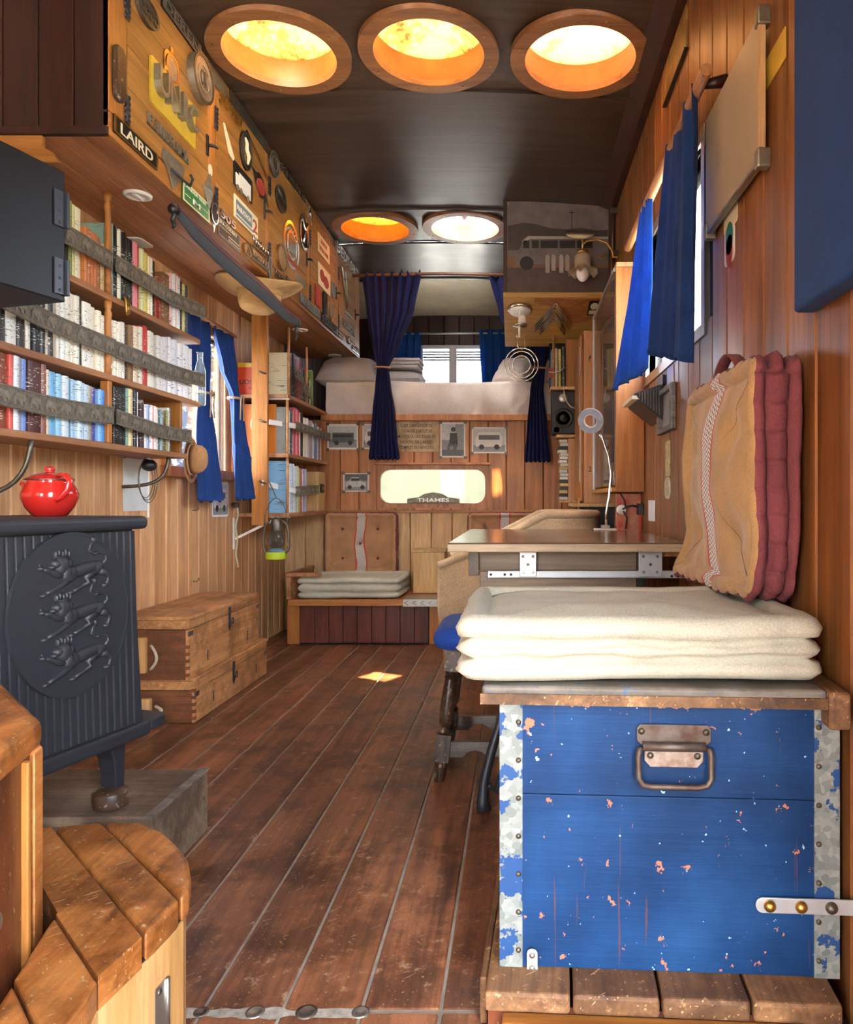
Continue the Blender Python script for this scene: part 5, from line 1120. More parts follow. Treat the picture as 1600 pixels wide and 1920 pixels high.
squiggle('badge_script', 'silver script at the far end of the bottom rail', (f_left(XC+.0025, 5.44, 2.014), .24, .05), K['alu'], 6, .005, 4)

# --- things under the cupboard
for i, (x, y, lab) in enumerate(((258, 365, 'white recessed downlight nearest the black flue box'), (497, 571, 'white downlight beside the straw hat crown'), (563, 618, 'white downlight behind the straw hat by the tassel'), (628, 666, 'farthest white downlight under the cupboard end'))):
    Yd = F*(ZB-.003-HC)/(VY-y); Xd = (x-VX)*Yd/F; t = thing('downlight', lab, 'light', (Xd, Yd, ZB-.003), group='downlights under the cupboard')
    MB().lathe([(.048, 0), (.047, .006), (.034, .010), (.030, .004), (.0, .003)], n=28, fr=f_under(Xd, Yd, ZB-.003)).build('rim', K['white'], t, smooth=True)
    MB().fbox(f_under(Xd, Yd, ZB-.003), -.008, .008, -.028, .028, .003, .012).build('lamp_bar', K['white'], t, bevel=.003)
# rolled woven sash slung beneath the front edge
def sash_mat():
    m, nt, b, nd, L = NT('striped woven sash'); tc = nd('TexCoord'); sp = nd('SeparateXYZ'); L(tc.outputs['UV'], sp.inputs[0])
    r = ramp(nd, [(0, '#3b3f47'), (.3, '#2a2d33'), (.36, '#7d3230'), (.40, '#2a2d33'), (.48, '#8a3a35'), (.52, '#23252b'), (.6, '#7d3230'), (.64, '#2a2d33'), (.8, '#454a55')], 'CONSTANT'); L(sp.outputs[0], r.inputs[0]); L(r.outputs[0], b.inputs['Base Color']); b.inputs['Roughness'].default_value = .9
    n = nd('TexNoise', i2=180.0); L(tc.outputs['Object'], n.inputs['Vector']); bump(nd, L, b, n.outputs['Fac'], .4, .003); return m
sp_ = [(325, 392, 2.55), (350, 425, 2.66), (395, 470, 2.83), (440, 510, 3.02), (475, 538, 3.2), (505, 565, 3.42), (530, 588, 3.62), (556, 601, 3.78)]
t = thing('woven_sash', 'long striped woven sash slung under the cupboard front edge', 'sash', (-1.2, 3.2, ZB))
pts = [at(x, y, Y) for x, y, Y in sp_]
def sash_f(u, v):
    k = u*(len(pts)-1); i = min(int(k), len(pts)-2); p = pts[i].lerp(pts[i+1], k-i); a = lerp(-.9, 2.2, v); w = .052*(.55+.45*sin(pi*min(1, u*1.05))**.5)
    return p+Vector((w*cos(a)*.8, 0, w*sin(a)-.01))
so = MB().grid(60, 14, sash_f).build('cloth', sash_mat(), t, smooth=True, solid=.004)
uv = so.data.uv_layers.new(name='UVMap')
for lp in so.data.loops: uv.data[lp.index].uv = ((lp.vertex_index//61)/14, (lp.vertex_index % 61)/60)
for p, l in ((pts[0], .055), (pts[-1], .09)):
    tk = MB(); tk.ell(p+Vector((0, 0, .0)), (.019, .019, .02)); tk.tube([p+Vector((.004*sin(k*1.7), 0, -.012-l*k/6)) for k in range(7)], [.010, .009, .008, .007, .008, .006, .004], 8).build('tassel', K['black'], t, smooth=True)
# straw sun hat hung upside up below the cupboard
hc = at(487, 596, 3.62); hz = ZB-.004
t = thing('straw_hat', 'wide straw hat hanging crown down beneath the cupboard', 'hat', (hc.x, hc.y, hz))
def hatf(u, v):
    a = 2*pi*u
    P = [(.205, .0), (.19, -.010), (.16, -.020), (.125, -.026), (.106, -.03), (.1, -.05), (.099, -.085), (.09, -.112), (.06, -.128), (.025, -.133), (.001, -.134)]
    k = v*(len(P)-1); i = min(int(k), len(P)-2); r, z = lerp(P[i][0], P[i+1][0], k-i), lerp(P[i][1], P[i+1][1], k-i)
    wv = .018*sin(a*2+.6)*(r/.2)**2; return (hc.x+r*cos(a)*1.0, hc.y+r*sin(a)*1.05, hz-.012+z+wv-.01)
MB().grid(48, 24, hatf, closeu=True).build('straw_body', B['straw'], t, smooth=True, solid=.003)
MB().tube([Vector(hatf(k/48, .44))+Vector((0, 0, -.006)) for k in range(48)], .006, 6, closed=True).build('band', B['straw'], t, smooth=True)

# ================================================================== long bookcase on the left-hand wall
XS = -1.42
bc = thing('bookcase', 'long open bookcase of brown boards on the left wall', 'bookcase', (-1.52, 2.7, 1.08))
SH = [(1.10, 3.17), (1.34, 3.30), (1.62, 3.30)]
for z, ye in SH: MB().box(XL+.002, XS, 1.50, ye, z-.022, z).build('shelf', W['shelf'], bc, bevel=.003)
for z0, z1, turned in ((1.10, 1.318, 0), (1.34, 1.598, 1), (1.62, 1.975, 1)):
    if turned:
        prof = [(.012, z0), (.013, z0+.02), (.009, z0+.03), (.014, z0+.045), (.010, z0+.07), (.012, (z0+z1)/2), (.010, z1-.07), (.014, z1-.045), (.009, z1-.03), (.013, z1-.02), (.012, z1)]
        MB().lathe(prof, (XS-.015, 2.58, 0), 14).build('spindle', W['honeyZ'], bc, smooth=True)
    else: MB().box(XS-.035, XS-.004, 2.563, 2.590, z0, z1).build('spindle', W['honeyZ'], bc, bevel=.004)
MB().box(XL+.004, XS-.02, 3.145, 3.165, 1.10, 1.318).build('end_slat', W['honeyZ'], bc, bevel=.002)
for a, b in (((XS-.006, 2.16, 1.08), (XL+.01, 2.14, .90)), ((XS-.03, 3.06, 1.08), (XL+.01, 3.0, .955))):
    a, b = Vector(a), Vector(b); MB().tube([a.lerp(b, k/10)+Vector((.05*sin(pi*k/10), 0, -.035*sin(pi*k/10))) for k in range(11)], .007, 8).build('shelf_stay', K['pewter'], bc, smooth=True)
CN = {}
def nm(hexs):
    c = [int(hexs[i:i+2], 16)/255 for i in (1, 3, 5)]; import colorsys
    h, l, s = colorsys.rgb_to_hls(*c)
    if l < .16: return 'black'
    if s < .14: return 'white' if l > .8 else ('pale grey' if l > .6 else 'dark grey')
    h *= 360; d = 'dark ' if l < .3 else ('pale ' if l > .72 else '')
    if h < 18 or h > 345: return d+('pink' if l > .6 else 'red')
    if h < 38: return 'cream' if l > .72 else (d+'orange' if s > .55 else d+'brown')
    if h < 65: return 'cream' if l > .74 else (d+'yellow' if s > .4 else d+'olive')
    if h < 165: return d+'green'
    if h < 200: return d+'teal'
    if h < 255: return d+'blue'
    return d+'purple'
BM = {}
def book(th, ht, dp, hexs, loc, rz, label, group, lean=0):
    key = (round(th, 3), round(ht, 3), round(dp, 3))
    if key not in BM:
        w, h, d = key; n = 6; mb = MB(); c = .0022      # spine at y=0 facing -y, boards to the back, page block inside
        sp = [(-w/2*cos(pi*k/n)*1.0, -.004*sin(pi*k/n)) for k in range(n+1)]
        out = [(w/2, d)]+[(w/2-c, d)]+[(w/2-c, .004), (-w/2+c, .004), (-w/2+c, d), (-w/2, d)]
        mb.prism(sp+out, Fr((0,0,0), (1,0,0), (0,1,0), (0,0,1)), h)
        mb.mat(1).box(-w/2+c, w/2-c, .004, d-.004, .003, h-.003)
        me = bpy.data.meshes.new('book'); me.from_pydata([tuple(p) for p in mb.v], [], mb.f); me.materials.append(K['book']); me.materials.append(K['pages']); me.polygons.foreach_set('material_index', mb.m); me.update(); BM[key] = me
    o = bpy.data.objects.new('book', BM[key]); C.objects.link(o); o.location = loc; o.rotation_euler = (0, lean, rz) if rz == 0 else (lean, 0, rz); o.color = hx(hexs); return tag(o, label, 'book', group)
def row(z, X, ya, yb, dirn, spec, where, rel, group, dmax=.15, seedn=0):
    """fill a shelf bay from the post outwards; spec = list of (colour, thickness cm, height cm)"""
    rnd = random.Random(seedn+int(z*100)); tot = sum(s[1] for s in spec)/100; L_ = abs(yb-ya); k = min(1.08, L_/tot*.995); y = ya; out = []
    for i, (c, th, ht) in enumerate(spec):
        w = th/100*k; yc = y+dirn*w/2; y += dirn*w; d = min(dmax, rnd.uniform(.11, .15))
        lab = '%s book, %s %s, %s' % (nm(c), ORD[i], rel, where)
        out.append(book(max(.006, w-.0012), (min(ht, 21.3) if z == 1.10 else ht)/100, d, c, (X-rnd.uniform(.002, .016), yc, z+.0005), pi/2, lab, group))
    return out
LP, RP = 'to the left of the bookcase post', 'to the right of the bookcase post'
G_ = 'books in the long bookcase'
# listed outward from the post
row(1.62, XS-.012, 2.565, 1.9, -1, [('#b89a6a',2.2,17),('#8a5a32',2.0,18),('#a8602c',1.8,18.5),('#b5672f',2,18.5),('#a35a2a',1.8,19),('#b06a35',2,19),('#d9d0b0',3.2,24),('#c9c48a',2,24),('#7f8f4e',2.2,24.5),('#2a241e',3.2,24),('#d8cfae',2.8,24),('#8d6355',3,23.5),('#6e4a38',2.6,23),('#a37a58',3,23),('#b98b5a',2.6,23),('#5a3a2a',3,22),('#c2a070',3,22)], 'top shelf', LP, G_, seedn=1)
row(1.62, XS-.012, 2.60, 3.29, 1, [('#7e9a8c',1.6,26),('#1d1d1b',2.6,26),('#d9d6c4',1.6,25.5),('#22211c',3.4,25.5),('#2b2b28',2.0,24.5),('#1b1b1b',2.6,24.5),('#dd8a94',3.6,25),('#b3352f',1.6,24.5),('#c8cf9a',2,24),('#d8c46a',3.4,23.5),('#e0d9b8',2,23),('#e6e0cc',1.4,23),('#24211e',2.2,22.5),('#b54a3c',2.4,17),('#8a3a2e',2,17),('#6d4a2c',2,16.5),('#7a5532',6,21),('#e4b6b0',1.2,22.5),('#dfe2e4',1.2,22.5),('#e0aab0',1.2,22.5),('#e8e4da',1.2,22.5),('#d9a8a4',1.2,22.5),('#cfd8dc',1.2,22.5),('#1f1f1f',2.6,21.5),('#c9bd7a',1.8,21),('#4a545c',2.6,21)], 'top shelf', RP, G_, seedn=2)
row(1.34, XS-.012, 2.565, 1.6, -1, [('#ddd6c2',2.2,20),('#e3dcc8',2.4,21),('#d8d0ba',2.6,21.5),('#e6e2d6',4.4,22),('#24211f',2.6,23.5),('#d9d4c4',2.2,22.5),('#e2ddcc',2.4,22.5),('#d6d2c0',2.4,22.5),('#dfe3dc',2.2,22.5),('#cfcabc',2,22.5),('#3a3a38',2.4,23),('#d6cfba',2.8,22.5),('#2b2723',2.2,22.5),('#1c1c1d',3.2,20),('#e2dfd4',2,20.5),('#3a3532',3.6,20),('#dcdcd6',4,21),('#25221f',1.6,20),('#e0d8c0',2.6,20),('#1f1d22',2.6,19.5),('#2b3a8c',4.6,20),('#d8d8da',1.4,21),('#8a6a4a',2.4,20),('#5a5a5c',2.6,20),('#d8d2c8',3.2,20),('#8a857e',2,20),('#e4e0d8',2.6,20),('#d94a5a',5,20)], 'middle shelf', LP, G_, seedn=3)
row(1.34, XS-.012, 2.60, 3.29, 1, [('#e0dac6',1.8,20),('#ddd6c0',1.8,20),('#e4dfce',1.8,20),('#d9d2be',2,20.5),('#e2dccc',2.2,21),('#3a3230',2,19.5),('#8a6a48',3.2,21),('#d9c8ae',3.2,21.5),('#d6cdb8',2.4,22),('#b8342e',2.2,23),('#c93c32',1.4,23),('#ddd6c6',2.8,22),('#d4ccba',2,22),('#b9b2a8',3,21.5),('#d6d0c8',3,22),('#cfc9c4',1.8,22),('#dad6d2',2,22.5),('#c4bfc6',2.2,23),('#e2dfe0',2.2,23.5),('#d6d4da',3,23),('#cdc8d0',1.8,22.5),('#e6e3e2',3.2,22.5),('#d2ced6',1.8,22),('#e8e6e4',5.4,23),('#dcd9d8',2,22.5)], 'middle shelf', RP, G_, seedn=4)
row(1.10, XS-.012, 2.56, 1.6, -1, [('#4a86c8',2.2,18),('#7fb2dc',1.6,18),('#4a3a8c',2.2,18.3),('#8a7a6a',1.6,18.5),('#b8c6cc',2.6,18.6),('#a8c4d4',2.4,18.8),('#c4d8e2',2.2,19),('#9ab8cc',2,19.2),('#5f8fae',2.2,19.2),('#c8d2d6',2.8,19.4),('#8fbcd8',2.4,19.6),('#6fa9cf',3,19.8),('#d9c9ae',1.6,20),('#7a4a3a',2.2,21.2),('#4a2622',5.4,21.5),('#6e8fd0',2.2,26.5),('#8a8a98',2,26.8),('#cfd4d8',2,27),('#c04a40',1.6,27.5),('#7a3c26',3.8,27.2),('#d9dfe6',2,28.5),('#4a66a8',2,28.5),('#1c1c1e',5.6,27.5),('#dfe6e2',2,28.2),('#3c302c',4,28)], 'bottom shelf', LP, G_, seedn=5)
row(1.10, XS-.012, 2.60, 3.14, 1, [('#8a3028',1.2,17),('#17181a',5,20.5),('#1c2420',4,21),('#7a9a8a',1.2,21.5),('#e0c896',2.4,21.8),('#d8d4c8',1.4,21.5),('#1c1b1e',2,21.3),('#d9d6d6',1.2,21),('#3a2226',2.2,18.5),('#201a18',1.6,17.5),('#e4e0da',1.6,17),('#8a9ac8',1.6,17.3),('#e2dcd6',1.8,17.2),('#d08a8a',1.2,17.2),('#e8e2d8',2,17.2),('#cfc6bc',1.6,17),('#2b2a2c',1.4,16),('#6aa0a8',1.2,16.2),('#c9c2b4',1.6,16.4),('#5a4a36',1.6,16.6),('#8a8450',1.4,16.6),('#e0dcd4',1.4,18),('#3c3c44',1.4,18.2)], 'bottom shelf', RP, G_, seedn=6)
tag(MB().prism(rrect(.17, .11, .02), f_top(-1.50, 2.82, 1.884), .006).build('magazine', K['paper'], bevel=.002), 'white magazine laid flat on top of the upper books', 'magazine')

# embossed elephant straps across the books
strap_m = plain('embossed grey brown strap', '#7a7264', .5, .35, col2='#4e473c', scale=70, bmp=.5)
strap_d = plain('strap relief', '#8f8676', .45, .4, col2='#655d50', scale=50, bmp=.3)
EP = [(-.024, -.016), (-.016, -.016), (-.015, -.004), (-.004, -.006), (.003, -.016), (.011, -.016), (.012, -.003), (.016, -.006), (.019, -.014), (.023, -.014), (.022, -.004), (.022, .006), (.016, .013), (.006, .012), (-.006, .015), (-.018, .012), (-.024, .002)]
eme = None
def strap(label, A, B_, sag, h, nrm, group, n=None, mat=strap_m):
    global eme
    A, B_ = Vector(A), Vector(B_); t = thing('book_strap', label, 'strap', A.lerp(B_, .5), group=group); nrm = Vector(nrm)
    def P(u): return A.lerp(B_, u)+Vector((0, 0, -sag*4*u*(1-u)))+nrm*(.006*sin(u*9+A.y*7))
    mb = MB(); N = 30
    for i in range(N+1):
        p = P(i/N)
        for dz, dn in ((-h/2, 0), (-h/2, .004), (h/2, .004), (h/2, 0)): mb.v.append(p+Vector((0, 0, dz))+nrm*dn)
    for i in range(N):
        for k in range(4): mb.f.append((i*4+k, i*4+(k+1) % 4, (i+1)*4+(k+1) % 4, (i+1)*4+k)); mb.m.append(0)
    s_ = mb.build('band', mat, t, smooth='auto')
    for dz in (-h*.43, h*.43): MB().tube([P(i/N)+Vector((0, 0, dz))+nrm*.004 for i in range(N+1)], .0025, 6).build('bead', strap_d, t, smooth=True)
    L_ = (B_-A).length; n = n or int(L_/.07)
    d = (B_-A).normalized(); up = Vector((0,0,1)); R_ = Matrix((d, up, nrm)).transposed()
    for i in range(n):
        if eme is None:
            q = MB().prism(EP, Fr((0,0,0), (1,0,0), (0,1,0), (0,0,1)), .0035); eme = q.build('elephant', strap_d, None, bevel=.001); eme_o = eme
        else: eme_o = bpy.data.objects.new('elephant', eme.data); C.objects.link(eme_o)
        eme_o.parent = t; eme_o.matrix_local = Matrix.Translation(P((i+.5)/n)+nrm*.004-ORG[t.name]) @ R_.to_4x4() @ Matrix.Scale(h/.058, 4)
    return t
SG = 'elephant straps on the bookcases'
xs = XS+.008
strap('embossed elephant strap across the upper shelf left of the post', (xs, 2.0, 1.755), (xs, 2.57, 1.735), .012, .062, (1,0,0), SG)
strap('embossed elephant strap across the upper shelf right of the post', (xs, 2.59, 1.735), (xs, 3.31, 1.745), .012, .062, (1,0,0), SG)
strap('embossed elephant strap across the middle shelf left of the post', (xs, 1.6, 1.49), (xs, 2.57, 1.432), .012, .060, (1,0,0), SG)
strap('embossed elephant strap across the middle shelf right of the post', (xs, 2.59, 1.432), (xs, 3.31, 1.437), .008, .060, (1,0,0), SG)
strap('embossed elephant strap across the bottom shelf left of the post', (xs, 1.6, 1.215), (xs, 2.56, 1.195), .018, .062, (1,0,0), SG)
strap('embossed elephant strap across the bottom shelf right of the post', (xs, 2.595, 1.195), (xs, 3.17, 1.175), .010, .055, (1,0,0), SG)
t = thing('lion_mask', 'small brass lion face fixed to the upper shelf edge', 'ornament', (XS+.002, 2.665, 1.60))
f_ = f_left(XS+.002, 2.668, 1.60); MB().prism([(-.014, .02), (-.022, .034), (-.008, .026), (0, .038), (.008, .026), (.022, .034), (.016, .01), (.012, -.02), (0, -.032), (-.012, -.02)], f_, .008).build('face', K['brass'], t, bevel=.002); MB().ell(f_.p(0, -.004, .008), (.004, .006, .01)).build('nose', K['brass'], t, smooth=True)
for a in (-.007, .007): MB().ell(f_.p(a, .008, .008), (.002, .003, .003)).build('eye', K['black'], t)
t = thing('glass_bottle', 'clear glass bottle at the far end of the middle shelf', 'bottle', (-1.50, 3.262, 1.3405))
MB().lathe([(.022, 0), (.024, .01), (.024, .15), (.018, .18), (.012, .20), (.012, .235), (.015, .24)], (-1.437, 3.335, 1.33), 18).build('glass', pane_mat('bottle glass', (.85,.9,.88,1), clear=.93), t, smooth=True)

# ================================================================== curtains
def keyed(rows, z):                              # smooth interpolation of (z, a, b, ...) rows ordered from the top down
    for i in range(len(rows)-1):
        if rows[i][0] >= z >= rows[i+1][0]:
            t = (rows[i][0]-z)/(rows[i][0]-rows[i+1][0]); t = t*t*(3-2*t)*.5+t*.5
            return [lerp(p, q, t) for p, q in zip(rows[i][1:], rows[i+1][1:])]
    return list(rows[-1][1:]) if z < rows[-1][0] else list(rows[0][1:])
def curtain(name, label, rows, plane, base, nf, amp, mat, ties=(), ruffle=0, group=None, skew=0, seed=0, tie_mat=None, swing=0):
    """rows: (z, from, to, out) with positions along X (plane 'Y') or Y (plane 'X'); folds press together where it is narrow"""
    zt, zb = rows[0][0], rows[-1][0]; c = Vector((0, 0, 0))
    def fn(u, v):
        z = lerp(zt, zb, v); a, b, off = keyed(rows, z); s = lerp(a, b, u)
        k = amp*(1 if abs(b-a) > .2 else .75); f = k*sin(2*pi*nf*u+seed+1.2*noise.noise((u*2, v*1.5, seed)))+.35*k*sin(2*pi*nf*2.3*u+v*2+seed)
        n = base+off+f+swing*u*v; zz = z+skew*(u-.5)*v-.012*abs(sin(pi*nf*u))*v*v
        if ruffle and v < .04: zz += ruffle*noise.noise((u*30, 0, seed))*(1-v/.04)
        return (s, n, zz) if plane == 'Y' else (n, s, zz)
    a, b, off = rows[0][1:4]; o = (((a+b)/2, base, zt) if plane == 'Y' else (base, (a+b)/2, zt))
    t = thing(name, label, 'curtain', o, group=group)
    MB().grid(72, 60, fn).build('cloth', mat, t, smooth=True, solid=.002)
    MB().grid(72, 2, lambda u, v: Vector(fn(u, 1-.018*v))+(Vector((0, -.002, 0)) if plane == 'Y' else Vector((.002*(1 if base < 0 else -1), 0, 0)))).build('hem', mat, t, smooth=True, solid=.002)
    for z in ties:
        a, b, off = keyed(rows, z); m_, r = (a+b)/2, abs(b-a)/2+.012
        P = [((m_+r*cos(q*pi/10), base+off+(.03)*sin(q*pi/10), z) if plane == 'Y' else (base+off+.03*sin(q*pi/10), m_+r*cos(q*pi/10), z)) for q in range(20)]
        MB().tube(P, .007, 6, closed=True).build('tie_cord', tie_mat or K['rod'], t, smooth=True)
        if tie_mat:
            for sg in (-1, 1): q0 = Vector((base+off+.035, m_, z)); MB().tube([q0, q0+Vector((.008, sg*.015, .012)), q0+Vector((.006, sg*.022, -.0)), q0+Vector((.004, sg*.018, -.05)), q0+Vector((.004, sg*.026, -.12))], .004, 6).build('tie_tail', tie_mat, t, smooth=True)
    return t
curtain('curtain', 'tall indigo curtain tied in the middle left of the loft bed', [(2.445, -1.06, -.655, 0), (2.2, -1.03, -.70, 0), (1.95, -.985, -.80, 0), (1.80, -.955, -.875, 0), (1.70, -.965, -.862, 0), (1.5, -.985, -.832, 0), (1.3, -1.0, -.815, 0), (1.185, -1.01, -.80, 0)], 'Y', 5.0, 7, .016, B['deep'], (1.80,), .05, 'loft bed curtains', seed=1, tie_mat=None)
curtain('curtain', 'indigo curtain tied below the tan cupboard right of the loft bed', [(2.43, -.19, .24, 0), (2.15, -.12, .26, 0), (1.95, .0, .24, 0), (1.80, .115, .19, 0), (1.65, .09, .18, 0), (1.4, .068, .205, 0), (1.17, .05, .228, 0)], 'Y', 5.025, 6, .014, B['deep'], (1.80,), .05, 'loft bed curtains', seed=4)
tag(MB().tube([(-1.12, 5.0, 2.425), (-.5, 5.0, 2.44), (.27, 5.02, 2.43)], .011, 10).build('curtain_rail', K['rodX'], smooth=True), 'dark rail carrying the loft bed curtains', 'rail')
curtain('curtain', 'short bright blue curtain left of the loft window', [(2.40, -1.14, -.855, 0), (2.2, -1.14, -.86, 0), (1.76, -1.13, -.86, 0)], 'Y', 6.57, 4, .012, B['blue'], (), .02, 'loft window curtains', seed=2)
curtain('curtain', 'short bright blue curtain right of the loft window', [(2.42, -.34, -.02, 0), (2.2, -.33, -.02, 0), (1.76, -.30, -.02, 0)], 'Y', 6.57, 4, .012, B['blue'], (), .02, 'loft window curtains', seed=3)
tag(MB().tube([(-1.2, 6.575, 2.385), (.1, 6.575, 2.395)], .009, 10).build('curtain_rod', K['zincplate'], smooth=True), 'thin white rod above the loft window', 'rail')
# right-hand window
curtain('curtain', 'near blue curtain hanging straight on the right wall window', [(2.045, 2.02, 2.40, 0), (1.8, 2.01, 2.40, .0), (1.5, 2.01, 2.38, -.005), (1.33, 2.02, 2.37, -.005)], 'X', .495, 3.2, .012, B['navy'], (), 0, 'right wall curtains', skew=.09, seed=5, swing=-.065)
curtain('curtain', 'far blue curtain glowing with daylight above the glazed cabinet', [(2.045, 2.72, 2.93, 0), (1.8, 2.71, 2.94, 0), (1.5, 2.70, 2.96, -.005), (1.365, 2.70, 2.97, -.008)], 'X', .495, 3, .012, B['blue'], (), 0, 'right wall curtains', seed=9, swing=-.105, skew=-.04)
rd = MB().tube([(.497, 1.93, 2.03), (.497, 3.3, 2.03)], .0165, 16).build('curtain_pole', K['rod'], smooth='auto')
tag(rd, 'thick wooden pole along the top of the right wall window', 'rail')
for y in (2.0, 3.25): tag(MB().tube([(.51, y, 2.03), (XR, y, 2.04)], [.012, .018], 10).build('pole_bracket', W['dark'], smooth=True), ['near', 'far'][y > 3]+' bracket of the wooden curtain pole', 'bracket', 'pole brackets')
# left-hand window
cord = plain('plaited cord', '#b79a7c', .9, bmp=.5, scale=200)
curtain('curtain', 'blue curtain beside the end of the long bookcase', [(1.80, 3.47, 3.80, 0), (1.6, 3.52, 3.76, .01), (1.43, 3.60, 3.72, .02), (1.2, 3.54, 3.79, .03), (.90, 3.52, 3.85, .04)], 'X', -1.575, 3, .014, B['navy'], (1.43,), 0, 'left window curtains', seed=6, tie_mat=cord)
curtain('curtain', 'blue curtain tied with a plaited cord next to the upright post', [(1.80, 3.79, 4.06, 0), (1.6, 3.88, 4.09, .01), (1.46, 3.98, 4.07, .03), (1.3, 3.93, 4.10, .05), (1.1, 3.90, 4.13, .07), (.91, 3.88, 4.165, .085)], 'X', -1.575, 3, .016, B['navy'], (1.455,), 0, 'left window curtains', seed=7, tie_mat=cord)
tag(MB().tube([(-1.575, 3.36, 1.815), (-1.575, 4.12, 1.815)], .011, 10).build('curtain_rod', K['rod'], smooth=True), 'wooden rod over the left wall window', 'rail')

# ================================================================== far bookcase by the upright post
XF = -1.31
fb = thing('far_bookcase', 'three-tier bookcase with an upright post at the far left', 'bookcase', (-1.46, 4.65, .75))
for z in (.826, 1.168, 1.507): MB().box(XL+.002, XF, 4.215, 5.10, z-.022, z).build('shelf', W['shelf'], fb, bevel=.003)
MB().box(-1.512, -1.420, 4.185, 4.212, .757, 1.978).build('post', W['honeyZ'], fb, bevel=.004)
MB().box(-1.36, -1.325, 5.09, 5.112, .826, 1.46).build('back_post', W['bulk'], fb, bevel=.003)
for y, z0, z1 in ((4.26, 1.507, 1.90), (4.62, 1.507, 1.86), (4.235, .826, 1.145), (4.235, 1.168, 1.485)): MB().tube([(XF-.012, y, z0), (XF-.012, y, z1)], .008, 8).build('dowel', K['rod'], fb, smooth=True)
for x, y, z in ((-1.35, 4.225, 1.484), (-1.35, 4.23, .804)): MB().box(x-.1, x+.04, y, y+.02, z-.004, z).box(x-.1, x-.094, y, y+.02, z-.05, z).build('bracket', K['white'], fb)
MB().bar((XL+.01, 4.2, .68), (-1.36, 4.2, .802), .014, .004, (0,1,0)).box(XL, XL+.006, 4.19, 4.21, .62, .80).build('angle_bracket', K['white'], fb)
RL = 'from the upright post'
FG = 'books in the far bookcase'
row(1.507, XF-.02, 4.27, 5.05, 1, [('#d9cfae',4.5,25),('#1d1a1a',3.4,26),('#cfcabc',2,22),('#25262a',3,27),('#6a2630',9,26),('#a0322c',2.2,27),('#8a2a2a',1.6,26),('#5f6a70',5,22),('#3a3c3e',5,20),('#b5322c',2,22),('#e2ddd0',2.6,22),('#1f1f20',2,18),('#d6d2b0',3,17),('#5f8a3a',4,23),('#ddd8c4',3.6,24)], 'top shelf of the far bookcase', RL, FG, .16, 7)
row(1.168, XF-.02, 4.25, 5.08, 1, [('#8a8a84',3,27),('#c9a45a',3.4,27.5),('#d8d2c4',2,26),('#3a3a42',2.4,27),('#dcd8d2',4,27),('#c24450',3,29),('#d98a90',2.4,28.5),('#c8404a',3.2,28),('#e0c9c4',2,27),('#1c1c1e',6,28),('#ddd2b4',5,25),('#d9c69a',3.4,24.5),('#e4e0dc',4,25.5),('#a8929c',5,24.5),('#cfc9cc',3.6,24),('#e2dee0',2.6,23),('#5a8296',4.4,24),('#b0322c',3.4,24),('#b8b4d0',3,22.5),('#2a2a44',3.4,22.5),('#c9a888',3,22)], 'middle shelf of the far bookcase', RL, FG, .16, 8)
row(.826, XF-.02, 4.25, 4.86, 1, [('#7fb0d4',2.6,30),('#a9cbe0',2,30),('#e2e4e2',3,29.5),('#c9d4d8',2,29),('#b4c6d8',3,29),('#e6e2da',2,29),('#8fb2d6',2,28.5),('#cfd8e2',2.4,28),('#b8c4a8',2.2,28),('#d6cfa0',2.2,27.5),('#a8a860',2.4,27),('#e4dcc0',2,27),('#c2342e',3.2,27),('#dcd6c8',2,26.5),('#9aa4c8',3,27),('#b2b6d2',2.4,27),('#8a8494',2,26.5)], 'bottom shelf of the far bookcase', RL, FG, .16, 9)
def facing(c, w, h, hexs, label, parts):         # a large book seen from its cover
    f_ = f_back(*c); t = thing('large_book', label, 'book', c); MB().fbox(f_, -w/2, w/2, 0, h, -.02, 0).build('cover', plain('cover '+hexs, hexs, .45, var=.06, scale=4), t, bevel=.001)
    for kind, m_, a in parts:
        if kind == 't': MB().text(a[0], f_, a[1], a[2], .0006, .0002, a[3], a[4]).build('title', m_, t)
        elif kind == 'd': MB().disc(Fr(f_.p(a[0], a[1], .0002), f_.u, f_.v, f_.w), a[2], .0006, 0, 24, a[3]).build('picture', m_, t)
        else: MB().fbox(f_, *a, .0002, .0008).build('band', m_, t)
facing((-1.558, 4.245, 1.5075), .11, .185, '#c2431f', 'orange red book facing out beside the upright post, top shelf', [('t', K['black'], ('UDS', .075, .026, -.005, .075)), ('t', K['black'], ('SW', .03, .016, .025, .04)), ('b', K['yellow'], (-.055, .055, .16, .185))])
facing((-1.485, 4.242, 1.1685), .185, .285, '#c8721f', 'large orange book facing out behind the upright post, middle shelf', [('d', K['dull'], (-.01, .17, .045, 1.25))])
# strap ends and straps
SG2 = 'elephant straps on the far bookcase'
strap('short grey embossed strap across the top far shelf', (XF+.012, 4.30, 1.66), (XF+.012, 4.60, 1.56), .0, .062, (1,0,0), SG2)
strap('long grey embossed strap across the middle far shelf', (XF+.012, 4.32, 1.335), (XF+.012, 5.08, 1.335), .0, .055, (1,0,0), SG2)
strap('pale grey embossed strap across the bottom far shelf', (XF+.012, 4.33, .955), (XF+.012, 4.78, .97), .0, .055, (1,0,0), SG2)
for a, b, lab in (((-1.41, 4.183, 1.345), (XF+.01, 4.33, 1.335), 'white strap end hooked to the post at the middle shelf'), ((-1.45, 4.18, 1.0), (XF+.01, 4.34, .952), 'white strap end hooked to the post at the bottom shelf')):
    tag(MB().bar(a, b, .004, .030, (0,0,1)).build('strap_end', K['paper'], bevel=.001), lab, 'strap', 'white strap ends')
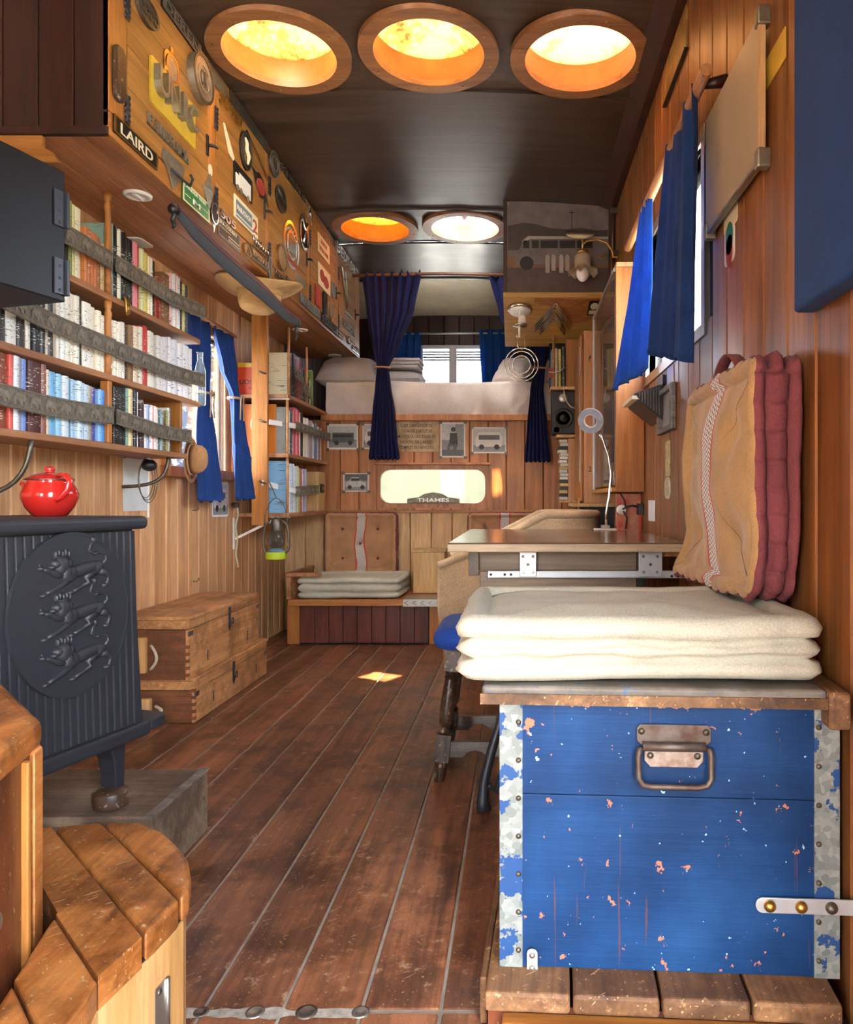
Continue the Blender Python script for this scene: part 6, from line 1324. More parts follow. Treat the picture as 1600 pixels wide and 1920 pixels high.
for z, s in ((1.345, 0), (1.0, 1), (1.62, 2)):
    tag(MB().tube([(-1.46, 4.19, z+.012), (-1.458, 4.165, z+.008), (-1.44, 4.160, z), (-1.42, 4.165, z-.004)], .005, 8).build('hook', K['pewter'], smooth=True), ['metal hook on the upright post holding the middle strap', 'metal hook on the upright post holding the bottom strap', 'metal hook on the upright post near its top'][s], 'hook', 'hooks on the post')
t = thing('wooden_case', 'pale wooden case with dark knob at the end of the bottom far shelf', 'case', (-1.42, 4.97, .8265))
MB().box(-1.55, XF-.012, 4.90, 5.06, .8265, 1.09).build('body', W['creamply'], t, bevel=.004); f_ = f_left(XF-.012, 4.98, .98); MB().fbox(f_, -.05, .05, -.03, .03, 0, .004).build('label_plate', K['black'], t); MB().lathe([(.016, .004), (.014, .014), (0, .016)], n=16, fr=f_).build('knob', K['pewter'], t, smooth=True)

# --- hurricane lantern under the far bookcase
lc = at(518, 1012, 4.12); z0 = .9-(1048-938)*4.12/F
t = thing('lantern', 'old hurricane lantern with a lime green base hanging by the post', 'lantern', (lc.x, lc.y, z0))
P0 = Vector((lc.x, lc.y, z0))
MB().lathe([(.0, 0), (.055, .0), (.058, .008), (.057, .034), (.05, .040)], P0, 28).build('tank', K['lime'], t, smooth='auto')
MB().lathe([(.05, .038), (.050, .046), (.032, .055), (.028, .062)], P0, 24).build('burner', K['steelblue'], t, smooth=True)
MB().lathe([(.030, .062), (.044, .085), (.047, .105), (.040, .135), (.031, .155)], P0, 24, cap=False).build('glass', pane_mat('lantern glass', (.8,.85,.85,1), clear=.55, tcol=(.5,.52,.5,1)), t, smooth=True)
MB().lathe([(.036, .150), (.038, .158), (.030, .17), (.032, .20), (.026, .212), (.028, .222), (.014, .232), (0, .234)], P0, 24).build('chimney', K['pewter'], t, smooth='auto')
for sg in (-1, 1): MB().tube([P0+Vector((sg*x, 0, z)) for x, z in ((.045, .03), (.066, .045), (.072, .08), (.07, .14), (.06, .19), (.034, .215))], .007, 8).build('frame_tube', K['pewter'], t, smooth=True)
MB().tube([P0+Vector((.066*cos(a*pi/14), 0, .17+.17*sin(a*pi/14))) for a in range(15)], .0022, 6).build('bail', K['pewter'], t, smooth=True)
MB().tube([P0+Vector((.035*cos(a*pi/8), -.03, .105+.03*sin(a*pi/8))) for a in range(16)], .0015, 6, closed=True).build('guard_wire', K['pewter'], t)
MB().tube([P0+Vector((0, 0, .34)), P0+Vector((-.03, .02, .40)), P0+Vector((-.06, .05, .44))], .003, 6).build('hanging_wire', K['pewter'], t)

# ================================================================== pictures, plates and small things on the far wall
def photo(name, label, x0, x1, y0, y1, kind, Y=YB-.002, cat='photograph'):
    a, b = at(x0, y1, Y), at(x1, y0, Y); w, h = b.x-a.x, b.z-a.z; f_ = f_back((a.x+b.x)/2, Y, (a.z+b.z)/2); t = thing(name, label, cat, f_.o, group='old photographs')
    MB().prism(rrect(w, h, .012), f_, .0015).build('mount', K['paper'], t)
    scene_on(f_, w, h, kind, t)
    for su in (-1, 1):
        for sv in (-1, 1): MB().fbox(f_, su*w/2-.012, su*w/2+.012, sv*h/2-.01, sv*h/2+.01, .0012, .003).build('corner_clip', K['pewter'], t)
greys = [plain('photo grey %d' % i, c, .5, var=.15, scale=60) for i, c in enumerate(('#8f8f8d', '#5a5a58', '#2f2f2e', '#c4c4c0'))]
def scene_on(f_, w, h, kind, t, w0=.0015):
    def bx(u0, u1, v0, v1, m_, d=.0004, nm_='print'): MB().fbox(f_, u0*w, u1*w, v0*h, v1*h, w0, w0+d).build(nm_, greys[m_], t)
    def dc(u, v, r, m_, d=.0008): MB().disc(Fr(f_.p(u*w, v*h, w0), f_.u, f_.v, f_.w), r*h, d, 0, 20).build('print', greys[m_], t)
    if kind == 'bus':
        bx(-.45, .45, -.42, .42, 3); bx(-.45, .45, -.42, -.1, 0, .0005); bx(-.34, .36, -.22, .16, 1, .0006); bx(-.3, .32, -.02, .1, 2, .0008); dc(-.2, -.24, .09, 2); dc(.24, -.24, .09, 2)
    elif kind == 'whitebus':
        bx(-.46, .46, -.44, .44, 3); bx(-.46, .46, -.44, -.18, 0, .0005); MB().prism([(-.38*w, -.25*h), (.36*w, -.25*h), (.4*w, .1*h), (.3*w, .3*h), (-.3*w, .3*h), (-.4*w, 0)], f_, .0006, w0).build('print', K['paper'], t); bx(-.3, .3, .02, .2, 1, .0008); dc(-.22, -.26, .1, 2, .001); dc(.22, -.26, .1, 2, .001)
    elif kind == 'car':
        bx(-.45, .45, -.44, .44, 0); bx(-.45, .45, .1, .44, 1, .0005); MB().prism([(-.4*w, -.25*h), (.38*w, -.25*h), (.38*w, 0), (.2*w, .05*h), (.1*w, .28*h), (-.18*w, .28*h), (-.3*w, .05*h), (-.4*w, 0)], f_, .0006, w0).build('print', greys[3], t); dc(-.25, -.26, .11, 2, .001); dc(.25, -.26, .11, 2, .001); bx(-.2, .14, .08, .22, 2, .0009)
    else:
        bx(-.44, .44, -.45, .45, 0); bx(-.44, .1, .0, .45, 3, .0005); bx(-.44, .44, -.45, -.28, 1, .0005); dc(.02, .3, .07, 2); MB().prism([(-.12*w, .2*h), (.16*w, .2*h), (.2*w, -.12*h), (-.14*w, -.12*h)], f_, .0008, w0).build('print', greys[2], t); MB().prism([(-.2*w, -.1*h), (.2*w, -.1*h), (.1*w, -.4*h), (0, -.4*h), (.02*w, -.18*h), (-.1*w, -.18*h), (-.16*w, -.38*h), (-.24*w, -.38*h)], f_, .0008, w0).build('print', greys[1], t)
photo('photo_print', 'black and white photo of a lorry, leftmost on the far wall', 614, 672, 795, 843, 'bus')
photo('photo_print', 'photo of a white vehicle half hidden by the tied indigo curtain', 680, 727, 795, 842, 'whitebus')
photo('photo_print', 'upright black and white photo of a seated person', 826, 873, 792, 858, 'man')
photo('photo_print', 'photo of a pale coach right of the upright photo', 885, 950, 801, 850, 'whitebus')
photo('photo_print', 'small photo of a saloon car below the other far wall photos', 644, 692, 887, 922, 'car')
a, b = at(740, 847, YB-.002), at(823, 790, YB-.002); f_ = f_back((a.x+b.x)/2, YB-.002, (a.z+b.z)/2); w, h = b.x-a.x, b.z-a.z
t = thing('enamel_sign', 'rusty cream sign with a French travel warning', 'sign', f_.o)
MB().prism(rrect(w, h, .008), f_, .002).build('plate', plain('rusty cream enamel', '#c9ab7d', .5, col2='#8c6236', scale=14), t)
for i, s in enumerate(('IL EST DANGEREUX DE', 'VOYAGER DEBOUT DE', 'MONTER OU DESCENDRE EN', "DEHORS DE L'ARRET", 'COMPLET DU VEHICULE')): MB().text(s, f_, w*(.72, .70, .84, .74, .78)[i], h*.105, .0008, .002, .0, h*(.36-.18*i)).build('lettering', K['black'], t)
f_ = f_back(-.58, YB-.028, .915)
t = thing('alloy_emblem', 'cast alloy emblem with raised letters on the slot window ledge', 'emblem', f_.o)
MB().prism([(-.18, -.035), (.18, -.035), (.18, -.005), (.10, .006), (.06, .030), (.0, .040), (-.06, .030), (-.10, .006), (-.18, -.005)], f_, .02).build('casting', K['pewter'], t, bevel=.003)
MB().text('THAMES', f_, .22, .026, .004, .02, .0, -.014).build('lettering', K['alu'], t)

# ================================================================== left wall small things
def wall_rect(X, x0, x1, z0, z1): Y_ = sorted((F*X/(x0-VX), F*X/(x1-VX))); return Y_[0], Y_[1]
t = thing('photo_print', 'photo of a white coach below the left wall window', 'photograph', (XL+.002, 4.02, .9), group='old photographs')
f_ = f_left(XL+.002, 4.01, .905); MB().prism(rrect(.22, .19, .02), f_, .0015).build('mount', K['paper'], t); scene_on(f_, .22, .19, 'whitebus', t)
t = thing('paper_sheet', 'pale printed sheet pinned on the left wall under the bookcase', 'paper', (XL+.002, 3.12, .97)); f_ = f_left(XL+.002, 3.12, .965)
MB().prism(rrect(.20, .22, .006), f_, .002).build('sheet', plain('glossy pale sheet', '#cfd3cf', .25, var=.08, scale=7), t); MB().fbox(f_, .098, .106, -.14, .12, 0, .006).build('side_strip', K['white'], t); MB().ell(f_.p(-.095, .115, .004), (.004, .006, .008)).build('pin', K['pewter'], t)
hb_ = at(362, 862, 3.40)
t = thing('felt_hat', 'tan felt hat hung edge-on at the bookcase end', 'hat', (hb_.x, hb_.y, hb_.z))
rot = Matrix.Rotation(R(12), 3, 'Y')
fh = Fr(hb_, (0, 1, 0), (0, 0, 1), (1, 0, .1))
MB().grid(36, 14, lambda u, v: fh.p(*(lambda r, w_: (r*cos(2*pi*u)*.72, r*sin(2*pi*u), w_))(*[(.105, -.008), (.09, -.012), (.075, -.012), (.068, 0), (.066, .02), (.06, .04), (.045, .055), (.02, .062), (.001, .064)][min(8, int(v*8+.5))])), closeu=True).build('crown', B['felt'], t, smooth=True, solid=.003)
t = thing('hanging_ribbon', 'pale cloth ribbon hanging from a knob under the left curtains', 'ribbon', (-1.60, 4.2, .85))
MB().tube([(XL, 4.18, .875), (XL+.035, 4.18, .87)], [.012, .018], 10).build('knob', K['pewter'], t, smooth=True)
MB().grid(4, 20, lambda u, v: (XL+.03+.006*sin(v*14), 4.175+.02*(u-.5)+.006*sin(v*9), .87-.35*v)).build('ribbon', K['cream'], t, smooth=True, solid=.002)
for x, y, lab in ((362, 1090, 'small wire hook low on the left wall above the crates'), (361, 957, 'small wire hook on the left wall near the felt hat')):
    Yh = F*XL/(x-VX); z = .9-(y-938)*Yh/F; tag(MB().tube([(XL, Yh, z), (XL+.02, Yh, z), (XL+.026, Yh+.01, z+.008), (XL+.022, Yh+.014, z+.016)], .0025, 6).build('wire_hook', K['pewter'], smooth=True), lab, 'hook', 'wire hooks on the left wall')
t = thing('wire_coil', 'dark round reel with thin wire loops below the bookcase end', 'wire coil', (-1.55, 3.05, 1.05))
MB().ell((-1.53, 3.06, 1.045), (.03, .035, .025)).build('reel', K['blackplastic'], t, smooth=True)
for k in range(3): MB().tube([(-1.54+.006*k, 3.05+(.06+.008*k)*cos(a*pi/12), .985+(.075+.01*k)*sin(a*pi/12)) for a in range(24)], .0018, 6, closed=True).build('cable_loop', K['pewter'], t)

# ================================================================== right-hand overhead cupboard
YR0, YR1, ZR0, ZR1 = 4.25, 4.985, 2.08, 1.95
t = thing('end_cupboard', 'dark cupboard with tan underside at the far right ceiling', 'cupboard', (.25, 4.6, 2.0))
mb = MB(); x0, x1 = -.08, XR-.002
mb.add([(x0, YR0, ZR0), (x1, YR0, ZR0), (x1, YR1, ZR1), (x0, YR1, ZR1), (x0, YR0, zc(x0)-.002), (x1, YR0, zc(x1)-.002), (x1, YR1, zc(x1)-.002), (x0, YR1, zc(x0)-.002)], [(3,2,1,0),(4,5,6,7),(0,1,5,4),(1,2,6,5),(2,3,7,6),(3,0,4,7)])
mb.build('carcass', W['dark'], t, bevel=.002)
sl = Vector((0, YR1-YR0, ZR1-ZR0)); sl.normalize(); wn_ = Vector((0, sl.z, -sl.y)); UF = lambda x, k: Fr(Vector((x, YR0, ZR0))+sl*k, (1,0,0), -sl, wn_)
q = UF(0, 0); LS = math.hypot(YR1-YR0, ZR1-ZR0)
MB().fbox(q, x0, x1, -LS, 0, 0, .010).build('underside', W['tan'], t, bevel=.002)
P = [(.10, -.01)]+[(.10, -.06), (.14, -.09), (.20, -.10)]+[(.36+.12*cos(a), -.20+.12*sin(a)*1.4) for a in [pi*1.0+pi*.9*k/8 for k in range(9)]]+[(.50, -.2), (.50, -.01)]
MB().prism(P, q, .004, .010).build('dark_inlay', W['bulk'], t)
MB().box(x0, x1, YR0-.012, YR0+.004, ZR0-.012, ZR0+.018).build('front_batten', W['tan'], t, bevel=.002)
# framed print of an old bus
fp_ = f_back(.235, YR0-.001, 2.362); w, h = .585, .525
t = thing('bus_poster', 'large sepia poster of an abandoned bus with milk churns', 'poster', fp_.o)
sep = [plain('sepia %d' % i, c, .45, var=.18, scale=12) for i, c in enumerate(('#756a66', '#463a36', '#54423a', '#b0a69c', '#241d1a', '#7d5c3e'))]
MB().fbox(fp_, -w/2, w/2, -h/2, h/2, 0, .002).build('sky', sep[0], t)
MB().prism([(-.29, -.02), (.29, -.02), (.29, .10), (.22, .095), (.14, .11), (.05, .10), (-.05, .11), (-.12, .13), (-.2, .14), (-.29, .12)], fp_, .0006, .002).build('hills', sep[1], t)
MB().fbox(fp_, -w/2, w/2, -h/2, -.06, .002, .0028).build('grass', sep[2], t); MB().fbox(fp_, -w/2, w/2, -.12, -.05, .0028, .0032).build('dry_grass', sep[5], t)
MB().prism([(-.24, -.10), (-.245, -.03), (-.22, -.01), (-.20, .045), (-.17, .062), (.29, .058), (.29, -.10)], fp_, .0006, .0032).build('bus_body', sep[0], t)
MB().prism([(-.21, .03), (-.17, .062), (.29, .058), (.29, .045), (-.16, .045), (-.19, .02)], fp_, .0006, .0038).build('bus_roof', sep[3], t)
for u0, u1 in ((-.20, -.165), (-.15, -.11), (-.10, .0), (.01, .1), (.11, .2)): MB().fbox(fp_, u0, u1, -.008, .036, .0038, .0044).build('bus_window', sep[4], t)
MB().disc(Fr(fp_.p(-.18, -.095, .0038), fp_.u, fp_.v, fp_.w), .04, .0006, 0, 20).build('wheel_arch', sep[4], t)
for k, u in enumerate((-.06, -.025, .02, .055)): MB().prism([(u-.012, -.15+.012*(k % 2)), (u+.012, -.15+.012*(k % 2)), (u+.012, -.06), (u+.005, -.045), (u-.005, -.045), (u-.012, -.06)], fp_, .0008, .0044).build('milk_churn', sep[3], t)
MB().fbox(fp_, .078, .082, .1, .21, .0026, .0032).fbox(fp_, .065, .095, .195, .2, .0026, .0032).build('telegraph_pole', sep[4], t)
for su in (-1, 1): MB().lathe([(.005, 0), (.004, .005), (0, .006)], n=10, fr=Fr(fp_.p(su*w*.49, h*.475, .001), fp_.u, fp_.v, fp_.w)).build('pin', K['brass'], t)
# chevrons, badge and lamp under it
f_ = UF(.225, .22); f_.o = f_.o+wn_*.014
CHV = 1
t = thing('chevron_emblem', 'pair of ribbed chrome chevrons on the tan underside', 'emblem', f_.o)
for a0, s_, l_ in ((.17, .115, .33), (.02, .082, .235)):
    for k in range(3):
        o_ = a0-.04*k
        for sg in (-1, 1): MB().bar(f_.p(sg*.002, o_, .004), f_.p(sg*s_, o_-l_, .004), .012, .010, f_.w).build('chevron_bar', K['chrome'], t, bevel=.002)
f_ = UF(.455, .13); f_.o = f_.o+wn_*.014
t = thing('small_badge', 'small black badge with a white sunrise on the tan underside', 'badge', f_.o); MB().prism(rrect(.066, .20, .012), f_, .003).build('plate', K['black'], t); MB().disc(Fr(f_.p(0, .03, .003), f_.u, f_.v, f_.w), .022, .001, 0, 20, 2.0).build('sun', K['cream'], t); MB().fbox(f_, -.024, .024, -.08, -.03, .003, .004).build('panel', K['cream'], t)
f_ = UF(.016, .135); f_.o = f_.o+wn_*.010
t = thing('ceiling_lamp', 'round chrome and white lamp on the tan underside', 'lamp', f_.o); MB().lathe([(.073, 0), (.076, .012), (.070, .022)], n=32, fr=f_).build('rim', K['chrome'], t, smooth=True); MB().lathe([(.068, .02), (.055, .036), (.03, .046), (0, .049)], n=32, fr=f_).build('diffuser', K['white'], t, smooth=True)
hx_, hy_ = .018, 4.34
t = thing('ring_hanger', 'concentric wire rings hanging below the round lamp', 'hanger', (hx_, hy_, 1.7))
MB().tube([(hx_-.005, hy_, 2.045), (hx_-.005, hy_, 1.86)], .006, 8).build('rod', K['white'], t, smooth=True)
MB().lathe([(.018, 1.945), (.02, 1.96), (.016, 1.985), (.012, 1.99)], (hx_+.015, hy_, 0), 14).build('socket', K['white'], t, smooth=True); MB().lathe([(.045, 1.935), (.04, 1.925), (.015, 1.92)], (hx_, hy_, 0), 20).build('collar', K['chrome'], t, smooth=True)
for r in (.098, .078, .052): MB().tube([(hx_+.008+r*cos(a*pi/20), hy_, 1.70+r*sin(a*pi/20)) for a in range(40)], .0038, 8, closed=True).build('ring', K['chrome'], t, smooth=True)
MB().tube([(hx_-.02, hy_, 1.87), (hx_-.012, hy_, 1.80), (hx_+.008, hy_, 1.79)], .003, 6).tube([(hx_+.03, hy_, 1.87), (hx_+.028, hy_, 1.80), (hx_+.008, hy_, 1.79)], .003, 6).build('stem', K['chrome'], t, smooth=True)
# swan-neck wall lamp with frilled glass shade
YL = 4.05; wp = lambda x, y: at(x, y, YL)
t = thing('wall_lamp', 'brass swan-neck wall lamp with frilled glass shade', 'lamp', wp(1150, 480))
MB().tube([(XR, YL, wp(0, 482).z), wp(1150, 482), wp(1148, 470), wp(1138, 455), wp(1120, 449), wp(1100, 452), wp(1092, 460)], .006, 8).build('arm', K['brass'], t, smooth=True)
MB().lathe([(.03, 0), (.028, .01), (.012, .016)], n=20, fr=f_right(XR, YL, wp(0, 482).z)).build('wall_rose', K['brass'], t, smooth=True)
MB().tube([wp(1140, 478), wp(1130, 486), wp(1122, 482), wp(1126, 476), wp(1136, 480)], .004, 6).tube([wp(1147, 480), wp(1147, 525)], .005, 6).build('scroll', K['brass'], t, smooth=True)
bc_ = wp(1093, 470); MB().tube([bc_+Vector((0, 0, .09)), bc_], .006, 8).build('stem', K['brass'], t, smooth=True)
MB().lathe([(.032, .0), (.034, -.012), (.028, -.02)], bc_, 20).build('gallery', K['brass'], t, smooth=True)
def shf(u, v):
    a = 2*pi*u; P = [(.03, -.015), (.042, -.03), (.045, -.06), (.042, -.085), (.05, -.10), (.07, -.115), (.082, -.125)]; k = v*6; i = min(5, int(k)); r, z = lerp(P[i][0], P[i+1][0], k-i), lerp(P[i][1], P[i+1][1], k-i)
    fr_ = max(0, v-.55)/.45; r *= 1+.10*fr_*sin(8*a); return bc_+Vector((r*cos(a), r*sin(a), z+.012*fr_*sin(8*a+.5)))
MB().grid(64, 18, shf, closeu=True).build('shade', plain('frosted shade glass', '#c9b99c', .3, var=.08, trans=.4), t, smooth=True, solid=.002)
MB().ell(bc_+Vector((0, 0, -.125)), (.036, .036, .046), 20, 12).build('bulb', plain('opal bulb', '#eee6e2', .2, var=.02), t, smooth=True)
pf = Fr(wp(1088, 441), (1,0,0), Vector((0, .5, .28)).normalized(), Vector((0, -.28, .5)).normalized()*-1)
MB().lathe([(.0, .012), (.05, .010), (.075, -.002), (.08, -.006)], n=32, fr=pf).build('reflector', K['cream'], t, smooth=True, solid=.002)

# ================================================================== glazed cabinet and shelves on the right-hand wall
t = thing('glazed_cabinet', 'honey wood wall cabinet with a glass door reflecting the blue curtain', 'cabinet', (.5, 3.7, .94))
ZC0, ZC1, XG, YG0, YG1 = .938, 1.94, .44, 3.28, 4.19
MB().box(XG, XR-.002, YG0, YG0+.018, ZC0, ZC1).build('side_panel', W['honeyZ'], t, bevel=.002); MB().box(XG, XR-.002, YG1-.018, YG1, ZC0, ZC1).build('side_panel', W['honeyZ'], t, bevel=.002)
MB().box(XG-.015, XR-.002, YG0+.018, YG1-.018, ZC0, ZC0+.02).build('bottom', W['honeyY'], t, bevel=.002); MB().box(XG, XR-.002, YG0-.01, YG1, ZC1, ZC1+.02).build('top', W['pink'], t, bevel=.003)
for z in (1.25, 1.58): MB().box(XG+.02, XR-.004, YG0+.018, YG1-.018, z, z+.012).build('shelf', W['pink'], t)
MB().box(XR-.012, XR-.003, YG0+.018, YG1-.018, ZC0+.02, ZC1).build('back', W['pink'], t)
dr = MB().box(XG-.006, XG-.002, YG0+.01, YG1-.03, ZC0+.03, ZC1-.01).build('glass_door', pane_mat('cabinet glass', (.92,.95,1,1), clear=.65, tcol=(.95,.8,.7,1)), t)
MB().box(XG-.012, XG+.002, YG1-.035, YG1-.012, ZC0+.02, ZC1).build('door_edge', K['zincplate'], dr, bevel=.002); MB().box(XG-.010, XG+.002, YG0+.004, YG1-.03, ZC1-.02, ZC1-.002).build('door_edge', K['alu'], dr)
# glasses inside
for i in range(6):
    gx, gy = .505, 3.40+.13*i; q = MB().lathe([(.018, 0), (.026, .004), (.03, .07), (.031, .095)], (gx, gy, 1.2625), 16)
    tag(q.build('drinking_glass', pane_mat('tumbler glass', (.9,.93,.95,1), clear=.7), smooth=True), '%s tumbler from the near end in the glazed cabinet' % ORD[i], 'glass', 'tumblers in the glazed cabinet')
t = thing('door_cupboard', 'tall rosy wood cupboard beyond the glazed cabinet', 'cupboard', (.47, 4.5, .88))
MB().box(.386, XR-.002, 4.25, 4.262, .882, 1.88).build('side_panel', W['pink'], t, bevel=.002); MB().box(.386, XR-.004, 4.262, 4.70, .882, 1.88).build('carcass', W['pink'], t)
d_ = MB().box(.368, .385, 4.27, 4.70, .895, 1.865).build('door', W['honeyZ'], t, bevel=.006); MB().box(.362, .370, 4.30, 4.315, 1.0, 1.80).build('handle', K['chrome'], d_, bevel=.003)
f_ = f_back(.42, 4.249, 1.70)
for s, u, v in (('?', .0, .02), ('2', 0, -.62), ('3', .08, -.62)): MB().text(s, f_, .016, .03, .0006, .0004, u, v).build('pencil_mark', K['oak'] if 'oak' in K else K['black'], t)
MB().box(.33, XR-.002, 4.25, 4.75, .862, .882).build('base_shelf', W['pale'], t, bevel=.002)
# small shelf, speaker and cassette rack
YS = 4.78; sp2 = lambda x, y: at(x, y, YS)
t = thing('small_shelf', 'little open bookshelf under the tan cupboard underside', 'shelf', sp2(1055, 725))
MB().box(.215, .40, YS-.03, YS+.16, 1.615, 1.635).build('shelf_board', W['pale'], t, bevel=.002); MB().box(.315, .40, YS-.02, YS+.14, 1.635, 1.94).build('side_panel', W['honeyZ'], t, bevel=.002); MB().tube([(.236, YS-.02, 1.635), (.236, YS-.02, 1.97)], .008, 8).build('dowel', K['rod'], t, smooth=True); MB().box(.215, .40, YS+.145, YS+.16, 1.635, 1.98).build('back', K['gap'], t)
for i, (c, w_, h_) in enumerate((('#5f7f9a', 1.6, 24), ('#d9d0a8', 2.2, 25), ('#ccc47a', 1.8, 24.5), ('#2c3a34', 1.8, 26))):
    book(w_/100, h_/100, .12, c, (.226+.002+.024*i, YS-.005, 1.6355), 0, '%s book, %s from the left on the little shelf' % (nm(c), ORD[i]), 'books on the little shelf')
MB().tube([(.205, YS-.04, 1.725), (.24, YS-.045, 1.722), (.28, YS-.04, 1.735), (.315, YS-.03, 1.76)], .012, 8, flat=.3).build('elastic_strap', K['paper'], t, smooth=True); MB().box(.205, .232, YS-.045, YS-.034, 1.69, 1.75).build('strap_tag', K['redpaint'], t)
t = thing('speaker', 'black loudspeaker between the little shelf and the rack', 'speaker', sp2(1057, 815))
MB().box(.224, .379, YS-.03, YS+.13, 1.327, 1.606).build('cabinet', K['blackplastic'], t, bevel=.008, seg=3); f_ = f_back(.30, YS-.03, 1.43)
MB().lathe([(.064, 0), (.062, .006), (.05, .002), (.03, -.004), (.018, .004), (0, .008)], n=36, fr=f_).build('woofer', K['black'], t, smooth=True); MB().lathe([(.03, 0), (.028, .004), (.016, .002), (.008, .006), (0, .007)], n=24, fr=f_back(.297, YS-.03, 1.56)).build('tweeter', K['alu'], t, smooth=True); MB().lathe([(.024, 0), (.022, .004), (.016, -.01)], n=20, fr=f_back(.255, YS-.03, 1.355)).build('bass_port', K['pewter'], t, smooth=True)
tag(MB().tube([(.30, YS-.045, 1.615), (.305, YS-.06, 1.57), (.32, YS-.06, 1.53), (.345, YS-.05, 1.50), (.37, YS-.06, 1.49)], .004, 8).build('white_cable', K['white'], smooth=True), 'white cable curling over the black loudspeaker', 'cable')
t = thing('cassette_rack', 'narrow wooden rack of cassettes under the loudspeaker', 'rack', (.31, YS, .9))
MB().box(.33, .386, YS-.02, YS+.12, .90, 1.30).build('side_panel', W['pink'], t, bevel=.002); MB().box(.255, .386, YS-.03, YS+.12, 1.305, 1.325).build('top', W['pale'], t, bevel=.003); MB().box(.27, .386, YS-.03, YS+.12, .885, .90).build('base', W['pale'], t, bevel=.002)
rc_ = random.Random(5); cc = ['#1d1d20', '#d8d4c8', '#2a3a2e', '#c9b060', '#3a2a22', '#222a3a', '#b8b8b0']
for k in range(18):
    z = .903+.0218*k; o = MB().box(-.026, .026, 0, .1, 0, .0185).build('cassette', K['book'], loc=(0,0,0)); o.location = (.302+.004*sin(k*2.1), YS-.012-.010*rc_.random(), z+.0005); o.rotation_euler = (0, 0, rc_.uniform(-.08, .08)); o.color = hx(cc[rc_.randrange(len(cc))]); tag(o, '%s cassette from the bottom of the rack under the loudspeaker' % ORD[k], 'cassette', 'cassettes in the rack')
# behind the armchair
t = thing('dark_tray', 'dark padded panel with pale rounded rim behind the armchair', 'panel', (.48, 4.4, .8))
f_ = f_back(.47, 4.35, .82); MB().prism(rrect(.20, .20, .03), f_, .012).build('panel', K['blackplastic'], t); rr_frame(MB(), f_, .225, .225, .04, .20, .20, .03, .016).build('rim', W['pale'], t, bevel=.003)
t = thing('socket_board', 'peeling red painted board with sockets below the glazed cabinet', 'board', (.5, 3.3, .8))
MB().box(.455, XR-.004, 3.36, 3.40, .70, .93).build('board', plain('peeling red paint', '#b04030', .5, col2='#b98a68', scale=16), t, bevel=.002)
MB().lathe([(.022, 0), (.022, .02), (.016, .024), (0, .024)], n=20, fr=f_back(.475, 3.36, .858)).build('round_socket', K['white'], t, smooth=True); MB().box(.545, .568, 3.30, 3.36, .835, .885).build('plug', K['blackplastic'], t, bevel=.003)
MB().tube([(.478, 3.335, .86), (.50, 3.32, .872), (.52, 3.31, .876), (.55, 3.31, .868)], .004, 8).tube([(.48, 3.33, .85), (.495, 3.32, .82), (.49, 3.33, .77)], .003, 6).tube([(.47, 3.35, .93), (.485, 3.33, .90), (.49, 3.33, .87)], .003, 6).build('cable', K['blackplastic'], t, smooth=True)
tag(MB().tube([(.545, 3.25, 0), (.545, 3.25, .835)], .009, 10).build('red_rod', K['redpaint'], smooth=True), 'thin red rod standing at the right wall behind the table', 'rod')

# ================================================================== right wall small things
t = thing('board_panel', 'beige board with metal corners hung flat on the right wall', 'board', (XR, 1.89, 1.67))
bp2 = MB().box(XR-.026, XR-.016, 1.66, 2.125, 1.665, 1.995).build('board', plain('beige board', '#b3a184', .45, var=.06, scale=5), t, bevel=.002)
MB().box(XR-.028, XR-.012, 1.652, 1.66, 1.668, 1.99).build('edge', W['pale'], t); MB().box(XR-.028, XR-.012, 1.66, 2.125, 1.659, 1.667).build('edge', K['alu'], t)
for y, z in ((1.66, 1.99), (1.66, 1.67), (2.115, 1.67)): MB().box(XR-.032, XR-.0005, y-.014, y+.014, z-.022, z+.022).build('corner_bracket', K['dull'], t, bevel=.004)
def right_rect(name, label, x0, x1, yt, yb, mat, cat, X=XR-.001, t_=.002, r=.003, group=None):
    Ya, Yb = F*X/(x1-VX), F*X/(x0-VX); z1, z0 = HC+(VY-yt)*Ya/F, HC+(VY-yb)*Ya/F; f_ = f_right(X, (Ya+Yb)/2, (z0+z1)/2); w, h = Yb-Ya, z1-z0
    t = thing(name, label, cat, f_.o, group=group); MB().prism(rrect(w, h, min(r, w*.45, h*.45)), f_, t_).build('sheet', mat, t); return t, f_, w, h
right_rect('poster', 'yellow edged dark print high on the right wall beyond the board', 1438, 1475, 48, 108, K['yellow'], 'poster')[0]
tt, f_, w, h = bpy.data.objects['poster'], None, 0, 0
t, f_, w, h = right_rect('weathered_print', 'old golden print under the ceiling beam on the right wall', 1249, 1291, 6, 88, plain('gilt print', '#a8823a', .45, col2='#5a3f1c', scale=18), 'picture', t_=.008)
MB().fbox(f_, -w/2, w/2, -h/2-.006, -h/2, 0, .014).build('frame_edge', K['black'], t)
t, f_, w, h = right_rect('empty_picture', 'empty weathered frame on the right wall below the near curtain', 1242, 1266, 722, 800, plain('grey backing', '#8d8478', .5), 'frame', r=.002)
rr_frame(MB(), f_, w*1.2, h*1.12, .004, w*.86, h*.86, .003, .018).build('moulding', W['greyox'], t, bevel=.003)
right_rect('sticker', 'tall gold and white strip sticker beneath the weathered frame', 1249, 1258, 825, 892, plain('gold sticker', '#c9b98a', .5, col2='#7a6a3a', scale=50), 'sticker', group='stickers on the right wall')
right_rect('sticker', 'oval pale sticker under the gold strip sticker', 1247, 1259, 894, 935, plain('oval sticker', '#cfc2a4', .5, col2='#8a7a5a', scale=40), 'sticker', r=.06, group='stickers on the right wall')
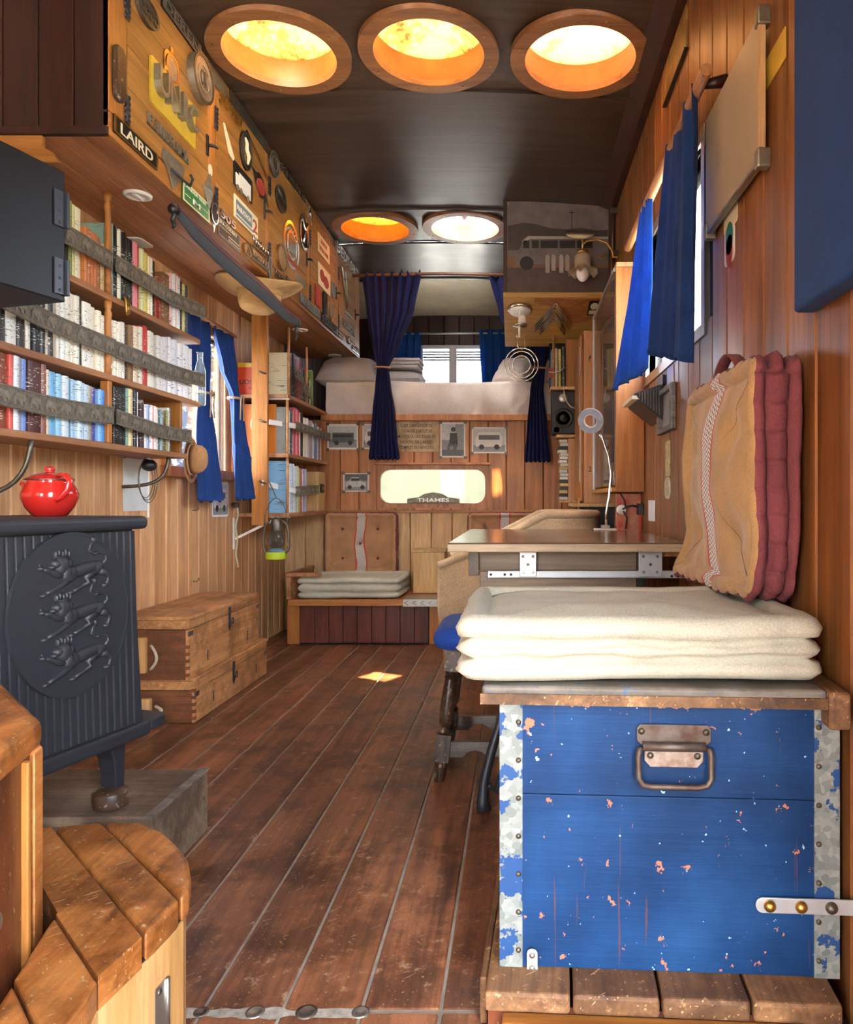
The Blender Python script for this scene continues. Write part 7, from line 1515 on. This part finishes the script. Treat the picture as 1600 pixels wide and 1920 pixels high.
right_rect('note', 'torn paper note low on the right wall by the red board', 1217, 1229, 938, 978, K['paper'], 'note')
right_rect('note', 'small blue and white card above the weathered frame', 1252, 1264, 682, 722, K['paper'], 'note')
right_rect('clip', 'black clip on the right wall beside the wedge speaker', 1238, 1249, 702, 720, K['blackplastic'], 'clip', t_=.012)
right_rect('sticker', 'cream sticker just under the beige board', 1359, 1384, 362, 412, K['cream'], 'sticker', r=.01, group='stickers on the right wall')
t, f_, w, h = right_rect('sticker', 'colourful green and red sticker below the cream one', 1360, 1379, 414, 484, K['paper'], 'sticker', r=.02, group='stickers on the right wall')
MB().disc(Fr(f_.p(0, h*.2, .002), f_.u, f_.v, f_.w), w*.36, .0005, 0, 16, 1.3).build('print', K['green'], t); MB().disc(Fr(f_.p(0, -h*.15, .002), f_.u, f_.v, f_.w), w*.34, .0005, 0, 16, 1.4).build('print', K['redpaint'], t)
t = thing('wedge_speaker', 'black louvred wedge speaker under the far blue curtain', 'speaker', (XR, 3.0, 1.3))
A_, B2 = 2.86, 3.12
mb = MB(); mb.add([(XR, A_, 1.21), (XR, A_, 1.355), (.455, A_, 1.315), (.475, A_, 1.285), (XR, B2, 1.21), (XR, B2, 1.355), (.455, B2, 1.315), (.475, B2, 1.285)], [(3,2,1,0),(4,5,6,7),(0,1,5,4),(1,2,6,5),(2,3,7,6),(3,0,4,7)]); mb.build('housing', K['blackplastic'], t, bevel=.003)
for k in range(8): MB().bar((.475+.011*k, A_-.002, 1.292-.0085*k), (.475+.011*k, A_-.002, 1.318+.0032*k), .004, .006, (0,1,0)).build('louvre', K['pewter'], t)
MB().bar((.464, A_, 1.30), (.464, B2, 1.30), .014, .034, (1,0,0)).build('front_lip', K['cream'], t)
t = thing('rod_bracket', 'dark metal rod and bracket on the right wall beyond the poster', 'bracket', (XR-.02, 3.9, 2.2)); MB().tube([(XR-.03, 4.16, 2.60), (XR-.03, 4.16, 2.25)], .006, 8).build('rod', K['pewter'], t, smooth=True); MB().box(XR-.04, XR, 4.15, 4.17, 2.52, 2.55).box(XR-.04, XR, 4.15, 4.17, 2.28, 2.31).build('bracket', K['pewter'], t)
